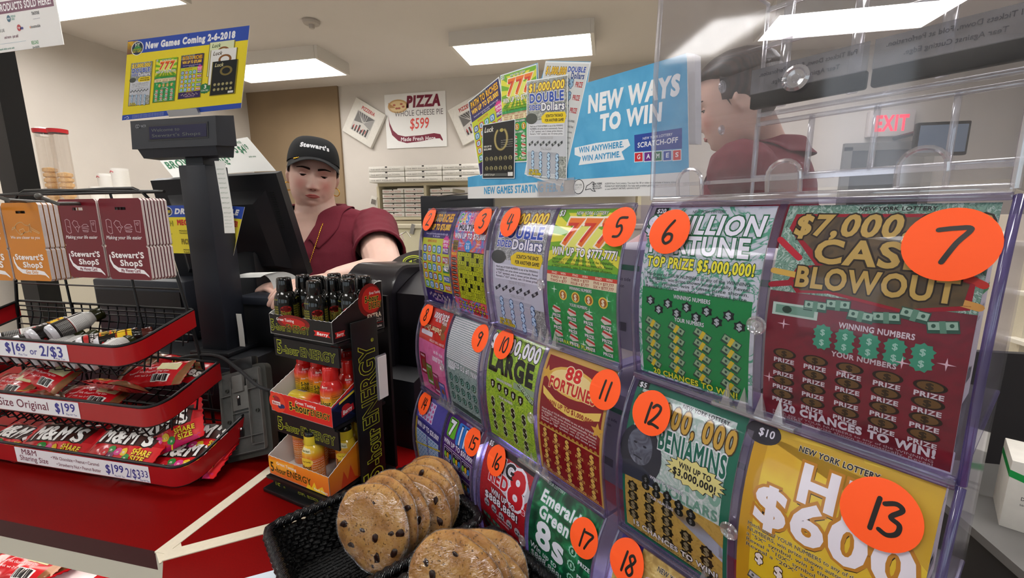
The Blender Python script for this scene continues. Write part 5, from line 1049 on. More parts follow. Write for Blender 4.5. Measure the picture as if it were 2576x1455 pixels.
# ================================================================ COOKIE BASKETS
WK=mat('black_wicker','#0a0a0b',.42,spec=.28,bump=.4,bs=300); WKR=pattern('wicker_wrap',[(.35,'#060607'),(.5,'#17171a'),(.65,'#1e1e22')],180,'wave',rough=.22,dist=.5,bump=.6)
zr=CT+.075
def basket(cs,label,hole=True):
    """cs: four rim corners, counter-clockwise from the far left"""
    ce=sum(cs,Vector())/4; T=thing('cookie_basket',label,'basket',(ce.x,ce.y,CT),'wicker cookie baskets')
    def rr(z,k,r=.022,n=7):
        o=[]
        for i in range(4):
            p=ce+(cs[i]-ce)*k; a=ce+(cs[i-1]-ce)*k; b=ce+(cs[(i+1)%4]-ce)*k; u=(a-p).normalized()*r; v=(b-p).normalized()*r
            for q in range(n+1): t=q/n; w=p+u*(1-t)**2+v*t**2; o.append(Vector((w.x,w.y,z)))
        return o
    rim=rr(zr,1); 
    # wrapped rim: a rope of short turns
    mb=MB().m(WKR); dense=[]
    for a,b in zip(rim,rim[1:]+rim[:1]):
        n=max(1,int((b-a).length/.0028)); dense+=[a.lerp(b,i/n) for i in range(n)]
    rad=[.0068+.0009*math.sin(i*1.57) for i in range(len(dense))]; mb.tube(dense,rad,10,closed=True); mb.build('rim',T)
    # woven sides: strands weaving in and out of stakes
    mb=MB().m(WK)
    nr=11
    for q in range(nr):
        f=q/(nr-1); z=CT+.006+(zr-.012-CT-.006)*f; k=.80+.18*f; ring=rr(z,k); pts=[]
        if hole and q in (6,7,8): pass
        dn=[]
        for a,b in zip(ring,ring[1:]+ring[:1]):
            n=max(1,int((b-a).length/.006)); dn+=[a.lerp(b,i/n) for i in range(n)]
        for i,p in enumerate(dn):
            d=(p-ce); d.z=0; d.normalize(); pts.append(p+d*(.0022 if (i+q)%2 else -.0022)+Vector((0,0,.0009*math.sin(i*2.1+q))))
        mb.tube(pts,.0040,6,closed=True)
    mb.build('woven_side',T)
    mb=MB().m(WK); lo=rr(CT+.004,.80); hi=rr(zr-.004,.985); n=len(lo)
    dl=[];dh=[]
    for i in range(n):
        a,b=lo[i],lo[(i+1)%n]; c,d=hi[i],hi[(i+1)%n]; m=max(1,int((b-a).length/.013))
        for j in range(m): dl.append(a.lerp(b,j/m)); dh.append(c.lerp(d,j/m))
    for a,b in zip(dl,dh): mb.tube([a,b],.0028,6)
    mb.build('stakes',T)
    mb=MB().m(WK); fl=rr(CT+.003,.81); t=tessellate_polygon([[Vector((p.x,p.y,0)) for p in fl]]); mb.add([p-Vector((0,0,.002)) for p in fl],[q for q in t])
    ax=(cs[1]-cs[0]).normalized(); L=(cs[1]-cs[0]).length*.40; ay2=(cs[3]-cs[0]).normalized(); H=(cs[3]-cs[0]).length*.40
    for k in range(14):
        v=-1+2*(k+.5)/14; mb.tube([Vector((ce.x,ce.y,CT+.005))+ay2*H*v+ax*L*(-1+2*i/24)+Vector((0,0,.0016*(1 if (i+k)%2 else -1))) for i in range(25)],.0026,5)
    for k in range(24):
        v=-1+2*(k+.5)/24; mb.tube([Vector((ce.x,ce.y,CT+.006))+ax*L*v-ay2*H,Vector((ce.x,ce.y,CT+.006))+ax*L*v+ay2*H],.0028,5)
    mb.build('woven_floor',T); return T
b0=Hz(668,1330,zr); b1=Hz(1062,1165,zr); b2=Hz(1216,1305,zr); b3=b0+(b2-b1)
B1=basket([b0,b3,b2,b1],'black wicker basket half full of big wrapped cookies in front of the stand')
e=(b2-b1); e.normalize(); sh=e*((b2-b1).length+.022)
nb=[p+sh for p in (b0,b3,b2,b1)]; nb=[Vector((p.x,p.y,zr)) for p in nb]
B2=basket(nb,'nearest black wicker basket at the bottom edge, holding four wrapped cookies')
# cookies in cling film
COOK=pattern('cookie_crumb',[(.2,'#8a5826'),(.42,'#b88240'),(.6,'#cc9a52'),(.8,'#a8712f')],45,rough=.6,dist=.6,bump=.6)
ck=COOK.node_tree; ckb=ck.nodes['Principled BSDF']; ckn=ck.nodes.new('ShaderNodeTexNoise'); ckn.inputs['Scale'].default_value=330; ckn.inputs['Detail'].default_value=2; ckr=ck.nodes.new('ShaderNodeValToRGB'); ckr.color_ramp.elements[0].position=.60; ckr.color_ramp.elements[0].color=(0,0,0,1); ckr.color_ramp.elements[1].position=.68; ckr.color_ramp.elements[1].color=(.75,.75,.75,1)
ckm=ck.nodes.new('ShaderNodeMix'); ckm.data_type='RGBA'; ckm.inputs[7].default_value=lin('#4a2c14'); ckt=ck.nodes.new('ShaderNodeTexCoord'); ck.links.new(ckt.outputs['Object'],ckn.inputs['Vector']); ck.links.new(ckn.outputs['Fac'],ckr.inputs['Fac']); ck.links.new(ckr.outputs['Color'],ckm.inputs[0]); ck.links.new(ckb.inputs['Base Color'].links[0].from_socket,ckm.inputs[6]); ck.links.new(ckm.outputs[2],ckb.inputs['Base Color'])
CHIP=mat('chocolate_chip','#2a1610',.35,var=.2,vs=60); FILM=clear('cling_film','#fbfaf6',.17,rough=.07)
nf=FILM.node_tree; bn=nf.nodes.new('ShaderNodeBump'); bn.inputs['Strength'].default_value=1.0; bn.inputs['Distance'].default_value=.035; nn=nf.nodes.new('ShaderNodeTexNoise'); nn.inputs['Scale'].default_value=70; nn.inputs['Detail'].default_value=4; nn.inputs['Distortion'].default_value=2.5; tcn=nf.nodes.new('ShaderNodeTexCoord')
mpn=nf.nodes.new('ShaderNodeMapping'); mpn.inputs['Scale'].default_value=(3,1,1)
nf.links.new(tcn.outputs['Object'],mpn.inputs[0]); nf.links.new(mpn.outputs[0],nn.inputs['Vector']); nf.links.new(nn.outputs['Fac'],bn.inputs['Height'])
for nd in nf.nodes:
    if nd.type=='BSDF_GLOSSY': nf.links.new(bn.outputs[0],nd.inputs['Normal'])
def cookie(seed,R=.052,T=.013):
    """disc standing on edge: faces along local y, edge in xz"""
    rnd=random.Random(seed); t=thing('cookie','x','cookie',(0,0,0),'wrapped chocolate chip cookies')
    def surf(mb,g,off):
        n=44; rings=[]
        for k,(rr_,y) in enumerate([(.03,-.5),(.25,-.52),(.5,-.52),(.7,-.5),(.85,-.44),(.95,-.28),(1,0),(.95,.28),(.85,.44),(.6,.5),(.3,.52),(.03,.5)]):
            ring=[]
            for i in range(n):
                a=6.28319*i/n; w=1+.03*math.sin(3*a+seed)+.02*math.sin(5*a+seed*2); p=Vector((math.cos(a)*rr_*R*w,y*T*1.0,math.sin(a)*rr_*R*w))
                p+=p.normalized()*0; nz=noise.noise(Vector((p.x*60+seed,p.y*60,p.z*60)))*.0016; p.y+=nz*(1 if y>0 else -1)-off*(1 if y<0 else -1)*min(1,abs(y)*3); k2=1+off/R
                p.x*=k2; p.z*=k2; ring.append(p)
            rings.append(ring)
        mb.loft(rings)
    mb=MB().m(COOK); surf(mb,0,0); mb.build('cookie_body',t,world=False,ang=80)
    mb=MB().m(CHIP)
    for k in range(13 if seed%2 else 9):
        a=rnd.uniform(0,6.28); r=R*.85*math.sqrt(rnd.uniform(.05,1)); s=rnd.uniform(.0022,.005); sd=-1 if rnd.random()<.75 else 1
        b=bmesh.new(); bmesh.ops.create_icosphere(b,subdivisions=2,radius=1)
        for v in b.verts: v.co*=1+.45*noise.noise(v.co*2+Vector((seed+k,0,0)))
        mb.bm(b,TR((r*math.cos(a),sd*T*.48,r*math.sin(a)))@Matrix.Rotation(a,4,'Y')@Matrix.Diagonal((s*1.5,s*.5,s,1)))
    mb.build('chocolate_chips',t,world=False)
    mb=MB().m(FILM); surf(mb,1,.0012); mb.build('cling_wrap',t,world=False,ang=180); return t
def put(seed,px,py,d,R,yaw,lean,label,T=.013):
    t=cookie(seed,R,T); p=Q(px,py,d); t.location=p; t['label']=label
    t.rotation_euler=(Matrix.Rotation(yaw,3,'Z')@Matrix.Rotation(lean,3,'X')@Matrix.Rotation(seed*1.3,3,'Y')).to_euler(); return t
G1='wrapped chocolate chip cookie, '
for a in [(1,937,1326,.585,.059,-.15,-.22,G1+'frontmost of the back basket with its whole face showing'),(2,967,1306,.602,.058,-.2,-.22,G1+'second of the back basket, right behind the frontmost'),(3,992,1290,.617,.058,-.18,-.22,G1+'third of the back basket, end of its front cluster'),
 (4,1045,1290,.625,.056,-.12,-.2,G1+'first of the rear cluster in the back basket'),(5,1062,1268,.641,.057,-.16,-.2,G1+'second of the rear cluster in the back basket'),(6,1074,1251,.656,.058,-.2,-.2,G1+'third of the rear cluster in the back basket'),(7,1088,1243,.672,.058,-.16,-.2,G1+'rearmost in the back basket, touching the ticket bins'),
 (8,1142,1478,.490,.060,-.1,-.25,G1+'frontmost of the nearest basket with a large chip'),(9,1168,1462,.506,.060,-.14,-.25,G1+'second of the nearest basket'),(11,1228,1500,.50,.050,.1,-.3,G1+'tucked low at the right of the nearest basket'),(10,1215,1452,.524,.059,.0,-.22,G1+'rearmost of the nearest basket, against the green ticket')]: put(*a)
# paper under the basket corner
q=Hz(690,1452,CT+.001); mb=MB().m(mat('bluish_paper','#cfdbe6',.6)).box((q.x-.005,q.y-.03,CT+.0009),(.06,.07,.0008),Matrix.Rotation(.6,3,'Z')); tag(mb.build('paper_sheet'),'scrap of pale blue paper under the near corner of the cookie basket','paper')
# ================================================================ WIRE CANDY RACK
RD=mat('red_label_strip','#a5141a',.3,coat=.2); 
rack=thing('wire_rack','black wire three-basket candy rack with card hooks on the left of the counter','display rack',(-1.05,.66,CT))
XL0=-1.36
def rowdef(px,py,y,xr):  # front rim right, y of front
    p=Vy(px,py,y); return p.z,y,xr
rows=[rowdef(240,869,.585,-.855),rowdef(312,1021,.57,-.790),rowdef(413,1174,.555,-.722)]
DEP=.135; RISE=.042; SH_=.038
def rimpath(zf,yf,xr,dz=0,r=.035):
    P0=[(XL0,yf+DEP),(XL0,yf+r)]+[(XL0+r-r*math.cos(t),yf+r-r*math.sin(t)) for t in [k*math.pi/12 for k in range(1,6)]]+[(XL0+r,yf),(xr-r,yf)]+[(xr-r+r*math.sin(t),yf+r-r*math.cos(t)) for t in [k*math.pi/12 for k in range(1,6)]]+[(xr,yf+r),(xr,yf+DEP)]
    return [Vector((x,y,zf+dz+RISE*(y-yf)/DEP)) for x,y in P0]
N3B=['top','middle','bottom']
for k,(zf,yf,xr) in enumerate(rows):
    ri=rimpath(zf,yf,xr); lo=rimpath(zf,yf,xr,-SH_)
    mb=MB().m(WIRE); mb.tube(ri,.0028,8); mb.tube(lo,.0022,8); mb.tube([ri[0],ri[-1]],.0028,8); mb.tube([lo[0],lo[-1]],.0022,8)
    fr=.052 if k<2 else .036   # how far the wire bowl hangs below the rim
    n=int((xr-XL0-.05)/.026)
    for i in range(n):
        x=XL0+.035+i*.026; y0,y1=yf,yf+DEP; 
        zz=lambda y:zf+RISE*(y-yf)/DEP
        mb.tube([(x,y0+.001,zz(y0)-SH_),(x+.002,y0+.010,zz(y0)-fr-.010),(x+.003,y0+.022,zz(y0)-fr-.013),(x+.003,y1-.01,zz(y1)-fr-.014),(x+.003,y1,zz(y1)-.03),(x+.003,y1,zz(y1))],.0016,6)
    for v in (.3,.6,.9): y=yf+DEP*v; mb.tube([(XL0,y,zf+RISE*v-fr-.012),(xr-.008,y,zf+RISE*v-fr-.012),(xr,y,zf+RISE*v-SH_)],.0016,6)
    for v in (.2,.4,.6,.8):
        y=yf+DEP*v; mb.tube([(xr,y,zf+RISE*v-SH_),(xr-.006,y,zf+RISE*v-fr-.012)],.0016,6)
    bk=[(XL0,yf+DEP,zf+RISE-.022),(xr,yf+DEP,zf+RISE-.022)]; mb.tube(bk,.0016,6)
    bs=mb.build('basket',rack)
    # coloured strip and its price label
    mb=MB().m(RD); rings=[[p+Vector((0,-.0012 if 0<i<len(ri)-1 else 0,-.002)),q+Vector((0,-.0012,.0015))] for i,(p,q) in enumerate(zip(ri,lo))]
    off=[]
    for i,(p,q) in enumerate(zip(ri,lo)):
        d=(ri[min(i+1,len(ri)-1)]-ri[max(i-1,0)]); nrm=Vector((d.y,-d.x,0)).normalized()*.0032
        off.append([p+nrm-Vector((0,0,.002)),q+nrm+Vector((0,0,.0012))])
    mb.loft([[a,b] for a,b in off],caps=False,closed=False); mb.loft([[b-Vector((0,0,0))+Vector((.0006,.0006,0)),a+Vector((.0006,.0006,0))] for a,b in off],caps=False,closed=False); sp=mb.build('label_strip',rack)
    a=Art(); hh=SH_-.0055; e=Vy([240,318,408][k],[868,1021,1172][k],yf).x-[.022,.012,.010][k]
    if k==2: e=Vy(383,1205,yf).x
    if k==0: e=Vy(180,905,yf).x
    if k==1: e=Vy(207,1040,yf).x
    f=lambda x,y,l:(e+x,yf-.0036-l,zf-SH_+.0025+y)
    B_='#3a3a8c'; M_='#6f2a40'
    if k==0: a.rect(-.36,0,0,hh,'#e6e6ea'); a.L=1; a.t('SHOT',-.235,.010,.017,M_,w=.055,b=1); a.t('$',-.165,.010,.018,B_,w=.016,b=3); a.t('1',-.148,.006,.022,B_,w=.012,b=4); a.t('69',-.136,.013,.015,B_,w=.028,b=3); a.t('Plus Tax',-.132,.004,.004,B_,w=.024); a.t('or',-.100,.008,.013,B_,w=.020,b=1); a.t('2/$3',-.073,.007,.020,B_,w=.062,b=2); a.t('Plus Tax',-.034,.0015,.004,B_,w=.024); a.t('6 HOUR ENERGY',-.35,.010,.016,M_,w=.1,b=1)
    if k==1: a.rect(-.42,0,0,hh,'#e6e4e8'); a.L=1; a.t('King Size Original',-.27,.009,.0165,M_,w=.192,b=1); a.t('$',-.062,.008,.018,B_,w=.014,b=3); a.t('1',-.048,.006,.021,B_,w=.011,b=3); a.t('99',-.037,.012,.016,B_,w=.028,b=2); a.t('Plus NY Tax',-.036,.004,.0035,B_,w=.028)
    if k==2:
        a.rect(-.335,0,0,hh,'#ececf0'); a.L=1; a.t('M&M',-.318,.0185,.0115,M_,w=.042,b=1); a.t('Sharing Size',-.325,.0055,.0105,M_,w=.076,b=1)
        a.t('\u2022 Milk Chocolate \u2022 Peanut \u2022 Caramel',-.24,.018,.0065,M_,w=.122,b=1); a.t('\u2022 Strawberry Nut \u2022 Peanut Butter',-.228,.0055,.0065,M_,w=.112,b=1); a.t('$',-.104,.007,.017,B_,w=.013,b=2); a.t('1',-.091,.007,.019,B_,w=.009,b=3); a.t('99',-.082,.012,.014,B_,w=.023,b=2); a.t('2/$3',-.056,.005,.018,B_,w=.036,b=1); a.t('33',-.02,.010,.013,B_,w=.018,b=1); a.t('Plus NY Tax',-.084,.002,.0035,B_,w=.024); a.t('Plus NY Tax',-.024,.001,.0035,B_,w=.022)
    mb=MB().m(WHITE); mb.art(a,f); o=mb.build('price_label',rack); o['label']='white paper price label'
# back frame: leaning side wires, cross wires, top hoop, card hooks
yb=.715
tops=[Vy(0,491,yb),Vy(270,475,yb),Vy(335,474,yb),Vy(360,485,yb),Vy(376,503,yb)]
up=[Vy(427,636,yb),Vy(474,788,yb),Vy(520,960,yb),Vector((Vy(545,1100,yb).x,yb,CT+.01))]
lft=[Vector((2*(-1.11)-p.x,p.y,p.z)) for p in tops[::-1]+up]
mb=MB().m(WIRE); path=up[::-1]+tops[::-1]; mb.tube(path,.0032,8); mb.tube([Vector((2*-1.11-p.x,p.y,p.z)) for p in path],.0032,8); mb.tube([tops[0],Vector((2*-1.11-tops[0].x,yb,tops[0].z))],.0032,8)
def xat(z):
    pts=tops[2:]+up
    for a,b in zip(pts,pts[1:]):
        if b.z<=z<=a.z: return a.x+(b.x-a.x)*(a.z-z)/max(1e-6,a.z-b.z)
    return pts[-1].x
zs=[CT+.03]+[Vy(440,y,yb).z for y in (1000,900,840,790,728,700,668,606,574,540)]
for z in zs: x=xat(z); mb.tube([(2*-1.11-x,yb,z),(x,yb,z)],.0018,6)
q=Vy(275,480,yb); mb.tube([(q.x,yb,q.z),(q.x+.012,yb,Vy(290,560,yb).z),(q.x+.05,yb+.002,CT+.01)],.0026,6)
q=Vy(160,700,yb); mb.tube([(q.x,yb,q.z+.10),(q.x+.02,yb,CT+.01)],.0026,6)
mb.build('back_frame',rack)
for xx in (-1.30,-.745):
    MB().m(WIRE).tube([(xx,.60,CT+.0035),(xx,yb,CT+.0035),(xx,yb,CT+.06)],.003,8).build('foot',rack)
HK=mat('grey_hook','#55534f',.4,metal=.4)
def hook(px,py,px1,py1,y0,y1,tip=True):
    a=Vy(px,py,y0); b=Vy(px1,py1,y1); pts=[Vector((b.x,yb,b.z)),b,a]
    if tip: pts+=[a+Vector((-.012,-.010,.008)),a+Vector((-.016,-.014,.012))]
    mb=MB().m(HK); mb.tube(pts,[.0032]*len(pts),8)
    if tip: 
        bm_=bmesh.new(); bmesh.ops.create_icosphere(bm_,subdivisions=2,radius=.0055); mb.bm(bm_,TR(pts[-1]))
    mb.build('card_hook',rack)
hook(20,504,150,512,.555,.7); hook(145,513,300,512,.555,.7)
hook(-60,525,50,523,.555,.7)
# gift cards: each stack is a row of cards hanging from a hook
CBACK=mat('card_back','#cfc4c0',.5,var=.05,vs=400)
def cardart(kind,w,h):
    def fn(a):
        k=w/100; W_='#efe9e8'; ln='#d9b98a' if kind=='o' else '#cfa9b0'
        a.place(-w/2,-h/2,k); H=h/k; a.L=1
        if kind=='o':
            for p in [[(28,H*.70),(36,H*.74),(48,H*.755),(56,H*.72),(66,H*.71),(64,H*.64),(52,H*.63),(40,H*.595),(30,H*.66),(28,H*.70)],[(18,H*.655),(30,H*.69)],[(18,H*.655),(22,H*.69),(30,H*.69)],[(66,H*.715),(70,H*.735),(70,H*.625),(66,H*.645)],[(70,H*.69),(92,H*.625),(90,H*.612),(70,H*.665)],[(38,H*.655),(50,H*.675),(54,H*.63),(42,H*.605),(38,H*.655)]]: a.line(smooth(p,3) if len(p)>5 else p,1.1,ln)
            a.t('We are closer to you',10,H*.545,5.6,W_,w=80,b=1,sh=.25)
        else:
            for p in [[(12,H*.60),(12,H*.74),(18,H*.75),(24,H*.73),(24,H*.58),(18,H*.57),(12,H*.60)],[(16,H*.66),(22,H*.65)],[(34,H*.66),(30,H*.70),(36,H*.735),(44,H*.72),(46,H*.67),(50,H*.655),(46,H*.64),(42,H*.66),(36,H*.645),(34,H*.66)],[(36,H*.645),(42,H*.585),(46,H*.64)],[(54,H*.66),(60,H*.685),(68,H*.685),(72,H*.655),(54,H*.65)],[(54,H*.63),(60,H*.635),(72,H*.625)],[(55,H*.61),(70,H*.605),(68,H*.59),(57,H*.595),(55,H*.61)],[(78,H*.73),(92,H*.73),(90,H*.59),(80,H*.60),(79,H*.72)],[(82,H*.70),(88,H*.705),(86,H*.675),(83,H*.68),(82,H*.70)]]: a.line(p,1.0,ln)
            a.t('Making your life easier',6,H*.505,6.4,W_,w=84,b=1,sh=.25)
        cm='#c8741a' if kind=='o' else '#6f1426'
        a.t("Stewart'S",12,H*.275,10.5,W_,w=78,b=3); a.t('ShopS',30,H*.175,10.5,W_,w=54,b=3); a.L=1
        a.poly([(6,H*.31),(9,H*.31),(9.5,H*.25),(14,H*.19),(24,H*.15),(44,H*.14),(70,H*.14),(84,H*.125),(94,H*.06),(95,H*.035),(86,H*.075),(72,H*.085),(42,H*.082),(24,H*.095),(12,H*.15),(6,H*.23)],'#ece8ea'); a.L=2
        a.t('Gas Only' if kind=='o' else 'My Money Card',34 if kind=='o' else 30,H*.095,6,'#d08a3a' if kind=='o' else '#7c2438',w=34 if kind=='o' else 46,b=3)
        a.home()
    return fn
def cards(tl,tr_,bl,y,kind,n,label,step):
    a=Vy(*tl,y); b=Vy(*tr_,y); c=Vy(*bl,y); w=b.x-a.x; h=a.z-c.z; cx=(a.x+b.x)/2+ (c.x-a.x)*.5*0; cz=(a.z+c.z)/2
    colr=mat('card_orange','#c87a1a',.35,coat=.2) if kind=='o' else mat('card_maroon','#6a0a1c',.35,coat=.2)
    nz=h*.42
    for i in range(n):
        t=MB().m(colr); r=.004; W2,H2=w/2,h/2; zc=-H2+nz
        P_=[(-W2+r,-H2),(W2-r,-H2),(W2,-H2+r),(W2,zc-.003),(W2-.003,zc),(W2,zc+.003),(W2,H2-r),(W2-r,H2),(-W2+r,H2),(-W2,H2-r),(-W2,zc+.003),(-W2+.003,zc),(-W2,zc-.003),(-W2,-H2+r)]
        # slot for the hook
        slot=[(-.012,H2-.020),(-.012,H2-.015),(.012,H2-.015),(.012,H2-.020)]
        M=TR((cx+step[0]*i,y+step[1]*i,cz+step[2]*i))@Matrix.Rotation(math.pi/2,4,'X')@Matrix.Rotation(0,4,'Z')
        m2=len(P_); tt=tessellate_polygon([[Vector((x,z,0)) for x,z in P_],[Vector((x,z,0)) for x,z in slot]]); al=P_+slot; th=step[1]*.78
        t.add([M@Vector((x,z,0)) for x,z in al]+[M@Vector((x,z,-th)) for x,z in al],[q for q in tt])
        t.m(CBACK); vs=[M@Vector((x,z,0)) for x,z in P_]+[M@Vector((x,z,-th)) for x,z in P_]; t.add(vs,[(j,m2+j,m2+(j+1)%m2,(j+1)%m2) for j in range(m2)]); t.add([M@Vector((x,z,-th)) for x,z in al],[tuple(reversed(q)) for q in tt])
        if i==0: A=Art(); cardart(kind,w,h)(A); X,Y,Z=cx,y,cz; t.art(A,lambda x,z,l:(X+x,Y-.0002-l,Z+z))
        elif i<2: t.m(colr)
        o=t.build('gift_card'); tag(o,(label+', front card' if i==0 else label+', %s card from the front'%['second','third','fourth','fifth','sixth','seventh','eighth','ninth','tenth','eleventh','twelfth'][i-1]),'gift card','gift cards hanging on the rack')
cards((245,500),(352,497),(272,702),.598,'m',8,'maroon gift card on the right hook',(.0008,.0052,0))
cards((143,502),(238,498),(168,697),.60,'m',2,'maroon gift card on the hook left of the rightmost stack',(.0002,.003,0))
cards((0,511),(93,508),(42,705),.60,'o',9,'orange gas gift card on the second hook from the left',(.0,.0078,0))
cards((-108,515),(-6,511),(-62,703),.60,'o',2,'orange gas gift card at the left edge of the photo',(.0002,.003,0))
# ---------------- bags
def bag(name,L,Wd,H,basem,artf,seed):
    t=None; nx,ny=26,14
    def top(x,y):
        u=min(1,abs(2*x/L)); v=min(1,abs(2*y/Wd)); ue=min(1,u/.93)
        z=H*(1-ue**3.2)*(1-v**2.6)**.7*(1+.35*noise.noise(Vector((x*38+seed,y*38,seed*.7)))) 
        z+=.0022*noise.noise(Vector((x*110,y*110,seed)))*(1-ue**6)
        return z+.0010
    mb=MB().m(basem); zig=lambda x,j:x+(.0016*(1 if j%2 else -1) if abs(abs(x)-L/2)<1e-6 else 0)
    mb.grid(lambda u,v:(zig(-L/2+L*u,round(v*ny)),-Wd/2+Wd*v,top(-L/2+L*u,-Wd/2+Wd*v)),nx,ny)
    mb.grid(lambda u,v:(zig(-L/2+L*u,round((1-v)*ny)),Wd/2-Wd*v,-.45*top(-L/2+L*u,Wd/2-Wd*v)+.0004),nx,ny)
    a=Art(); artf(a,L,Wd); mb.art(a,lambda x,y,l:(x,y,top(x,y)+l),xs=[-L/2+L*k/nx for k in range(1,nx)],ys=[-Wd/2+Wd*k/ny for k in range(1,ny)],dl=.0003)
    o=mb.build(name,ang=180); return o
FOILR=mat('red_candy_foil','#b5121c',.25,coat=.4,var=.08,vs=40); FOILB=mat('brown_gold_foil','#7a5232',.28,metal=.3,coat=.3,var=.3,vs=40); FOILM=mat('red_share_foil','#c0141f',.25,coat=.4,var=.1,vs=30)
def aMM(a,L,W):
    k=L/100; a.place(-L/2,-W/2,k); H=W/k; a.rect(4,0,96,H*.13,'#c01a5a'); a.poly([(30,0),(100,0),(100,H*.5),(62,H*.42)],'#d41c22'); a.L=1
    BR='#3a1710'
    a.poly([(8,H*.40),(88,H*.44),(92,H*.86),(14,H*.88)],BR)
    a.L=2; a.t("m&m's",13,H*.47,H*.30,'#f2efec',w=72,b=4,oc='#1e0d0a',ob=4) if 0 else a.t("M&M'S",13,H*.46,H*.34,'#f2efec',w=74,b=3,oc='#1e0d0a',ob=4)
    for x,y,c in ((34,.24,'#c8202a'),(44,.18,'#7a2a5a'),(52,.27,'#d63a8a'),(66,.16,'#2f8a3a'),(60,.28,'#e8c22a'),(42,.30,'#2f8a3a')): a.L=3; a.ell(x,H*y,5,H*.085,c); a.L=4; a.t('m',x,H*(y-.035),H*.06,'#f2efec',w=3,al='c',b=2)
    a.L=4; a.t('SHARE',72,H*.25,H*.11,'#f0d02a',w=20,b=3,oc='#8a1016'); a.t('SIZE',74,H*.11,H*.11,'#f0d02a',w=15,b=3,oc='#8a1016'); a.L=1; a.line([(62,0),(78,H*.4)],1.4,'#f0d02a'); a.home()
def aTu(a,L,W):
    k=L/100; a.place(-L/2,-W/2,k); H=W/k; a.L=0; a.ell(70,H*.5,24,H*.42,FOILB); a.poly([(4,0),(30,0),(26,H),(4,H)],FOILB); a.L=1; a.ell(58,H*.66,13,H*.24,'#d8a44a'); a.L=2; a.ell(56,H*.7,7,H*.14,'#8a4a22'); a.t('Turtles',48,H*.26,H*.30,'#f0ece8',w=46,b=3,sh=.2,oc='#3a2416',ob=4); a.t('Original',36,H*.12,H*.09,'#f0dada',w=26,b=1,sh=.2); a.home()
def aTuB(a,L,W):
    k=L/100; a.place(-L/2,-W/2,k); H=W/k; a.L=0; a.poly([(0,0),(14,0),(10,H),(0,H)],FOILB); a.poly([(88,0),(100,0),(100,H),(92,H)],FOILB); a.L=1; a.t('Original',36,H*.62,H*.11,'#e8c0c4',w=28,b=1,sh=.2); a.t('caramel nut clusters king size',22,H*.46,H*.07,'#e8c0c4',w=56,b=1); a.t('Net wt 2 oz',34,H*.32,H*.06,'#e8c0c4',w=24); a.rect(60,H*.1,82,H*.36,'#e6e4e0')
    for q in range(10): a.L=2; a.rect(61+2*q,H*.12,62+2*q+.6*(q%3),H*.34,'#1a1616')
    a.L=1; a.rect(60,H*.55,86,H*.85,'#cfc79a'); a.home()
mmA=bag('candy_bag',.165,.085,.014,FOILM,aMM,1.0); mmB=bag('candy_bag',.165,.085,.015,FOILM,aMM,5.0)
tuA=bag('candy_bar',.155,.062,.012,FOILR,aTu,2.0); tuB=bag('candy_bar',.155,.062,.012,FOILR,aTuB,7.0)
used=set()
def lay(src,p,rot,label,cat,group):
    e=Euler(rot,'XYZ')
    if src.name not in used: used.add(src.name); o=src
    else: o=src.copy(); COL.objects.link(o)
    o.location=p; o.rotation_euler=e; tag(o,label,cat,group); return o
def on(k,px,py,up=0):  # a point above the floor of basket k under a photo pixel
    zf,yf,xr=rows[k]; n=Vector((0,-RISE,DEP)).normalized(); p0=Vector((0,yf,zf-.05+up)); r=ray(px,py); return EYE+r*((p0-EYE).dot(n)/r.dot(n))
tl=math.atan2(RISE,DEP); GM='share-size candy bags in the bottom basket'; GT='caramel bars in the middle basket'; R=math.radians
lay(mmA,on(2,325,1120,.040),(tl+R(16),0,R(2)),'red share-size candy bag lying over the front rim of the bottom basket','candy bag',GM)
lay(mmB,on(2,150,1112,.022),(tl+R(14),0,R(5)),'red share-size candy bag at the left of the bottom basket','candy bag',GM)
lay(mmA,on(2,505,1108,.012),(tl+R(6),0,R(8)),'red share-size candy bag at the right end of the bottom basket','candy bag',GM)
lay(mmB,on(2,408,1092,.048),(tl+R(30),R(-22),R(24)),'red share-size candy bag standing up at the back of the bottom basket','candy bag',GM)
lay(mmA,on(2,470,1155,.006),(tl+R(4),0,R(10)),'red share-size candy bag under the others by the right front corner','candy bag',GM)
lay(mmB,on(2,40,1110,.008),(tl,0,R(-4)),'red share-size candy bag half out of the photo at the left of the bottom basket','candy bag',GM)
lay(tuA,on(1,290,975,.045),(tl+R(18),R(6),R(168)),'red and brown caramel bar, upside-down name, on top of the middle basket','candy bar',GT)
lay(tuB,on(1,385,945,.040),(tl+R(14),R(-6),R(10)),'red caramel bar with barcode at the right of the middle basket','candy bar',GT)
lay(tuB,on(1,120,945,.046),(tl+R(16),R(4),R(-6)),'red caramel bar, back showing, high in the middle of the middle basket','candy bar',GT)
lay(tuB,on(1,35,970,.034),(tl+R(10),R(-4),R(-3)),'red caramel bar, back showing, at the left of the middle basket','candy bar',GT)
lay(tuA,on(1,90,995,.022),(tl+R(6),R(3),R(176)),'red caramel bar low at the left front of the middle basket','candy bar',GT)
lay(tuB,on(1,230,1000,.012),(tl+R(4),0,R(6)),'red caramel bar at the bottom middle of the middle basket','candy bar',GT)
lay(tuA,on(1,440,925,.030),(tl+R(8),R(8),R(4)),'brown-ended caramel bar in the back right corner of the middle basket','candy bar',GT)
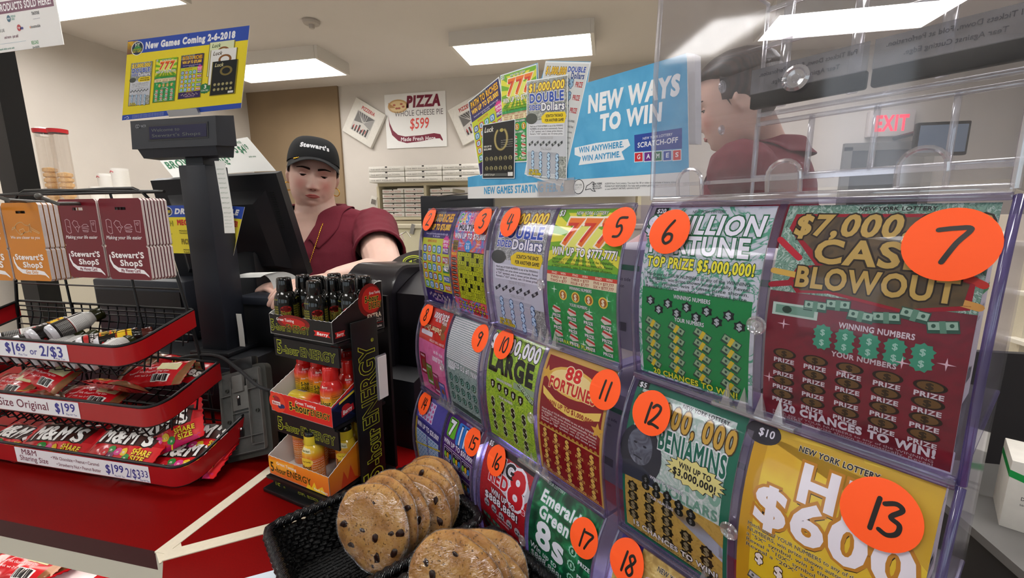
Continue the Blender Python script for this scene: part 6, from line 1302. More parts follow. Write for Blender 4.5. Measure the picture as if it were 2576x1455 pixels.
# candy on the lit shelf under the lip
GS='candy on the lit shelf under the counter'
for n,(src,px,py,up,rot,lb,cat) in enumerate([(tuA,120,1420,.012,(R(14),0,R(172)),'caramel bar with brown patch on the lit shelf below the counter lip','candy bar'),(tuB,60,1450,.02,(R(12),0,R(4)),'red caramel bar at the front of the lit shelf','candy bar'),(mmB,330,1462,.0,(R(12),0,R(-8)),'red candy bag at the right of the lit shelf','candy bag')]):
    lay(src,Hz(px,py,.777)+Vector((0,0,up)),rot,lb,cat,GS)
mb=MB().m(mat('pale_pink_wrapper','#efe6ea',.25,coat=.4)); p=Hz(262,1440,.772); mb.X=TR(p)@Matrix.Rotation(R(12),4,'X'); mb.box((0,0,0),(.17,.075,.018),bev=.008,seg=3); a=Art(); a.rect(.01,-.03,.08,.01,'#d8627a'); a.t('CRISP',-.07,-.01,.02,'#b8385a',w=.07,b=3); mb.art(a,lambda x,y,l:(x,y,.0092+l)); o=tag(mb.build('candy_box'),'pale pink wrapped candy on the lit shelf','candy',GS)
# ---------------- shot bottles lying in the top basket
SWB=mat('white_bottle_base','#dcdce2',.2,coat=.4); WRAPK=mat('black_printed_wrap','#15120f',.2,coat=.4); CAPG=mat('olive_dark_cap','#2e3010',.2,coat=.4)
SB_=[(0,.001),(.0145,0),(.0178,.003),(.0185,.008),(.0187,.058),(.0178,.064),(.0150,.070),(.0128,.074),(.0122,.078)]
def shot(kind):
    t=thing('shot_bottle','x','bottle',(0,0,0),'shot bottles in the top basket')
    MB().m(SWB).lathe(SB_[:4]+[(.0188,.010)],26).build('base',t,world=False)
    mb=MB().m(WRAPK).lathe([(.0188,.010)]+SB_[4:],26)
    def rad(z):
        q=[(.0188,.010)]+SB_[4:]
        for (r0,z0),(r1,z1) in zip(q,q[1:]):
            if z<=z1: return r0+(r1-r0)*(z-z0)/(z1-z0)
        return .0122
    a=Art()
    if kind==0:
        a.rect(-.058,.012,-.001,.036,'#1b1a1a'); a.rect(.001,.012,.055,.036,'#1b1a1a'); a.rect(-.058,.037,-.001,.062,'#dcdad8'); a.rect(.001,.037,.055,.062,'#dcdad8'); a.L=1
        for i in range(9):
            a.t('MORE ENERGY FEEL IT NOW WARNING',-.055,.0335-.0024*i,.0014,'#c9c7c4',w=.052); a.t('CONTAINS CAFFEINE LIMIT TWO PER DAY',.003,.0335-.0024*i,.0014,'#c9c7c4',w=.05); a.t('Supplement Facts Vitamin C Niacin',-.055,.0595-.0024*i,.0014,'#2a2828',w=.052); a.t('Amount per bottle % daily value',.003,.0595-.0024*i,.0014,'#2a2828',w=.05)
        a.rect(-.058,.0622,.055,.0772,'#c9c7c4'); a.rect(-.059,.0362,.056,.0368,'#b02020'); a.rect(-.001,.012,.001,.07,'#e6e4e2')
    else:
        a.rect(-.058,.036,.058,.062,'#e0b81c'); a.rect(-.058,.036,.058,.039,'#c81c1c'); a.rect(-.058,.052,.058,.055,'#c81c1c'); a.L=1
        for s in (-1,1):
            a.t('TIME',s*.028,.040,.011,'#1a1410',w=.03,al='c',b=4); a.t('6HR',s*.028,.0555,.0055,'#1a1410',w=.03,al='c',b=4); a.t('EXTRA ENERGY',s*.028,.029,.005,'#e6dede',w=.04,al='c',b=3); a.t('GET IT NOW',s*.028,.022,.005,'#e6dede',w=.036,al='c',b=3)
            a.ell(s*.028,.016,.016,.004,'#b01c1c')
    mb.art(a,lambda x,y,l:((rad(y)+l)*math.sin(x/.0187),-(rad(y)+l)*math.cos(x/.0187),y),xs=[-.060+.004*k for k in range(31)],ys=[.058,.064,.070,.074]); mb.build('bottle_body',t,world=False)
    MB().m(CAPG if kind==0 else mat('brown_red_cap','#4a150c',.2,coat=.4)).lathe([(.0122,.0775),(.0140,.0778),(.0143,.092),(.0136,.0945),(.0125,.0955),(0,.095)],24).build('cap',t,world=False); return t
s0=shot(0); s1=shot(1)
def layb(src,px,py,up,yaw,pitch,roll,label,first=False):
    p=on(0,px,py,up); Rm=Matrix.Rotation(yaw,3,'Z')@Matrix.Rotation(pitch,3,'Y')@Matrix.Rotation(roll,3,'Z')   # bottle axis (z) turned to lie along yaw, pitch 90 = flat
    o=src if first else dup(src); o.location=p; o.rotation_euler=Rm.to_euler(); o['label']=label; return o
h=math.pi/2
layb(s0,122,842,.030,R(76),h-.30,1.9,'white-bottomed shot bottle lying on top, black and white print facing out',True)
layb(s1,74,853,.026,R(78),h-.28,2.6,'white-bottomed shot bottle with yellow band lying left of the top one',True)
layb(s1,196,872,.016,R(52),h-.1,.6,'shot bottle with brown cap and yellow band at the right front of the top basket')
layb(s1,238,868,.010,R(50),h-.1,2.0,'shot bottle with yellow band beneath the brown-capped one, by the corner')
layb(s0,-8,862,.018,R(60),h-.1,1.1,'shot bottle at the left edge of the photo with barcode print')
layb(s0,36,868,.010,R(66),h-.1,2.4,'shot bottle low in the left of the top basket')
for n,px in enumerate((-5,35,80,120,170,215)): 
    zf,yf,xr=rows[0]; p=Vy(px,905,yf+.012); o=dup(s0); o.location=(p.x,yf+.012,zf-.046); o.rotation_euler=(Matrix.Rotation(h-.32,3,'X').to_4x4()@Matrix.Rotation(n*1.3,4,'Z')).to_euler(); o.rotation_euler=(Matrix.Rotation(-(h-.32),3,'X')@Matrix.Rotation(n*1.3,3,'Z')).to_euler(); o['label']='white shot bottle base poking out under the top price label, %s from the left'%['first','second','third','fourth','fifth','sixth'][n]
# ================================================================ REGISTER AND OTHER EQUIPMENT
POSB=mat('register_black','#1b1c20',.42,bump=.03,bs=1500); POSN=mat('register_navy','#20232b',.45,bump=.03,bs=1500)
# cash drawer under the register
a=Vy(235,905,.93); b=Vy(700,905,.93); zt=Vy(560,893,.86).z
dr=thing('cash_drawer','wide black cash drawer under the register pole','cash drawer',((a.x+b.x)/2,1.05,CT))
MB().m(POSB).box(((a.x+b.x)/2,1.01,(CT+zt)/2+.004),(b.x-a.x,.34,zt-CT-.008),bev=.006).build('body',dr)
MB().m(POSN).box(((a.x+b.x)/2,.838,(CT+zt)/2),(b.x-a.x-.04,.006,zt-CT-.05),bev=.002).build('drawer_front',dr)
MB().m(CHROME).lathe([(.011,0),(.011,.004),(.004,.005),(0,.003)],20,TR(((a.x+b.x)/2,.836,(CT+zt)/2))@Matrix.Rotation(math.pi/2,4,'X')).build('lock',dr)
a=Vy(240,700,.95); b=Vy(470,700,.95); t=thing('computer_box','dark navy computer box behind the candy rack','computer',((a.x+b.x)/2,1.1,zt))
MB().m(POSN).box(((a.x+b.x)/2,1.03,(zt+a.z)/2),(b.x-a.x,.18,a.z-zt),bev=.006).build('case',t)
MB().m(BLACK).box(((a.x+b.x)/2,.938,(zt+a.z)/2+.03),(b.x-a.x-.03,.006,.05)).build('drive_bay',t)
# pole display
yp=.86
x0=Vy(450,440,yp).x; x1=Vy(518,440,yp).x; zt2=Vy(480,415,yp).z; t=thing('pole_display','black customer price display on a square pole beside the register','customer display',((x0+x1)/2,yp+.03,zt))
MB().m(POSN).box(((x0+x1)/2,yp+.032,(zt+zt2)/2),(x1-x0,.064,zt2-zt),bev=.003).build('pole',t)
MB().m(POSB).box(((x0+x1)/2,yp+.035,zt+.006),(x1-x0+.04,.11,.012),bev=.004).build('foot',t)
MB().m(POSN).box(((x0+x1)/2,yp+.032,zt2+.02),(.05,.045,.05)).build('neck',t)
bx0=Vy(327,340,.84).x; bx1=Vy(541,325,.84).x; bz1=Vy(433,296,.84).z; bz0=Vy(440,371,.84).z
def slab(c): return c
yd=.84
mb=MB().m(POSN); mb.hexa([(bx0,yd,bz0),(bx1,yd,bz0),(bx1,yd+.055,bz0+.006),(bx0,yd+.055,bz0+.006),(bx0-.001,yd+.006,bz1),(bx1-.001,yd+.006,bz1),(bx1,yd+.055,bz1+.010),(bx0,yd+.055,bz1+.010)])
mb.hexa([(bx0+.018,yd+.010,bz0-.020),(bx1-.010,yd+.010,bz0-.020),(bx1-.008,yd+.05,bz0-.020),(bx0+.018,yd+.05,bz0-.020),(bx0+.012,yd+.003,bz0+.001),(bx1-.006,yd+.003,bz0+.001),(bx1-.006,yd+.054,bz0+.006),(bx0+.012,yd+.054,bz0+.006)])
mb.build('display_housing',t,smooth=False)
sx0=Vy(374,340,yd).x; sx1=Vy(518,330,yd).x; sz0=Vy(445,347,yd).z; sz1=Vy(445,314,yd).z
fy=lambda z:yd+.006*(z-bz0)/(bz1-bz0)
mb=MB().m(mat('display_bezel','#17181c',.35)); mb.hexa([(sx0-.004,fy(sz0)-.0008,sz0-.004),(sx1+.004,fy(sz0)-.0008,sz0-.004),(sx1+.004,fy(sz0)+.003,sz0-.004),(sx0-.004,fy(sz0)+.003,sz0-.004),(sx0-.004,fy(sz1)-.0008,sz1+.004),(sx1+.004,fy(sz1)-.0008,sz1+.004),(sx1+.004,fy(sz1)+.003,sz1+.004),(sx0-.004,fy(sz1)+.003,sz1+.004)]); mb.build('bezel',t,smooth=False)
mb=MB().m(mat('display_glass','#2f2f48',.15)); a=Art(); w=sx1-sx0; h=sz1-sz0; a.rect(0,0,w,h,mat('display_glass','#2f2f48',.15)); a.L=1; vf=mat('vfd_text','#4f564c',.4,emit=.05); a.t('Welcome to',.04*w,.58*h,h*.24,vf,w=w*.5,b=0); a.t("Stewart's Shops",.04*w,.15*h,h*.24,vf,w=w*.86,b=0)
mb.art(a,lambda x,y,l:(sx0+x,fy(sz0+y)-.0012-l,sz0+y)); mb.build('screen',t)
a=Art(); a.ell(0,.004,.004,.004,'#8d9096'); a.L=1; a.ell(0,.004,.003,.003,POSN); a.L=2; a.ell(.005,.004,.004,.004,'#8d9096'); a.L=3; a.ell(.005,.004,.003,.003,POSN); a.L=1; a.t('NCR',.012,.001,.0055,'#8d9096',w=.016,b=1)
p=Vy(340,322,yd); mb=MB(); mb.art(a,lambda x,y,l:(p.x+x,fy(p.z+y)-.0006-l,p.z+y)); mb.build('maker_mark',t)
# yellow announcement card standing on the display, leaning back
n=Vector((0,math.cos(.35),math.sin(.35))); P0=Vector(((bx0+bx1)/2,yd+.022,bz1+.006)); pd=n.dot(P0-EYE)
C4=[Vn(px,py,n,pd) for px,py in ((307,303),(606,272),(628,64),(322,103))]   # BL BR TR TL
U=lambda x,y,l:(C4[0]*(1-x)*(1-y)+C4[1]*x*(1-y)+C4[2]*x*y+C4[3]*(1-x)*y)-n*l
a=Art(); YE='#eed92a'; BL_='#2f4fae'
a.T=(.01,0,0,.01,0,0)
a.rect(0,0,100,100,YE); a.L=1; a.rect(0,84,100,100,BL_); a.rect(0,0,100,7,BL_); a.poly([(0,84),(9,84),(9,99),(0,99)],'#e8b42a'); a.poly([(0,84),(7,84),(7,92),(0,92)],'#e06a2a')
a.L=2; a.ell(9,90,5.4,8.2,'#e8e6e2'); a.L=3; a.ell(9,90,4.8,7.4,'#26324a'); a.L=4; a.poly([(5,88),(9,96),(13,89),(10,87)],'#3f8a4a'); a.t('NY',9,92,4,'#f0eee8',w=4,al='c',b=3); a.t('LOTTERY',5,85.5,4,'#e8d42a',w=8,b=3)
a.L=2; a.t('New Games Coming 2-6-2018',16,88.5,7,'#f2f2f4',w=74,b=4); a.ell(52,98,.7,1,'#2b3a7a')
def mini(fn,x,y,w,h,rot,L):
    B=Art(); fn(B); c,s=math.cos(rot),math.sin(rot)
    g=lambda u,v:((x+(u/100-.5)*w*c*1-(v/156-.5)*h*s*.7)*.01,(y+(u/100-.5)*w*s*1.4+(v/156-.5)*h*c)*.01)
    a.it.append(([g(-3,-2),g(104,-3),g(104,155),g(-3,156)],[(0,1,2,3)],P('#8a7c1e'),L-1))
    for V,Fc,mt,l in B.it: a.it.append(([g(*p) for p in V],Fc,mt,L+l))
mini(t4,14,46,18,54,0,3); mini(t5,35.5,47,18,54,0,3); mini(t2,57,48,18,54,0,3)
def lk(c1,c2):
    def f(q): base(q,c1); q.L=1; q.t('Luck',8,132,16,c2,w=36,b=2,sh=.2); q.ell(58,110,26,22,'#8a5a2a' if c1!='#141516' else '#7a6a34'); q.L=2; q.ell(58,110,17,14,c1); [q.ell(16+17*k,50-24*r,6,7,'#a39a6a',8) for k in range(5) for r in range(2)]; q.rect(74,4,96,14,'#e9e8e4')
    return f
mini(lk('#dfe6b8','#3a5a2a'),80,66,19,40,0,3); mini(lk('#ecebe6','#4a3a1a'),82,56,20,42,0,7); mini(lk('#141516','#d8cf9a'),84,42,19,42,0,11)
a.L=3; a.star(69.5,31,5.2,4.6,14,'#2a7a44',sy=1.3); a.L=4; a.t('3',68.6,31,4.5,'#f2f2ea',w=2.4,b=3); a.t('COLORS',66.5,27.5,2,'#f2f2ea',w=6)
a.L=2; a.line([(2,3),(5,5),(6,2),(4,1)],.4,'#e8eaf0'); 
for i in range(3): a.t('You must be 18 or older to purchase a lottery ticket. Please play responsibly.',9,4.8-1.7*i,.9,'#c9d0e8',w=28)
mb=MB().m(WHITE); mb.add([p for p in C4]+[p+n*.0015 for p in C4],[(0,1,2,3),(7,6,5,4),(0,4,5,1),(1,5,6,2),(2,6,7,3),(3,7,4,0)]); mb.art(a,U,dl=.0001); o=mb.build('announcement_card'); tag(o,'yellow and blue new games card standing on the pole display','sign')
mb=MB().m(mat('silver_clip','#a9a9ab',.3,metal=.6)); p=Vn(462,283,n,pd-.004); mb.box(p,(.085,.006,.014),Matrix.Rotation(.35,3,'X')); tag(mb.build('card_clip'),'silver clip holding the yellow card to the pole display','clip')
# register monitor seen from behind, leaning towards the shopper
def quad_slab(mb,c,th):
    nrm=(c[1]-c[0]).cross(c[3]-c[0]).normalized(); mb.hexa([c[0],c[1],c[2],c[3]]+[p+nrm*th for p in c]); return nrm
mc=[Q(455,705,1.30),Q(776,694,1.27),Q(694,436,1.13),Q(378,455,1.16)]
t=thing('register_monitor','black touch-screen register monitor seen from behind, leaning back','monitor',((mc[0]+mc[1])/2).to_tuple()[:2]+(zt,))
nr=(mc[1]-mc[0]).cross(mc[3]-mc[0]).normalized()      # towards the viewer
mb=MB().m(POSB); q=[p-nr*.028 for p in mc]; mb.hexa(q+[p for p in mc]); mb.build('screen_housing',t,ang=30)
W4=lambda u,v,l=0:(mc[0]*(1-u)*(1-v)+mc[1]*u*(1-v)+mc[2]*u*v+mc[3]*(1-u)*v)+nr*l
mb=MB().m(POSB); mb.hexa([W4(.08,.08),W4(.90,.08),W4(.88,.86),W4(.10,.86),W4(.16,.16,.028),W4(.82,.16,.028),W4(.80,.76,.028),W4(.18,.76,.028)]); mb.build('rear_bulge',t,ang=20)
mb=MB().m(BLACK)
for k in range(16): v=.5+.022*k; mb.hexa([W4(.905,v),W4(.935,v),W4(.935,v+.009),W4(.905,v+.009),W4(.905,v,.0015),W4(.935,v,.0015),W4(.935,v+.009,.0015),W4(.905,v+.009,.0015)])
mb.build('vent_grille',t)
mb=MB().m(mat('screen_glass_dark','#101418',.1)); mb.hexa([W4(.03,.03,-.0285),W4(.97,.03,-.0285),W4(.97,.97,-.0285),W4(.03,.97,-.0285),W4(.03,.03,-.030),W4(.97,.03,-.030),W4(.97,.97,-.030),W4(.03,.97,-.030)]); mb.build('screen',t)
c=W4(.5,.3); mb=MB().m(POSB); mb.box((c.x,c.y+.03,(zt+c.z)/2),(.17,.11,c.z-zt),bev=.012); mb.build('stand_column',t)
mb=MB().m(POSB); mb.box((c.x+.02,c.y+.03,zt+.012),(.30,.22,.024),bev=.01); mb.build('stand_base',t)
# price sheet taped above the monitor
pc=[Q(440,452,1.175),Q(694,430,1.15),Q(622,345,1.20),Q(392,392,1.23)]
f=lambda u,v,l=0:(pc[0]*(1-u)*(1-v)+pc[1]*u*(1-v)+pc[2]*u*v+pc[3]*(1-u)*v)+Vector((0,-1,.2))*l+Vector((0,.012,.006))*math.sin(math.pi*u)
mb=MB().m(PAPER); mb.grid(lambda u,v:f(u,v),8,4,th=.0006,dirn=(0,1,0)); a=Art(); G='#1f6b46'; a.t('BROWNIE',.02,.42,.26,G,w=.36,b=3); a.t('NE',.48,.30,.24,G,w=.09,b=3) if 0 else a.t('SUNDAE',.40,.28,.22,G,w=.2,b=3); a.t('$3',.60,.48,.34,G,w=.10,b=3); a.t('75',.70,.60,.26,G,w=.09,b=2); a.t('LARGE',.82,.86,.07,G,w=.07); a.t('$4',.80,.58,.2,G,w=.07,b=3); a.t('19',.87,.66,.15,G,w=.05,b=2); a.t('add one',.84,.42,.05,G,w=.08)
mb.art(a,f,xs=[k/8 for k in range(1,8)],ys=[.25,.5,.75],dl=.0004); tag(mb.build('price_sheet'),'grey white price sheet with green lettering above the register monitor','sheet')
# lottery draw poster taped to the monitor back
yq=.94
a0=Vy(384,518,yq); a1=Vy(616,510,yq); z0=Vy(490,638,yq).z
def ps(u,v,l=0):
    x=a0.x+(a1.x-a0.x)*u; z=z0+(a0.z-z0)*v; cu=max(0,u-.72)/.28; cv=1-v
    return Vector((x-.012*cu*cu*cv*2,yq-.002-.03*cu*cu*cv-l,z-.006*cu))
mb=MB().m(WHITE); mb.grid(ps,14,8,th=.0006,dirn=(0,1,0)); a=Art(); a.rect(0,0,1,1,'#f0de3a'); a.L=1; a.rect(0,.76,1,1,BL_); a.poly([(0,.76),(.10,.76),(.13,1),(0,1)],'#e8c02a'); a.poly([(0,.80),(.12,.78),(.12,.9),(0,.95)],'#d8502a'); a.L=2; a.ell(.17,.88,.055,.1,'#e8e6e2'); a.L=3; a.ell(.17,.88,.047,.086,'#26324a'); a.L=4; a.t('LOTTERY',.13,.85,.05,'#e8d42a',w=.08,b=3)
a.L=2; a.t('DRAW SCHEDULE',.245,.83,.10,'#f2f2f4',w=.70,b=4,sh=.15); 
for s,x,y,c in (('CASH',.06,.58,'#a8a01e'),('MEGA',.26,.60,'#d8302a'),('LIFE',.50,.60,'#2a7a4a'),('POWER',.80,.60,'#c8202a'),('TAKE 5',.02,.2,'#2a7a4a'),('PICK 10',.28,.2,'#8a7a1a'),('NUMBERS',.52,.2,'#2f4fae'),('WIN 4',.82,.2,'#7a1a4a')): a.t(s,x,y,.10,c,w=.16,b=4); a.t('MONDAY',x+.01,y-.14,.03,'#4a4410',w=.1); a.t('THURSDAY',x+.01,y-.19,.03,'#4a4410',w=.12)
mb.art(a,ps,xs=[k/14 for k in range(1,14)],ys=[k/8 for k in range(1,8)],dl=.0003); tag(mb.build('draw_poster'),'yellow and blue lottery draw poster taped behind the pole, corner curling','poster')
# tape of receipt paper hanging beside the pole, scrap below
def strip(pts,w,label,name,m=PAPER,txt=False):
    mb=MB().m(m); N=len(pts); cs=[]
    S_=lambda u:(lambda i,t:pts[i].lerp(pts[i+1],t))(min(N-2,int(u*(N-1))),u*(N-1)-min(N-2,int(u*(N-1))))
    g=lambda u,v,l=0:S_(v)+w*(u-.5)+Vector((0,-l,0)); mb.grid(g,2,N*3,th=.0004,dirn=(0,1,0)); 
    if txt:
        a=Art()
        for k in range(14): a.t('thank you 4.19 tax',.1,.1+.06*k,.018,'#9aa89a',w=.7)
        mb.art(a,g,ys=[k/(N*3) for k in range(1,N*3)],dl=.0003)
    return tag(mb.build(name),label,'paper')
strip([Q(552,405,.985),Q(563,470,.985),Q(574,540,.98),Q(578,587,.975)],Vector((.024,.004,0)),'strip of receipt paper hanging along the right side of the pole','paper_strip',txt=True)
strip([Q(600,790,1.08),Q(606,832,1.08),Q(610,872,1.08)],Vector((.016,0,0)),'scrap of white paper between pole and receipt printer','paper_scrap')
# receipt printer and its curling receipt
yr=.93; px0=Vy(598,760,yr).x; px1=Vy(742,755,yr).x; pz=Vy(660,748,yr).z
t=thing('receipt_printer','black receipt printer right of the pole, white receipt curling out','printer',((px0+px1)/2,yr+.07,zt))
MB().m(POSB).box(((px0+px1)/2,yr+.085,(zt+pz-.022)/2),(px1-px0-.01,.16,pz-.022-zt),bev=.006).build('body',t)
MB().m(POSN).box(((px0+px1)/2,yr+.08,pz-.010),(px1-px0,.18,.022),bev=.006).build('lid',t)
MB().m(BLACK).box(((px0+px1)/2+.01,yr+.055,pz+.0012),(.085,.008,.003)).build('paper_slot',t)
cx=(px0+px1)/2+.012
rp=[Vector((cx+.012,yr+.055,pz+.001)),Vector((cx+.008,yr+.056,pz+.025)),Vector((cx-.004,yr+.052,pz+.048)),Vector((cx-.030,yr+.040,pz+.060)),Vector((cx-.062,yr+.022,pz+.056)),Vector((cx-.078,yr+.012,pz+.048))]
sm=[];
for i in range(len(rp)-1):
    a_,b_,c_,d_=rp[max(0,i-1)],rp[i],rp[i+1],rp[min(len(rp)-1,i+2)]
    for k in range(4): tt=k/4; sm.append(.5*((2*b_)+(-a_+c_)*tt+(2*a_-5*b_+4*c_-d_)*tt*tt+(-a_+3*b_-3*c_+d_)*tt**3))
sm.append(rp[-1]); strip(sm,Vector((.066,.026,0)),'white receipt curling out of the black receipt printer','receipt',txt=False)
# back plate of the card terminal on its stand
o0=Q(566,1163,.875); ox=Q(682,1136,.855); oy=Q(546,945,.915); ux=(ox-o0); uy=(oy-o0); wx,wy=ux.length,uy.length; ux/=wx; uz=ux.cross(uy).normalized(); uy=uz.cross(ux); G0=mat('worn_grey_plastic','#4a4a48',.5,var=.25,vs=25,bump=.1,bs=200); G1=mat('grey_plastic_light','#5c5b58',.5,var=.2,vs=30); G2=mat('grey_plastic_deep','#33332f',.55)
Mp=Matrix(((ux.x,uy.x,uz.x,o0.x),(ux.y,uy.y,uz.y,o0.y),(ux.z,uy.z,uz.z,o0.z),(0,0,0,1)))
t=thing('card_terminal','worn grey back plate of a card terminal on its stand, between rack and energy stand','card terminal',(o0.x+.05,o0.y+.02,CT))
def rrp(x0,y0,x1,y1,r): return [(x,y) for c in ((x1-r,y0+r,-90),(x1-r,y1-r,0),(x0+r,y1-r,90),(x0+r,y0+r,180)) for x,y in arc(c[0],c[1],r,c[2],c[2]+90,4)]
w=wx; h=wy
mb=MB().m(G2); mb.X=Mp; mb.prism(rrp(-.004,-.004,w+.004,h+.002,.014),.016,TR((0,0,-.018))); mb.build('housing',t)
mb=MB().m(G0); mb.X=Mp; mb.prism(rrp(.004,.006,w-.006,h-.004,.010),.004,TR((0,0,-.004))); mb.build('back_plate',t)
mb=MB().m(G1); mb.X=Mp
fx=lambda u:.006+u*(w-.014)
def rib(x0,y0,x1,y1,z=.006): mb.box(((fx(x0)+fx(x1))/2,(y0+y1)/2*h,z/2),(max(.0014,abs(fx(x1)-fx(x0))),max(.0014,abs(y1-y0)*h),z))
rib(0,.05,0,.95); rib(1,.05,1,.95); rib(0,.05,1,.05); rib(.28,.16,.28,.88); rib(.70,.14,.70,.90); rib(0,.16,.28,.16); rib(0,.72,.28,.72); rib(.70,.74,1,.74); rib(.28,.50,.70,.50); rib(.28,.22,.70,.22); rib(.70,.22,1,.22); rib(.70,.12,1,.12); rib(.0,.10,.28,.10)
mb.build('ribs',t)
mb=MB().m(G1); mb.X=Mp; mb.box((fx(.49),.66*h,.003),(fx(.70)-fx(.28)-.002,.26*h,.004),bev=.001); mb.box((fx(.49),.83*h,.006),(.026,.035,.008),bev=.002); mb.build('mount_bracket',t)
for yy in (.66,.30):
    mb=MB().m(BLACK); mb.X=Mp; mb.box((fx(.46),yy*h-.004,.0052),(.007,.020,.001)); mb.build('key_slot',t)
    mb=MB().m(CHROME); mb.lathe([(.0032,0),(.0032,.0015),(.002,.0026),(0,.0028)],16,Mp@TR((fx(.46),yy*h+.003,.0055))); mb.build('screw',t)
for u,v in ((.14,.78),(.14,.42),(.85,.82),(.86,.48)):
    mb=MB().m(G2); mb.lathe([(.0042,0),(.0042,.003),(.0026,.003),(.0022,.001),(0,.001)],16,Mp@TR((fx(u),v*h,0))); mb.build('screw_boss',t)
mb=MB().m(BLACK); mb.X=Mp; mb.box((w/2,h*.5,-.03),(w*.7,h*.9,.025),bev=.006); mb.box((w*.5,h+.008,-.01),(.06,.03,.02),bev=.006); mb.build('terminal_body',t)
mb=MB().m(BLACK); b0_=Mp@Vector((w/2,h*.3,-.03)); mb.tube([(b0_.x+.02,b0_.y+.06,CT+.004),(b0_.x+.01,b0_.y+.03,b0_.z)],.014,12); mb.lathe([(.055,0),(.055,.005),(.02,.008),(0,.008)],28,TR((b0_.x+.02,b0_.y+.06,CT))); mb.build('stand',t)
CB=mat('black_cable','#1c1c1e',.45)
def cable(pts,r,label):
    sm=[]; 
    for i in range(len(pts)-1):
        a_,b_,c_,d_=pts[max(0,i-1)],pts[i],pts[i+1],pts[min(len(pts)-1,i+2)]
        for k in range(6): tt=k/6; sm.append(.5*((2*b_)+(-a_+c_)*tt+(2*a_-5*b_+4*c_-d_)*tt*tt+(-a_+3*b_-3*c_+d_)*tt**3))
    sm.append(pts[-1]); return tag(MB().m(CB).tube(sm,r,8).build('cable'),label,'cable')
cable([Q(420,912,.93),Q(480,896,.93),Q(548,896,.90),Q(600,930,.87),Q(650,972,.85),Q(700,990,.86),Q(745,1010,.90)],.0035,'dark cable arching over the top of the card terminal')
cable([Q(402,905,.98),Q(430,950,1.0),Q(470,985,1.02),Q(520,975,1.05)],.003,'thin cable looping behind the wire rack')
# lottery terminal: black hump with a stepped side
LT=mat('terminal_black_gloss','#1c191d',.3,coat=.2)
lu=Vector((math.sin(R(-78)),math.cos(R(-78)),0)); lv=Vector((math.sin(R(20)),math.cos(R(20)),0)); l0=Q(984,800,.93); l0.z=CT
ht=Q(1030,664,.98).z-CT; h1=Q(984,780,.90).z-CT
t=thing('lottery_terminal','bulky black lottery terminal with rounded hood behind the energy stand','terminal',l0)
pf=[(0,0),(0,h1)]+[(.058-.058*math.cos(k*math.pi/16),h1+(ht-h1)*math.sin(k*math.pi/16)) for k in range(1,9)]+[(.15,ht-.006),(.17,ht-.03),(.17,0)]
L3=lambda u,v,z:l0+lu*u+lv*v+Vector((0,0,z))
mb=MB().m(LT); rings=[[L3(u,v,z) for v,z in pf] for u in (0,.005,.135,.15)]; 
rings[0]=[L3(0,.004+(v-.004 if v>.004 else v)*.97,z*.985) for v,z in pf]; rings[3]=[L3(.15,v*.95+.004,z*.97) for v,z in pf]; mb.loft(rings); mb.build('hood',t,ang=30)
hs=Q(1030,735,.88).z-CT
pf2=[(.018,0),(.018,hs-.012)]+[(.018+.10*k/6,hs-.012+.050*math.sin(k/6*1.4)) for k in range(1,7)]+[(.16,hs+.03),(.16,0)]
mb=MB().m(LT); mb.loft([[L3(u,v,z) for v,z in pf2] for u in (-.085,-.002)]); mb.build('side_module',t,ang=30)
mb=MB().m(POSB); mb.loft([[L3(u,v,z) for v,z in [(-.03,0),(-.03,hs*.45),(.01,hs*.5),(.01,0)]] for u in (-.08,.13)]); mb.build('base_step',t)
mb=MB().m(BLACK); mb.lathe([(.006,0),(.006,.002),(0,.002)],16,TR(L3(-.06,-.0305,hs*.25))@Matrix.Rotation(R(-20),4,'Z')@Matrix.Rotation(math.pi/2,4,'X')); mb.build('lock',t)
# round black lid with green mark behind it
q=Q(1045,664,1.10); t=thing('ticket_checker','black rounded machine top with a green lamp mark behind the lottery terminal','machine',(q.x,q.y,CT))
mb=MB().m(LT); rings=[]
for z,k in ((CT,1),(q.z-.01,1),(q.z,.97)): rings.append([Vector((q.x+.08*k*math.cos(i*.2618),q.y+.02+.06*k*math.sin(i*.2618),z+(.030*(i in range(0,13))*math.sin(i*.2618) if z>CT else 0))) for i in range(24)])
mb.loft(rings); mb.build('housing',t,ang=30)
a=Art(); GY=P('#b9c43a'); 
a.ell(0,0,.030,.018,GY,28); a.L=1; a.ell(0,0,.0265,.0150,LT,28); a.L=2; a.ell(0,0,.024,.0128,GY,28); a.L=3; a.ell(0,0,.022,.0112,LT,28); a.L=4; a.poly([(-.012,.002),(-.004,.006),(-.004,-.007),(-.012,-.003)],GY)
for k in range(3): a.line([(0,.005-.005*k),(.007,.007-.007*k)],.0014,GY)
mb=MB(); c=Q(1040,660,1.08); mb.art(a,lambda x,y,l:c+Vector((x,y*.35-.0,y*.95))+Vector((0,-1,.3))*(l+.0)); o=mb.build('lamp_mark',t); o['label']='green lamp symbol'
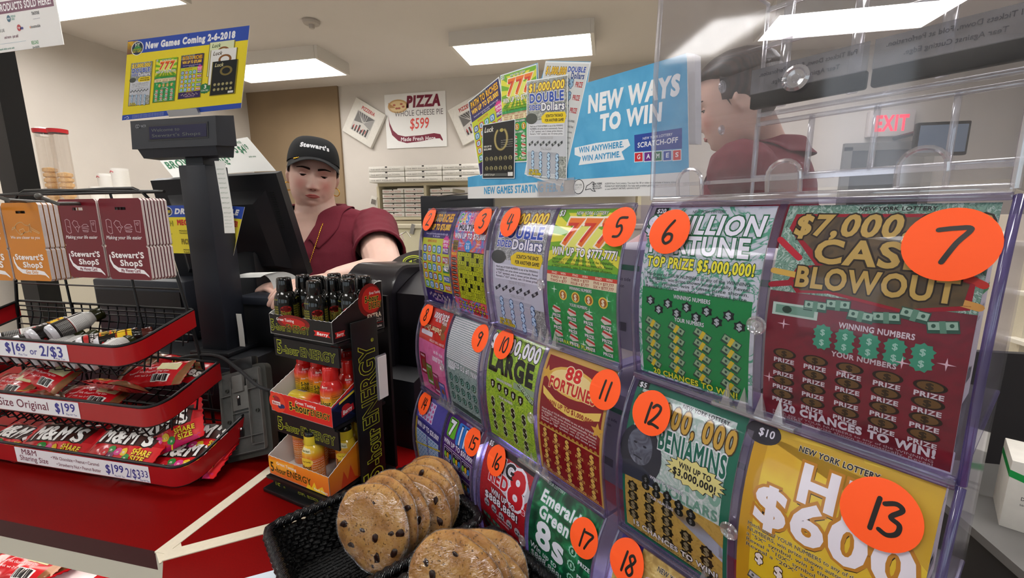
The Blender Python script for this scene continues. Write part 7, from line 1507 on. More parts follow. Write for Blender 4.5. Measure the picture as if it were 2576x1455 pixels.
# small dark screen between shelf and ticket bins
ys=1.14; a0=Vy(1056,493,ys); a1=Vy(1240,488,ys); t=thing('counter_screen','small dark screen between the pizza box shelf and the ticket bins','monitor',((a0.x+a1.x)/2,ys+.04,CT)); 
MB().m(POSB).box(((a0.x+a1.x)/2,ys+.012,a0.z-.075),(a1.x-a0.x,.024,.15),bev=.004).build('screen_housing',t)
MB().m(POSB).box(((a0.x+a1.x)/2,ys+.03,(CT+a0.z-.1)/2),(.05,.03,a0.z-.1-CT)).build('stand_column',t); MB().m(POSB).box(((a0.x+a1.x)/2,ys+.0,CT+.006),(.16,.12,.012),bev=.004).build('stand_base',t)
mb=MB().m(CHROME); mb.tube([Vy(1100,494,ys-.02),Vy(1178,486,ys-.02)],.002,6); tag(mb.build('bright_rod'),'thin bright rod lying along the top of the small dark screen','rod')
# hanging prepaid card sign, top left
yh=1.15; b_=Vy(160,112,yh); tl_=Vy(147,0,yh); c0=Vy(0,133,yh)
sx=(b_.x-c0.x)/160; ww=.36; hh=.30
Lx=b_.x-ww
f=lambda x,y,l:Vector((Lx+x,yh-l,b_.z-(b_.z-c0.z)*(ww-x)/(b_.x-c0.x)+y))
mb=MB().m(WHITE); mb.add([f(0,0,0),f(ww,0,0),f(ww-.004,hh,0),f(0,hh,0),f(0,0,-.002),f(ww,0,-.002),f(ww-.004,hh,-.002),f(0,hh,-.002)],[(0,1,2,3),(7,6,5,4),(0,4,5,1),(1,5,6,2),(2,6,7,3),(3,7,4,0)])
zz=f(ww,0,0).z; H_=Vy(150,48,yh).z-b_.z; 
a=Art(); MR='#6a2348'; a.rect(0,H_*1.02+.038,ww-.012,H_*1.02+.074,MR); a.L=1; a.t('PREPAID PRODUCTS SOLD HERE!',.012,H_*1.02+.046,.021,'#ece6ea',w=ww-.032,b=3)
px=lambda X,Y:((Vy(X,Y,yh).x-Lx),(Vy(X,Y,yh).z-f(Vy(X,Y,yh).x-Lx,0,0).z))
x,y=px(22,47); a.ell(x,y,.0085,.0105,'#1f5a74'); a.L=2; a.t('MORE',x-.006,y-.002,.004,'#e6f0f2',w=.012,b=3); a.t('PREPAID',x+.010,y+.002,.006,'#4a9a8c',w=.022,b=1); a.t('CARDS',x+.010,y-.006,.006,'#4a9a8c',w=.016,b=1)
x,y=px(80,38); a.t('TRACFONE',x,y,.009,'#26262e',w=.034,b=2); a.t('nationwide prepaid wireless',x+.003,y-.013,.002,'#3a3a6a',w=.03)
x,y=px(48,70); a.ell(x,y,.009,.010,'#b8323c'); a.L=3; a.t('Virgin',x-.006,y-.002,.005,'#f0e6e6',w=.012,b=2); a.L=2; a.rr(x+.005,y-.006,x+.019,y+.001,.003,'#3a3a8a'); a.L=1
x,y=px(78,71); a.t('boostmobile',x,y,.0085,'#3a3234',w=.042,b=2,sh=.1); a.rect(x-.004,y,x-.001,y+.006,'#e07a2a'); x,y=px(0,82); a.t('XBOX LIVE',x-.012,y,.009,'#4a4a4e',w=.034,b=1)
x,y=px(12,98); a.t('and more - just ask!',x,y,.0085,MR,w=.064,b=2); x,y=px(0,112); a.rect(.0,y,x+.12,y+.0007,'#8ab0c4'); x,y=px(0,127); a.t('Add over 100 prepaid debit cards with',x-.05,y,.0055,'#3a8a78',w=.118,b=1); x,y=px(80,112); a.t('RELOAD',x,y,.010,'#3a9a5a',w=.032,b=2); a.t('@ the REGISTER',x+.002,y-.012,.0055,'#26443a',w=.030,b=2)
mb.art(a,f); o=mb.build('hanging_sign'); tag(o,'white and maroon prepaid products sign hanging at the top left corner','sign')
mb=MB().m(clear('nylon_line','#dddddd',.2))
for x in (.04,ww-.04): p=f(x,hh-.004,-.001); mb.tube([p,(p.x,p.y,ZC)],.0012,6)
o=mb.build('hanging_line',o)
# open-stock shelf with white cartons, lower right behind the bins
SHB=mat('dark_shelf','#232022',.5); t=thing('back_shelf','dark low shelf at the lower right behind the ticket bins','shelf',(1.25,1.1,0))
c1=Q(2535,1310,.95); zs=c1.z
MB().m(mat('grey_shelf_board','#6a6866',.45)).box((c1.x+.36,c1.y-.05,zs-.012),(.9,.62,.02)).build('shelf_board',t); MB().m(SHB).box((c1.x+.36,c1.y-.05,(zs-.02)/2),(.86,.58,zs-.025)).build('cabinet',t); MB().m(SHB).box((c1.x+.36,c1.y+.27,zs+.15),(.9,.02,.32)).build('back_panel',t)
def carton(x,y,z,w,d,h,yaw,label):
    Rm=TR((x,y,z))@RZ(yaw); mb=MB().m(BX); mb.X=Rm; mb.box((0,0,h/2),(w,d,h),bev=.0015); a=Art(); a.poly([(-w/2,h*.86),(-w*.1,h*.78),(w/2,h*.72),(w/2,h*.62),(-w*.1,h*.68),(-w/2,h*.76)],'#1f9a4a'); a.t('Directions: keep dry',-w*.3,h*.46,h*.05,'#3a3838',w=w*.6,b=1); a.t('see bottom for contents',-w*.3,h*.38,h*.04,'#6a6866',w=w*.6); a.rect(w*.05,h*.14,w*.35,h*.26,'#e9e7e2')
    for k in range(8): a.L=1; a.rect(w*.06+w*.035*k,h*.15,w*.075+w*.035*k+.0006*(k%3),h*.25,'#2a2828')
    mb.art(a,lambda u,v,l:(u,-d/2-l*2,v)); 
    a2=Art(); a2.poly([(-d/2,h*.86),(d/2,h*.86),(d/2,h*.76),(-d/2,h*.76)],'#1f9a4a'); mb.art(a2,lambda u,v,l:(-w/2-l*2,-u,v)); tag(mb.build('carton'),label,'carton','white cartons on the back shelf')
q=Q(2560,1290,.95); carton(q.x+.03,q.y,zs-.002,.11,.13,.155,-.55,'white carton with green stripe at the right edge, on the dark back shelf')
q=Q(2570,1010,1.25); carton(q.x+.12,q.y+.05,zs-.002,.16,.14,.22,-.5,'taller white carton with green stripe behind, at the right end of the bins')
# beige wall cabinet seen in the gap right of the bins
p=Q(2600,700,2.2); t=thing('wall_cabinet','beige cabinet with pale shelves seen in the gap at the right edge','cabinet',(p.x+.5,p.y,0))
MB().m(CREAM).box((p.x+.55,p.y+.2,.7),(1.1,.4,1.4)).build('body',t)
for z in (.75,1.0,1.25): MB().m(mat('pale_shelf','#e2dccf',.5)).box((p.x+.5,p.y-.05,z),(1.1,.16,.02)).build('shelf_board',t)
# ================================================================ PEOPLE
def lerp_tab(tab,z):
    for (z0,*a),(z1,*b) in zip(tab,tab[1:]):
        if z0>=z>=z1: t=(z0-z)/(z0-z1); return [p+(q-p)*t for p,q in zip(a,b)]
    return tab[0][1:] if z>tab[0][0] else tab[-1][1:]
HT=[(.116,.004,.004,.004),(.112,.026,.026,.028),(.104,.043,.046,.05),(.09,.057,.064,.072),(.07,.067,.078,.088),(.045,.0725,.086,.096),(.02,.0745,.0895,.098),(0,.0748,.0885,.095),(-.02,.0742,.0875,.088),(-.04,.0728,.086,.074),(-.06,.0700,.0845,.058),(-.075,.0665,.083,.046),(-.09,.061,.0805,.036),(-.102,.053,.0765,.030),(-.112,.043,.069,.024),(-.119,.031,.056,.018),(-.124,.016,.036,.01),(-.1255,.004,.012,.0)]
G2_=lambda x,z,cx,cz,sx,sz:math.exp(-((x-cx)/sx)**2-((z-cz)/sz)**2)
def sst(a,b,x): t=min(1,max(0,(x-a)/(b-a))); return t*t*(3-2*t)
def fdisp(x,z):
    ax=abs(x); d=0
    d+=.0035*G2_(ax,z,.026,.020,.020,.008)                      # brow
    d-=.0105*G2_(ax,z,.030,.001,.017,.011)                      # sockets
    d-=.0030*G2_(ax,z,.014,.000,.007,.010)
    t=min(1.0,max(0,(.014-z)/.058))
    if z<.016:
        h=.002+.0185*t**1.35; h*=sst(-.0555,-.0475,z) if z<-.0475 else 1; s=.0072+.0062*t
        d+=h*math.exp(-(x/s)**2)*sst(.016,.004,z)
    d+=.0075*G2_(ax,z,.0125,-.0445,.0055,.0062)                 # nostril wings
    d-=.0016*G2_(x,z,0,-.060,.004,.006)
    d+=.0045*G2_(x,z,0,-.072,.026,.014)                         # muzzle
    d+=.0030*G2_(ax,z,.044,-.036,.020,.020)                     # cheeks
    d-=.0035*G2_(ax,z,.030,-.078,.006,.008)                     # mouth corners
    d-=.0038*G2_(x,z,0,-.0915,.016,.005)
    d+=.0055*G2_(x,z,0,-.106,.020,.010)                         # chin
    return d
def face_y(x,z):
    w,f,b=lerp_tab(HT,z); c=min(.999,abs(x)/w); return f*(1-c**2.15)**(1/2.15)+fdisp(x,z)
def head_geo(nz=150,nt=170):
    rings=[]
    for i in range(nz):
        u=i/(nz-1); z=.1158-.2412*(u-.035*math.sin(2*math.pi*u))
        w,f,b=lerp_tab(HT,z); ring=[]
        for k in range(nt):
            t=2*math.pi*k/nt; t=t-.28*math.sin(2*t)*.5*(1 if math.sin(t)>0 else .4); c,s=math.cos(t),math.sin(t)
            e=2/2.15; x=w*math.copysign(abs(c)**e,c); y=(f if s>0 else b)*math.copysign(abs(s)**e,s)
            if s>0: y+=fdisp(x,z)*sst(.0,.5,s)
            ring.append(Vector((x,y,z)))
        rings.append(ring)
    return rings
def skinmat(name,base,blush,centres,rough=.48):
    m=bpy.data.materials.new(name); m.use_nodes=True; nt=m.node_tree; b=nt.nodes['Principled BSDF']; b.inputs['Roughness'].default_value=rough
    b.inputs['Subsurface Weight'].default_value=.12; b.inputs['Subsurface Radius'].default_value=(.010,.004,.002); b.inputs['Subsurface Scale'].default_value=.6
    tc=nt.nodes.new('ShaderNodeTexCoord'); prev=None
    n=nt.nodes.new('ShaderNodeTexNoise'); n.inputs['Scale'].default_value=45; n.inputs['Detail'].default_value=5; nt.links.new(tc.outputs['Object'],n.inputs['Vector'])
    mx=nt.nodes.new('ShaderNodeMix'); mx.data_type='RGBA'; c0=lin(base); mx.inputs[6].default_value=c0; mx.inputs[7].default_value=tuple(k*.88 for k in c0[:3])+(1,); nt.links.new(n.outputs['Fac'],mx.inputs[0]); prev=mx
    for c,r,amt in centres:
        v=nt.nodes.new('ShaderNodeVectorMath'); v.operation='DISTANCE'; v.inputs[1].default_value=c; nt.links.new(tc.outputs['Object'],v.inputs[0])
        mr=nt.nodes.new('ShaderNodeMapRange'); mr.interpolation_type='SMOOTHSTEP'; mr.inputs['From Min'].default_value=0; mr.inputs['From Max'].default_value=r; mr.inputs['To Min'].default_value=amt; mr.inputs['To Max'].default_value=0; nt.links.new(v.outputs['Value'],mr.inputs['Value'])
        q=nt.nodes.new('ShaderNodeMix'); q.data_type='RGBA'; q.inputs[7].default_value=lin(blush); nt.links.new(mr.outputs[0],q.inputs[0]); nt.links.new(prev.outputs[2],q.inputs[6]); prev=q
    nt.links.new(prev.outputs[2],b.inputs['Base Color']); return m
def remesh(mb,name,vox,sm=3,parent=None,mats=None,keepmat=None):
    o=mb.build('tmp',ang=180); r=o.modifiers.new('r','REMESH'); r.mode='VOXEL'; r.voxel_size=vox; r.use_smooth_shade=True
    s=o.modifiers.new('s','SMOOTH'); s.iterations=sm; s.factor=.5
    dg=bpy.context.evaluated_depsgraph_get(); dg.update(); me=bpy.data.meshes.new_from_object(o.evaluated_get(dg)); me.name=name
    bpy.data.objects.remove(o); return me
def limb(mb,pts,rad,n=18,sq=1):
    P_=[Vector(p) for p in pts]; out=[];R_=[]
    for i in range(len(P_)-1):
        a,b,c,d=P_[max(0,i-1)],P_[i],P_[i+1],P_[min(len(P_)-1,i+2)]
        for k in range(5): t=k/5; out.append(.5*((2*b)+(-a+c)*t+(2*a-5*b+4*c-d)*t*t+(-a+3*b-3*c+d)*t**3)); R_.append(rad[i]+(rad[i+1]-rad[i])*t)
    out.append(P_[-1]); R_.append(rad[-1]); mb.tube(out,R_,n); 
    for p,r in ((out[0],R_[0]),(out[-1],R_[-1])):
        b=bmesh.new(); bmesh.ops.create_icosphere(b,subdivisions=2,radius=r); mb.bm(b,TR(p))
def ellring(w,d,z,cx,cy,n=40,e=2.3):
    return [Vector((cx+w*math.copysign(abs(math.cos(6.28319*k/n))**(2/e),math.cos(6.28319*k/n)),cy+d*math.copysign(abs(math.sin(6.28319*k/n))**(2/e),math.sin(6.28319*k/n)),z)) for k in range(n)]
def hand_geo(mb,wr,dirv,up,curl=.5,s=1.0,side=1):
    """palm and five fingers from the wrist wr along dirv; up is the back of the hand; side puts the thumb"""
    d=Vector(dirv).normalized(); u=Vector(up); u=(u-d*u.dot(d)).normalized(); sd=d.cross(u)*side
    W_=lambda a,b,c:Vector(wr)+d*a*s+sd*b*s+u*c*s
    rings=[]
    for a,w,h in ((-.01,.026,.019),(.015,.031,.018),(.045,.039,.0155),(.075,.041,.013),(.09,.038,.010)):
        rings.append([W_(a,w*math.cos(6.28319*k/20),h*math.sin(6.28319*k/20)) for k in range(20)])
    mb.loft(rings)
    for f,(b,L,r) in enumerate(((.030,.066,.0085),(.010,.076,.0088),(-.010,.071,.0085),(-.029,.055,.0076))):
        p=[W_(.070,b*.95,0)]; ang=.12; q=W_(.092,b,0)
        p.append(q)
        for sg,fr in ((0,.44),(1,.32),(2,.24)):
            ang+=curl*(.55,.8,.6)[sg]*(1+.12*f); q=q+(d*math.cos(ang)-u*math.sin(ang)+sd*b*1.2)*L*fr*s; p.append(q)
        limb(mb,p,[r*s,r*s,r*.97*s,r*.88*s,r*.76*s],12)
    p=[W_(.018,.026,-.004),W_(.040,.048,-.010),W_(.066,.058,-.018),W_(.088,.056,-.026)]
    limb(mb,p,[.0125*s,.0115*s,.0098*s,.0085*s],12)
def person(name,label,loc,yaw,eye,head_eul,lelbow,lwrist,lhand,relbow,rwrist,rhand,bulk=1.0,cap=True,vox=.003,hairc='#2a1a14',drop=.172):
    """loc: floor point under the neck; eye etc. given in world space"""
    T=thing(name,label,'person',loc,rot=(0,0,yaw)); Wi=(TR(loc)@RZ(yaw)).inverted(); Lc=lambda p:Wi@Vector(p)
    E_=Lc(eye); HM=TR(E_)@Euler(head_eul,'XYZ').to_matrix().to_4x4()@TR((0,-.088,0))@Matrix.Diagonal((1,1,.92,1))
    H3=lambda x,y,z:HM@Vector((x,y,z))
    cen=[(tuple(H3(s*.040,.075,-.035)),.040,.50) for s in (-1,1)]+[(tuple(H3(0,.105,-.043)),.020,.35),(tuple(H3(0,.085,-.108)),.03,.18)]+[(tuple(H3(s*.03,.08,.004)),.022,.28) for s in (-1,1)]
    SK=skinmat(name+'_skin','#dfb8a8','#c4665f',cen)
    # ------------ body: head, neck, trunk, arms, hands and legs in one surface
    mb=MB(); hg=[[HM@p for p in r] for r in head_geo()]; mb.loft(hg)
    nb=Vector((0,-.005,E_.z-drop+.02)); ch=H3(0,.01,-.09)
    for k in range(0,1): pass
    rings=[]
    for t in [i/8 for i in range(9)]:
        c=H3(0,-.008,-.03).lerp(nb,t); w=.060+.004*math.sin(t*3.1)+.016*max(0,t-.6)/.4; rings.append([c+Vector((w*math.cos(6.28319*k/32),(w*1.02)*math.sin(6.28319*k/32),0)) for k in range(32)])
    mb.loft(rings)
    b=bmesh.new(); bmesh.ops.create_icosphere(b,subdivisions=3,radius=1); mb.bm(b,HM@TR((0,.022,-.098))@Matrix.Diagonal((.054,.052,.032,1)))   # soft under-chin
    shz=E_.z-drop; B=bulk
    trunk=[(shz+.035,.075,.062,0),(shz+.01,.135*B,.080*B,-.005),(shz-.03,.168*B,.098*B,-.002),(shz-.10,.175*B,.118*B,.006),(shz-.18,.178*B,.132*B,.014),(shz-.28,.168*B,.124*B,.010),(shz-.38,.162*B,.120*B,.008),(shz-.48,.176*B,.128*B,.0),(shz-.56,.180*B,.130*B,-.005),(shz-.62,.165*B,.12*B,-.005)]
    mb.loft([ellring(w,d,z,0,cy) for z,w,d,cy in trunk])
    lsh=Vector((-.175*B,-.005,shz-.035)); rsh=Vector((.175*B,-.005,shz-.035))
    arms=[]
    for sh,el,wr,hd,sd in ((lsh,lelbow,lwrist,lhand,1),(rsh,relbow,rwrist,rhand,-1)):
        el,wr,hd=Lc(el),Lc(wr),Lc(hd); arms.append((sh,el,wr))
        limb(mb,[sh,sh.lerp(el,.5),el,el.lerp(wr,.35),wr],[.058*B,.052*B,.043*B,.043*B,.027])
        hand_geo(mb,wr,hd-wr,Vector((0,.25,1)),curl=.35,s=.98,side=sd)
    for s in (-1,1): limb(mb,[(s*.09*B,-.005,shz-.58),(s*.095,.0,(shz-.58)*.55),(s*.09,-.02,.10)],[.088*B,.062*B,.045])
    ear=[]
    for s in (-1,1):
        M=HM@TR((s*.0762,-.010,-.010))@Matrix.Rotation(s*-.45,4,'Z')@Matrix.Rotation(-.12,4,'X')
        b=bmesh.new(); bmesh.ops.create_icosphere(b,subdivisions=3,radius=1)
        for v in b.verts:
            q=v.co.copy(); r=math.hypot(q.y/1,q.z/1)
            if s*q.x>0: v.co.x-=s*.75*math.exp(-((q.y-.18)/.45)**2-((q.z-.05)/.5)**2)*1.0
            v.co.y*=1-.22*max(0,-q.z)
        mb.bm(b,M@Matrix.Diagonal((.0085,.0165,.029,1)))
    me=remesh(mb,'body',vox,sm=2); me.materials.append(SK); body=bpy.data.objects.new('body',me); COL.objects.link(body); body.parent=T
    loc_=lambda mb,n,p=T,ang=60:mb.build(n,p,world=False,ang=ang)
    # ------------ face details
    EYEW=mat('eye_white','#9d8f88',.25); IRIS=mat('dark_iris','#22130d',.12); BROW=mat('dark_brow_hair','#2a1712',.8); LIP=mat('soft_lips','#bb645f',.42,var=.08,vs=150); LASH=mat('lash_dark','#1c100d',.7)
    SKL=SK
    for s in (-1,1):
        ex,ez=s*.0305,-.001; ey=face_y(ex,ez)-.0066; c=Vector((ex,ey,ez))
        mb=MB().m(EYEW); b=bmesh.new(); bmesh.ops.create_uvsphere(b,u_segments=24,v_segments=16,radius=.0118); mb.bm(b,HM@TR(c)); 
        mb.m(IRIS); gz=Vector((.15,1,-.34)).normalized(); Mg=HM@TR(c)@gz.to_track_quat('Z','Y').to_matrix().to_4x4()
        mb.lathe([(.0078,.0090),(.0074,.0095),(.0042,.0114),(0,.0122)],18,Mg); loc_(mb,'eye')
        # lids: skin shells over the eyeball, the gaze lowered
        def shell(th0,th1,r,wd):
            return lambda u,v:HM@(c+Vector((math.sin(-wd+2*wd*u)*r*math.cos((th0+(th1-th0)*v))*1.0,math.cos(-wd+2*wd*u)*r*math.cos(th0+(th1-th0)*v),r*math.sin(th0+(th1-th0)*v))))
        mb=MB().m(SKL); mb.grid(shell(1.35,.0,.0129,1.35),20,12); mb.grid(shell(-1.3,-.50,.0127,1.3),20,8); loc_(mb,'eyelid')
        mb=MB().m(LASH); f=shell(.01,-.03,.0134,1.2); mb.tube([f(k/14,.5) for k in range(15)],[.0005+.0010*math.sin(math.pi*k/14) for k in range(15)],6); loc_(mb,'eyelashes')
        mb=MB().m(BROW); 
        def br(u,v):
            x=s*(.0115+.041*u); z=.0195+.0050*math.sin(min(1,u*1.1)*math.pi*.62)-.007*max(0,u-.55); hw=.0041*(1-.70*u**1.5)*(.8+.2*min(1,u*8)); zz_=z+(v-.5)*2*hw; return HM@Vector((x,face_y(x,zz_)+.0012+.0008*math.sin(math.pi*v),zz_))
        mb.grid((lambda u,v:br(u,v)) if s<0 else (lambda u,v:br(u,1-v)),20,5); loc_(mb,'eyebrow')
    mb=MB().m(LIP); hw=.0235
    def lips(u,v,up):
        x=-hw+2*hw*u; k=abs(x)/hw; mid=-.0735-.0016*k**2; cup=(.0068*(1-k**1.8))*(1-.18*math.exp(-(x/.0045)**2)) if up else -.0095*(1-k**2.0); z=mid+cup*v; bul=(.0030 if up else .0042)*math.sin(math.pi*min(1,v*.85+.12))*(1-k**3); return HM@Vector((x,face_y(x,z)+.0005+bul,z))
    mb.grid(lambda u,v:lips(u,v,True),26,7); mb.grid(lambda u,v:lips(1-u,v,False),26,8); loc_(mb,'lips',ang=180)
    mb=MB().m(mat('mouth_line','#5a2420',.6)); mb.tube([lips(k/20,0,True)+HM.to_3x3()@Vector((0,.0006,0)) for k in range(21)],[.0002+.0006*math.sin(math.pi*k/20) for k in range(21)],6); loc_(mb,'mouth_line')
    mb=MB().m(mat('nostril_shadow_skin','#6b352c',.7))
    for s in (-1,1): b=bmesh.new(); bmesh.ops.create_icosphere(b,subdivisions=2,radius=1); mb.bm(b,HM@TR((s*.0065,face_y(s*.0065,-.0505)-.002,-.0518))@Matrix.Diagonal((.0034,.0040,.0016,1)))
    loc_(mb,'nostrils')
    # ------------ hair drawn back under the cap
    HR=pattern(name+'_hair',['#1a0f0b',hairc,'#3a241a'],60,'wave',rough=.45,stretch=(1,1,.15),dist=4)
    mb=MB().m(HR); rings=[]
    for z in [.112,.09,.06,.03,.005,-.02,-.045,-.065]:
        w,f,b_=lerp_tab(HT,z); o=.008; ring=[]
        for k in range(41):
            t=math.radians(-195+ (210)*k/40) if z>.03 else math.radians(-196+212*k/40)
            if z<-.0: t=math.radians(-145+110*k/40)
            e=2/2.15; cc,ss=math.cos(t),math.sin(t); ring.append(HM@Vector(((w+o)*math.copysign(abs(cc)**e,cc),(f if ss>0 else b_+o)*math.copysign(abs(ss)**e,ss),z)))
        rings.append(ring)
    mb.loft(rings,caps=False,closed=False)
    if not cap:
        top=[]
        for z in (.052,.066,.08,.094,.106,.116,.123):
            w,f,b_=lerp_tab(HT,z-.008); fr=.55 if z<.06 else 1; top.append([HM@Vector(((w+.008)*math.cos(6.28319*k/40),((f+.006)*fr if math.sin(6.28319*k/40)>0 else b_+.008)*math.sin(6.28319*k/40),z+.012*max(0,math.sin(6.28319*k/40))*(z<.09)))  for k in range(40)])
        mb.loft(top)
    b=bmesh.new(); bmesh.ops.create_icosphere(b,subdivisions=3,radius=1); mb.bm(b,HM@TR((0,-.118,-.015))@Matrix.Diagonal((.042,.034,.040,1)))
    for s in (-1,1):
        mb.grid(lambda u,v:HM@Vector((s*(.0752+.001*math.sin(9*u)),.030-.020*u+.010*v*(1-u),.035-.052*u)) if s>0 else HM@Vector((s*(.0752+.001*math.sin(9*u)),.040-.020*u-.010*v*(1-u)-.01,.035-.052*u)),8,3)
    loc_(mb,'hair',ang=180)
    if cap:
        CAPM=mat('black_cap_cloth','#17181a',.85,bump=.25,bs=900)
        mb=MB().m(CAPM); rings=[]
        for i in range(15):
            u=i/14; z=.036+.100*math.sin(u*math.pi/2); sc=math.cos(u*math.pi/2)**.55 if u<1 else .03
            w,f,b_=.0835,.103,.107; tilt=.022
            rings.append([HM@Vector(((w*sc)*math.cos(6.28319*k/56),(f if math.sin(6.28319*k/56)>0 else b_)*sc*math.sin(6.28319*k/56)-.002,z+tilt*math.sin(6.28319*k/56)*(1-u))) for k in range(56)])
        mb.loft(rings,caps=False); rin=[[p+(HM@Vector((0,0,.05))-p)*.02 for p in r] for r in rings]; mb.loft(rin[::-1],caps=False); cp=loc_(mb,'cap',ang=180)
        mb=MB().m(CAPM); ns=24
        def brim(u,v):
            a=math.radians(-68+136*u); x=.081*math.sin(a); y0=.100*math.cos(a)-.004; reach=.060*math.cos(a*1.22)**.8 if abs(a*1.22)<1.57 else 0; y=y0+reach*v; xx=x*(1+.08*v); z=.063-.009*v-.034*(abs(x)/.08)**2*(.65+.6*v); return HM@Vector((xx,y,z))
        mb.grid(brim,ns,8,th=.0028,dirn=HM.to_3x3()@Vector((0,.1,-1))); loc_(mb,'cap_brim',cp,ang=50)
        mb=MB().m(CAPM); b=bmesh.new(); bmesh.ops.create_icosphere(b,subdivisions=2,radius=.007); mb.bm(b,HM@TR((0,-.002,.128))@Matrix.Diagonal((1,1,.5,1))); loc_(mb,'cap_button',cp)
        a=Art(); a.t("Stewart's",0,0,.0165,mat('white_thread','#cfcfd2',.7),w=.105,al='c',b=4,rot=-.02)
        def capmap(x,y,l):
            z=.078+y; u=math.asin(min(1,(z-.036)/.100))/(math.pi/2); sc=math.cos(u*math.pi/2)**.55; an=-x/.088; return HM@Vector(((.0835*sc+l)*math.sin(an),(.103*sc+l)*math.cos(an)-.002,z+.022*math.cos(an)*(1-u)))
        mb=MB(); mb.art(a,capmap,xs=[-.056+.004*k for k in range(29)],dl=.0006); o=loc_(mb,'embroidery',cp); o['label']='white embroidered lettering'
        GOLD=mat('gold_metal','#d8a83a',.22,metal=1); mb=MB().m(GOLD)
        for k in range(5): p=brim(.83-.02*k,.35+.05*(k%2)); b=bmesh.new(); bmesh.ops.create_icosphere(b,subdivisions=1,radius=.0036-.0004*k); mb.bm(b,TR(p+HM.to_3x3()@Vector((0,.001,.003))))
        o=loc_(mb,'cap_pin',cp); o['label']='small gold pin'
    GOLD=mat('gold_metal','#d8a83a',.22,metal=1)
    if cap:
        for s in (-1,1):
            c=H3(s*.077,-.010,-.0535); mb=MB().m(GOLD); ax=HM.to_3x3()@Vector((1,.45*s,0)).normalized(); up_=Vector((0,0,1)); mb.tube([c+ax*.0125*math.cos(6.28319*k/24)+up_*.0135*math.sin(6.28319*k/24) for k in range(24)],.0016,8,closed=True); loc_(mb,'earring')
    # ------------ polo shirt
    PO=mat('maroon_polo_cloth','#6a1c2c',.85,var=.05,vs=200,bump=.15,bs=700)
    mb=MB(); o_=.011
    mb.loft([ellring(w+o_+(.002*math.sin(z*60)),d+o_+.003,z,0,cy) for z,w,d,cy in trunk[1:-1]])
    for sh,el,wr in arms:
        L_=.62; limb(mb,[sh+Vector((0,0,.004)),sh.lerp(el,.3),sh.lerp(el,L_)],[.074*B,.069*B,.067*B])
    b=bmesh.new(); bmesh.ops.create_icosphere(b,subdivisions=3,radius=1); mb.bm(b,TR((0,-.004,shz+.012))@Matrix.Diagonal((.155*B,.090*B,.048,1)))
    me=remesh(mb,'polo_shirt',.0045,sm=4)
    # open the neckline: a round collar hole and a short V at the front; open the sleeve ends
    bm_=bmesh.new(); bm_.from_mesh(me); kill=[]
    for f in bm_.faces:
        c=f.calc_center_median(); fr=c.y>.03
        if math.hypot(c.x/.072,(c.y-.008)/.070)<1 and c.z>shz+.0: kill.append(f); continue
        if fr and abs(c.x-.006)<.052*max(0,(c.z-(shz-.085))/.10) and c.z>shz-.085: kill.append(f); continue
        for sh,el,wr in arms:
            ax=(el-sh).normalized(); tt=(c-sh).dot(ax)/(el-sh).length
            if tt>.60 and (c-(sh+ax*(c-sh).dot(ax))).length<.11 and (abs(c.x)>.15*B): kill.append(f); break
    bmesh.ops.delete(bm_,geom=kill,context='FACES')
    for v in bm_.verts: 
        v.co+=v.normal*(.0025*noise.noise(v.co*14)+.0018*noise.noise(v.co*31))
    for _ in range(14):
        mv={}
        for v in bm_.verts:
            nb_=[e.other_vert(v) for e in v.link_edges if e.is_boundary]
            if len(nb_)==2: mv[v]=v.co*.4+(nb_[0].co+nb_[1].co)*.3
        for v,c in mv.items(): v.co=c
    bm_.to_mesh(me); bm_.free(); me.materials.append(PO); me.polygons.foreach_set('use_smooth',[True]*len(me.polygons)); shirt=bpy.data.objects.new('polo_shirt',me); COL.objects.link(shirt); shirt.parent=T
    def chest(x,z,l=0):
        best=[t for t in trunk]; 
        for (z0,w0,d0,c0),(z1,w1,d1,c1) in zip(trunk,trunk[1:]):
            if z0>=z>=z1: t=(z0-z)/(z0-z1); w=w0+(w1-w0)*t+o_; d=d0+(d1-d0)*t+o_+.003; cy=c0+(c1-c0)*t; return Vector((x,cy+d*(1-min(.99,abs(x)/w)**2.3)**(1/2.3)+l,z))
        return Vector((x,.12,z))
    # collar: a folded band round the neck whose points fall on the chest
    mb=MB().m(PO); hz_=[0,.001,.002,.002,.003,.003]
    ti=[(.010,.112,-.062),(.044,.088,-.004),(.073,.046,.036),(.084,0,.054),(.070,-.052,.058),(0,-.084,.060)]; to=[(.052,.128,-.082),(.090,.104,-.040),(.116,.054,.004),(.124,0,.018),(.102,-.075,.022),(0,-.122,.022)]
    def keyp(tab,u):
        k=abs(2*u-1); k=(1-k)*5; q=[Vector(p) for p in tab]; n=min(4,int(k)); t=k-n; a_,b_,c_,d_=q[max(0,n-1)],q[n],q[n+1],q[min(5,n+2)]
        if n==4: d_=Vector((-q[4].x,q[4].y,q[4].z))
        p=.5*((2*b_)+(-a_+c_)*t+(2*a_-5*b_+4*c_-d_)*t*t+(-a_+3*b_-3*c_+d_)*t**3)
        return Vector((p.x*(1 if u<.5 else -1)*(.9+.1*B),p.y,p.z+shz))
    def coll(u,v):
        p=keyp(ti,u).lerp(keyp(to,u),v); p.z+=.016*math.sin(math.pi*min(1,v*1.5))*(1-.5*v)
        q=1-(p.x/(.155*B))**2-((p.y+.004)/(.09*B))**2
        if q>0: p.z=max(p.z,shz+.014+.048*math.sqrt(q)+.004*v)
        if p.y>.02 and p.z<shz+.02: p.y=max(p.y,chest(p.x,min(p.z,shz+.005)).y+.006)
        return p
    mb.grid(lambda u,v:coll(u,v),60,10,th=.0025,dirn=(0,0,-1)); mb.grid(lambda u,v:keyp(ti,u)+Vector((0,0,-.045*v))+Vector((0,0,.0)),60,3); loc_(mb,'collar',shirt,ang=70)
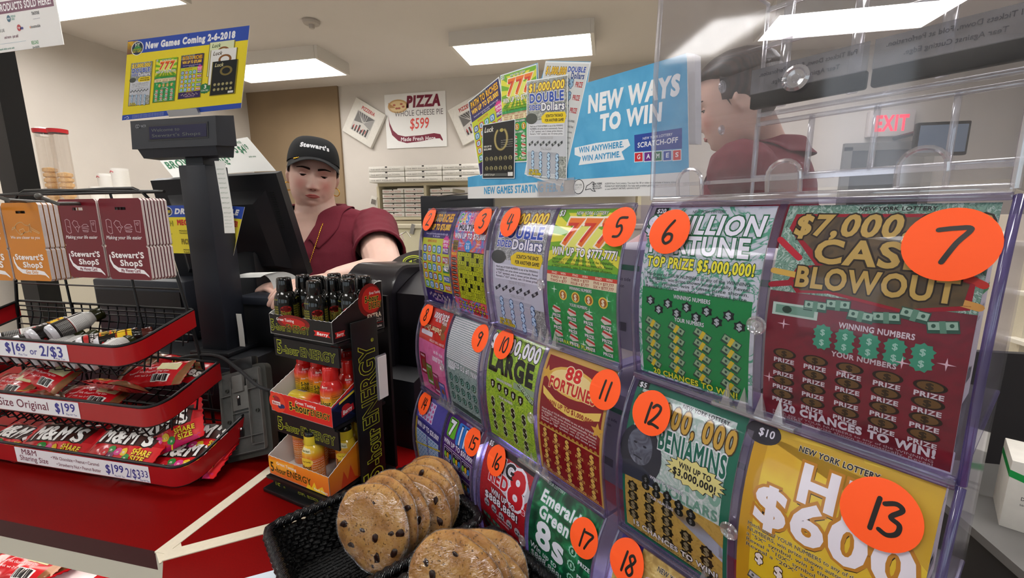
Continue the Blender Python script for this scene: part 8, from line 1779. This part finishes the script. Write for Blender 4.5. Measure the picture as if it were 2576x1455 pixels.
    mb=MB().m(PO); mb.grid(lambda u,v:chest(-.008+.026*u+.0,shz-.082-.08*v,.004+.001),3,8,th=.003,dirn=(0,-1,0)); pk=loc_(mb,'placket',shirt)
    mb=MB().m(mat('pearl_button','#cfc4bc',.3))
    for z in (shz-.075,shz-.125): p=chest(.004,z,.0065); mb.lathe([(.005,0),(.005,.0015),(.003,.002),(0,.0012)],14,TR(p)@Matrix.Rotation(-math.pi/2,4,'X'))
    loc_(mb,'buttons',shirt)
    for sh,el,wr in arms:
        ax=(el-sh).normalized(); c=sh.lerp(el,.585); x,y=frame(ax); mb=MB().m(PO); mb.loft([[c+ax*q+(x*math.cos(6.28319*k/28)+y*math.sin(6.28319*k/28))*(.0685*B+r) for k in range(28)] for q,r in ((-.014,.001),(-.012,.0032),(.006,.0035),(.008,.0),(.004,-.004))],caps=False); loc_(mb,'sleeve_hem',shirt)
    # gold bead chain with a badge
    mb=MB().m(GOLD); pts=[]
    for sg in (-1,1):
        for k in range(34):
            t=k/33; x=sg*(.066*(1-t)**.8+.012*t)+ (0 if sg>0 else 0); z=shz+.030-.20*t
            p=Vector((x,.045+.05*t,z)); q=chest(x,min(z,shz-.005),.0075); p.y=max(p.y,q.y) if t>.18 else .040+.2*t; pts.append(p)
    for p in pts: b=bmesh.new(); bmesh.ops.create_icosphere(b,subdivisions=1,radius=.0023); mb.bm(b,TR(p))
    for sg in (0,34): mb.tube(pts[sg:sg+34],.0008,5)
    loc_(mb,'bead_chain')
    if cap:
        bc=chest(.052,shz-.185,.010); R_=Matrix.Rotation(.18,4,'Y'); mb=MB().m(mat('badge_maroon','#5a1a2c',.4)); mb.X=TR(bc)@Matrix.Rotation(-.35,4,'Z')@R_; mb.box((0,0,0),(.085,.003,.055),bev=.001); a=Art(); a.rect(-.042,-.027,.042,-.005,'#d9dce4'); a.L=1; a.t('HI I AM',-.016,.012,.007,'#cfa9b0',w=.03,b=1); a.t('HAPPY TO HELP',-.032,.001,.006,'#cfa9b0',w=.062,b=1); a.rect(-.03,-.02,.026,-.013,'#4a5a8a')
        # badge faces outwards along +y of the person
        mb.art(a,lambda x,y,l:(-x,.0017+l,y)); loc_(mb,'name_badge')
        el0=arms[0]; c=el0[0].lerp(el0[1],.42); ax=(el0[1]-el0[0]).normalized(); out=Vector((-.75,.66,0)); out=(out-ax*out.dot(ax)).normalized(); tn=ax.cross(out); mb=MB().m(mat('grey_thread','#a58a90',.8)); 
        pp=[(-.002,.030),(.004,.018),(.008,0),(.004,-.020),(-.004,-.032),(-.008,-.014),(-.006,.010),(-.002,.030)]; mb.tube([c+out*.0735*B+tn*x+ax*-z for x,z in pp],.0011,5); mb.tube([c+out*.0735*B+tn*x*.4+ax*-z*.7 for x,z in pp],.0009,5); o=loc_(mb,'sleeve_emblem',shirt); o['label']='pale embroidered sleeve emblem'
    # trousers and shoes
    TRO=mat('black_trouser_cloth','#17171a',.85,bump=.1,bs=300); mb=MB()
    mb.loft([ellring(w+.012,d+.012,z,0,cy) for z,w,d,cy in trunk[-4:]])
    for s in (-1,1): limb(mb,[(s*.09*B,-.005,shz-.58),(s*.095,.0,(shz-.58)*.55),(s*.09,-.02,.12)],[.100*B,.076*B,.066])
    me=remesh(mb,'trousers',.009,sm=3); me.materials.append(TRO); o=bpy.data.objects.new('trousers',me); COL.objects.link(o); o.parent=T
    for s in (-1,1):
        mb=MB().m(BLACK); mb.loft([ellring(w_,l_,z_,s*.09,.05+q_,24) for z_,w_,l_,q_ in ((.0,.045,.13,0),(.02,.047,.132,0),(.05,.044,.12,-.01),(.085,.04,.07,-.05),(.12,.038,.05,-.065))]); loc_(mb,'shoe')
    return T
# --- the cashier
eye=Q(789,441,1.42); toward=(EYE-eye); yaw_c=math.atan2(toward.y,toward.x)-math.pi/2     # facing the camera
loc=Vector((eye.x,eye.y,0))+Vector((-toward.y,toward.x,0)).normalized()*0-Vector((toward.x,toward.y,0)).normalized()*.085
person('person','woman in black cap and maroon polo looking down, one arm over the counter',loc,yaw_c-.36,eye,(R(-5),R(-7),R(22)),Q(968,690,1.20),Q(838,703,1.10),Q(735,722,1.05),Q(640,760,1.36),Q(660,730,1.27),Q(690,720,1.22),bulk=1.12,drop=.152)
# --- the second worker glimpsed through the empty bin
eye2=Q(1760,285,1.10); 
lb=Q(1915,420,1.16); loc2=Vector((lb.x,lb.y,0))
person('person','second worker in maroon polo with gold chain, blurred behind the empty clear bin',loc2,R(58),eye2,(R(-14),R(-8),R(14)),Q(2080,640,1.35),Q(1950,760,1.3),Q(1850,800,1.3),Q(1600,640,1.3),Q(1560,740,1.2),Q(1520,760,1.15),bulk=1.05,cap=False,vox=.005,drop=.125)
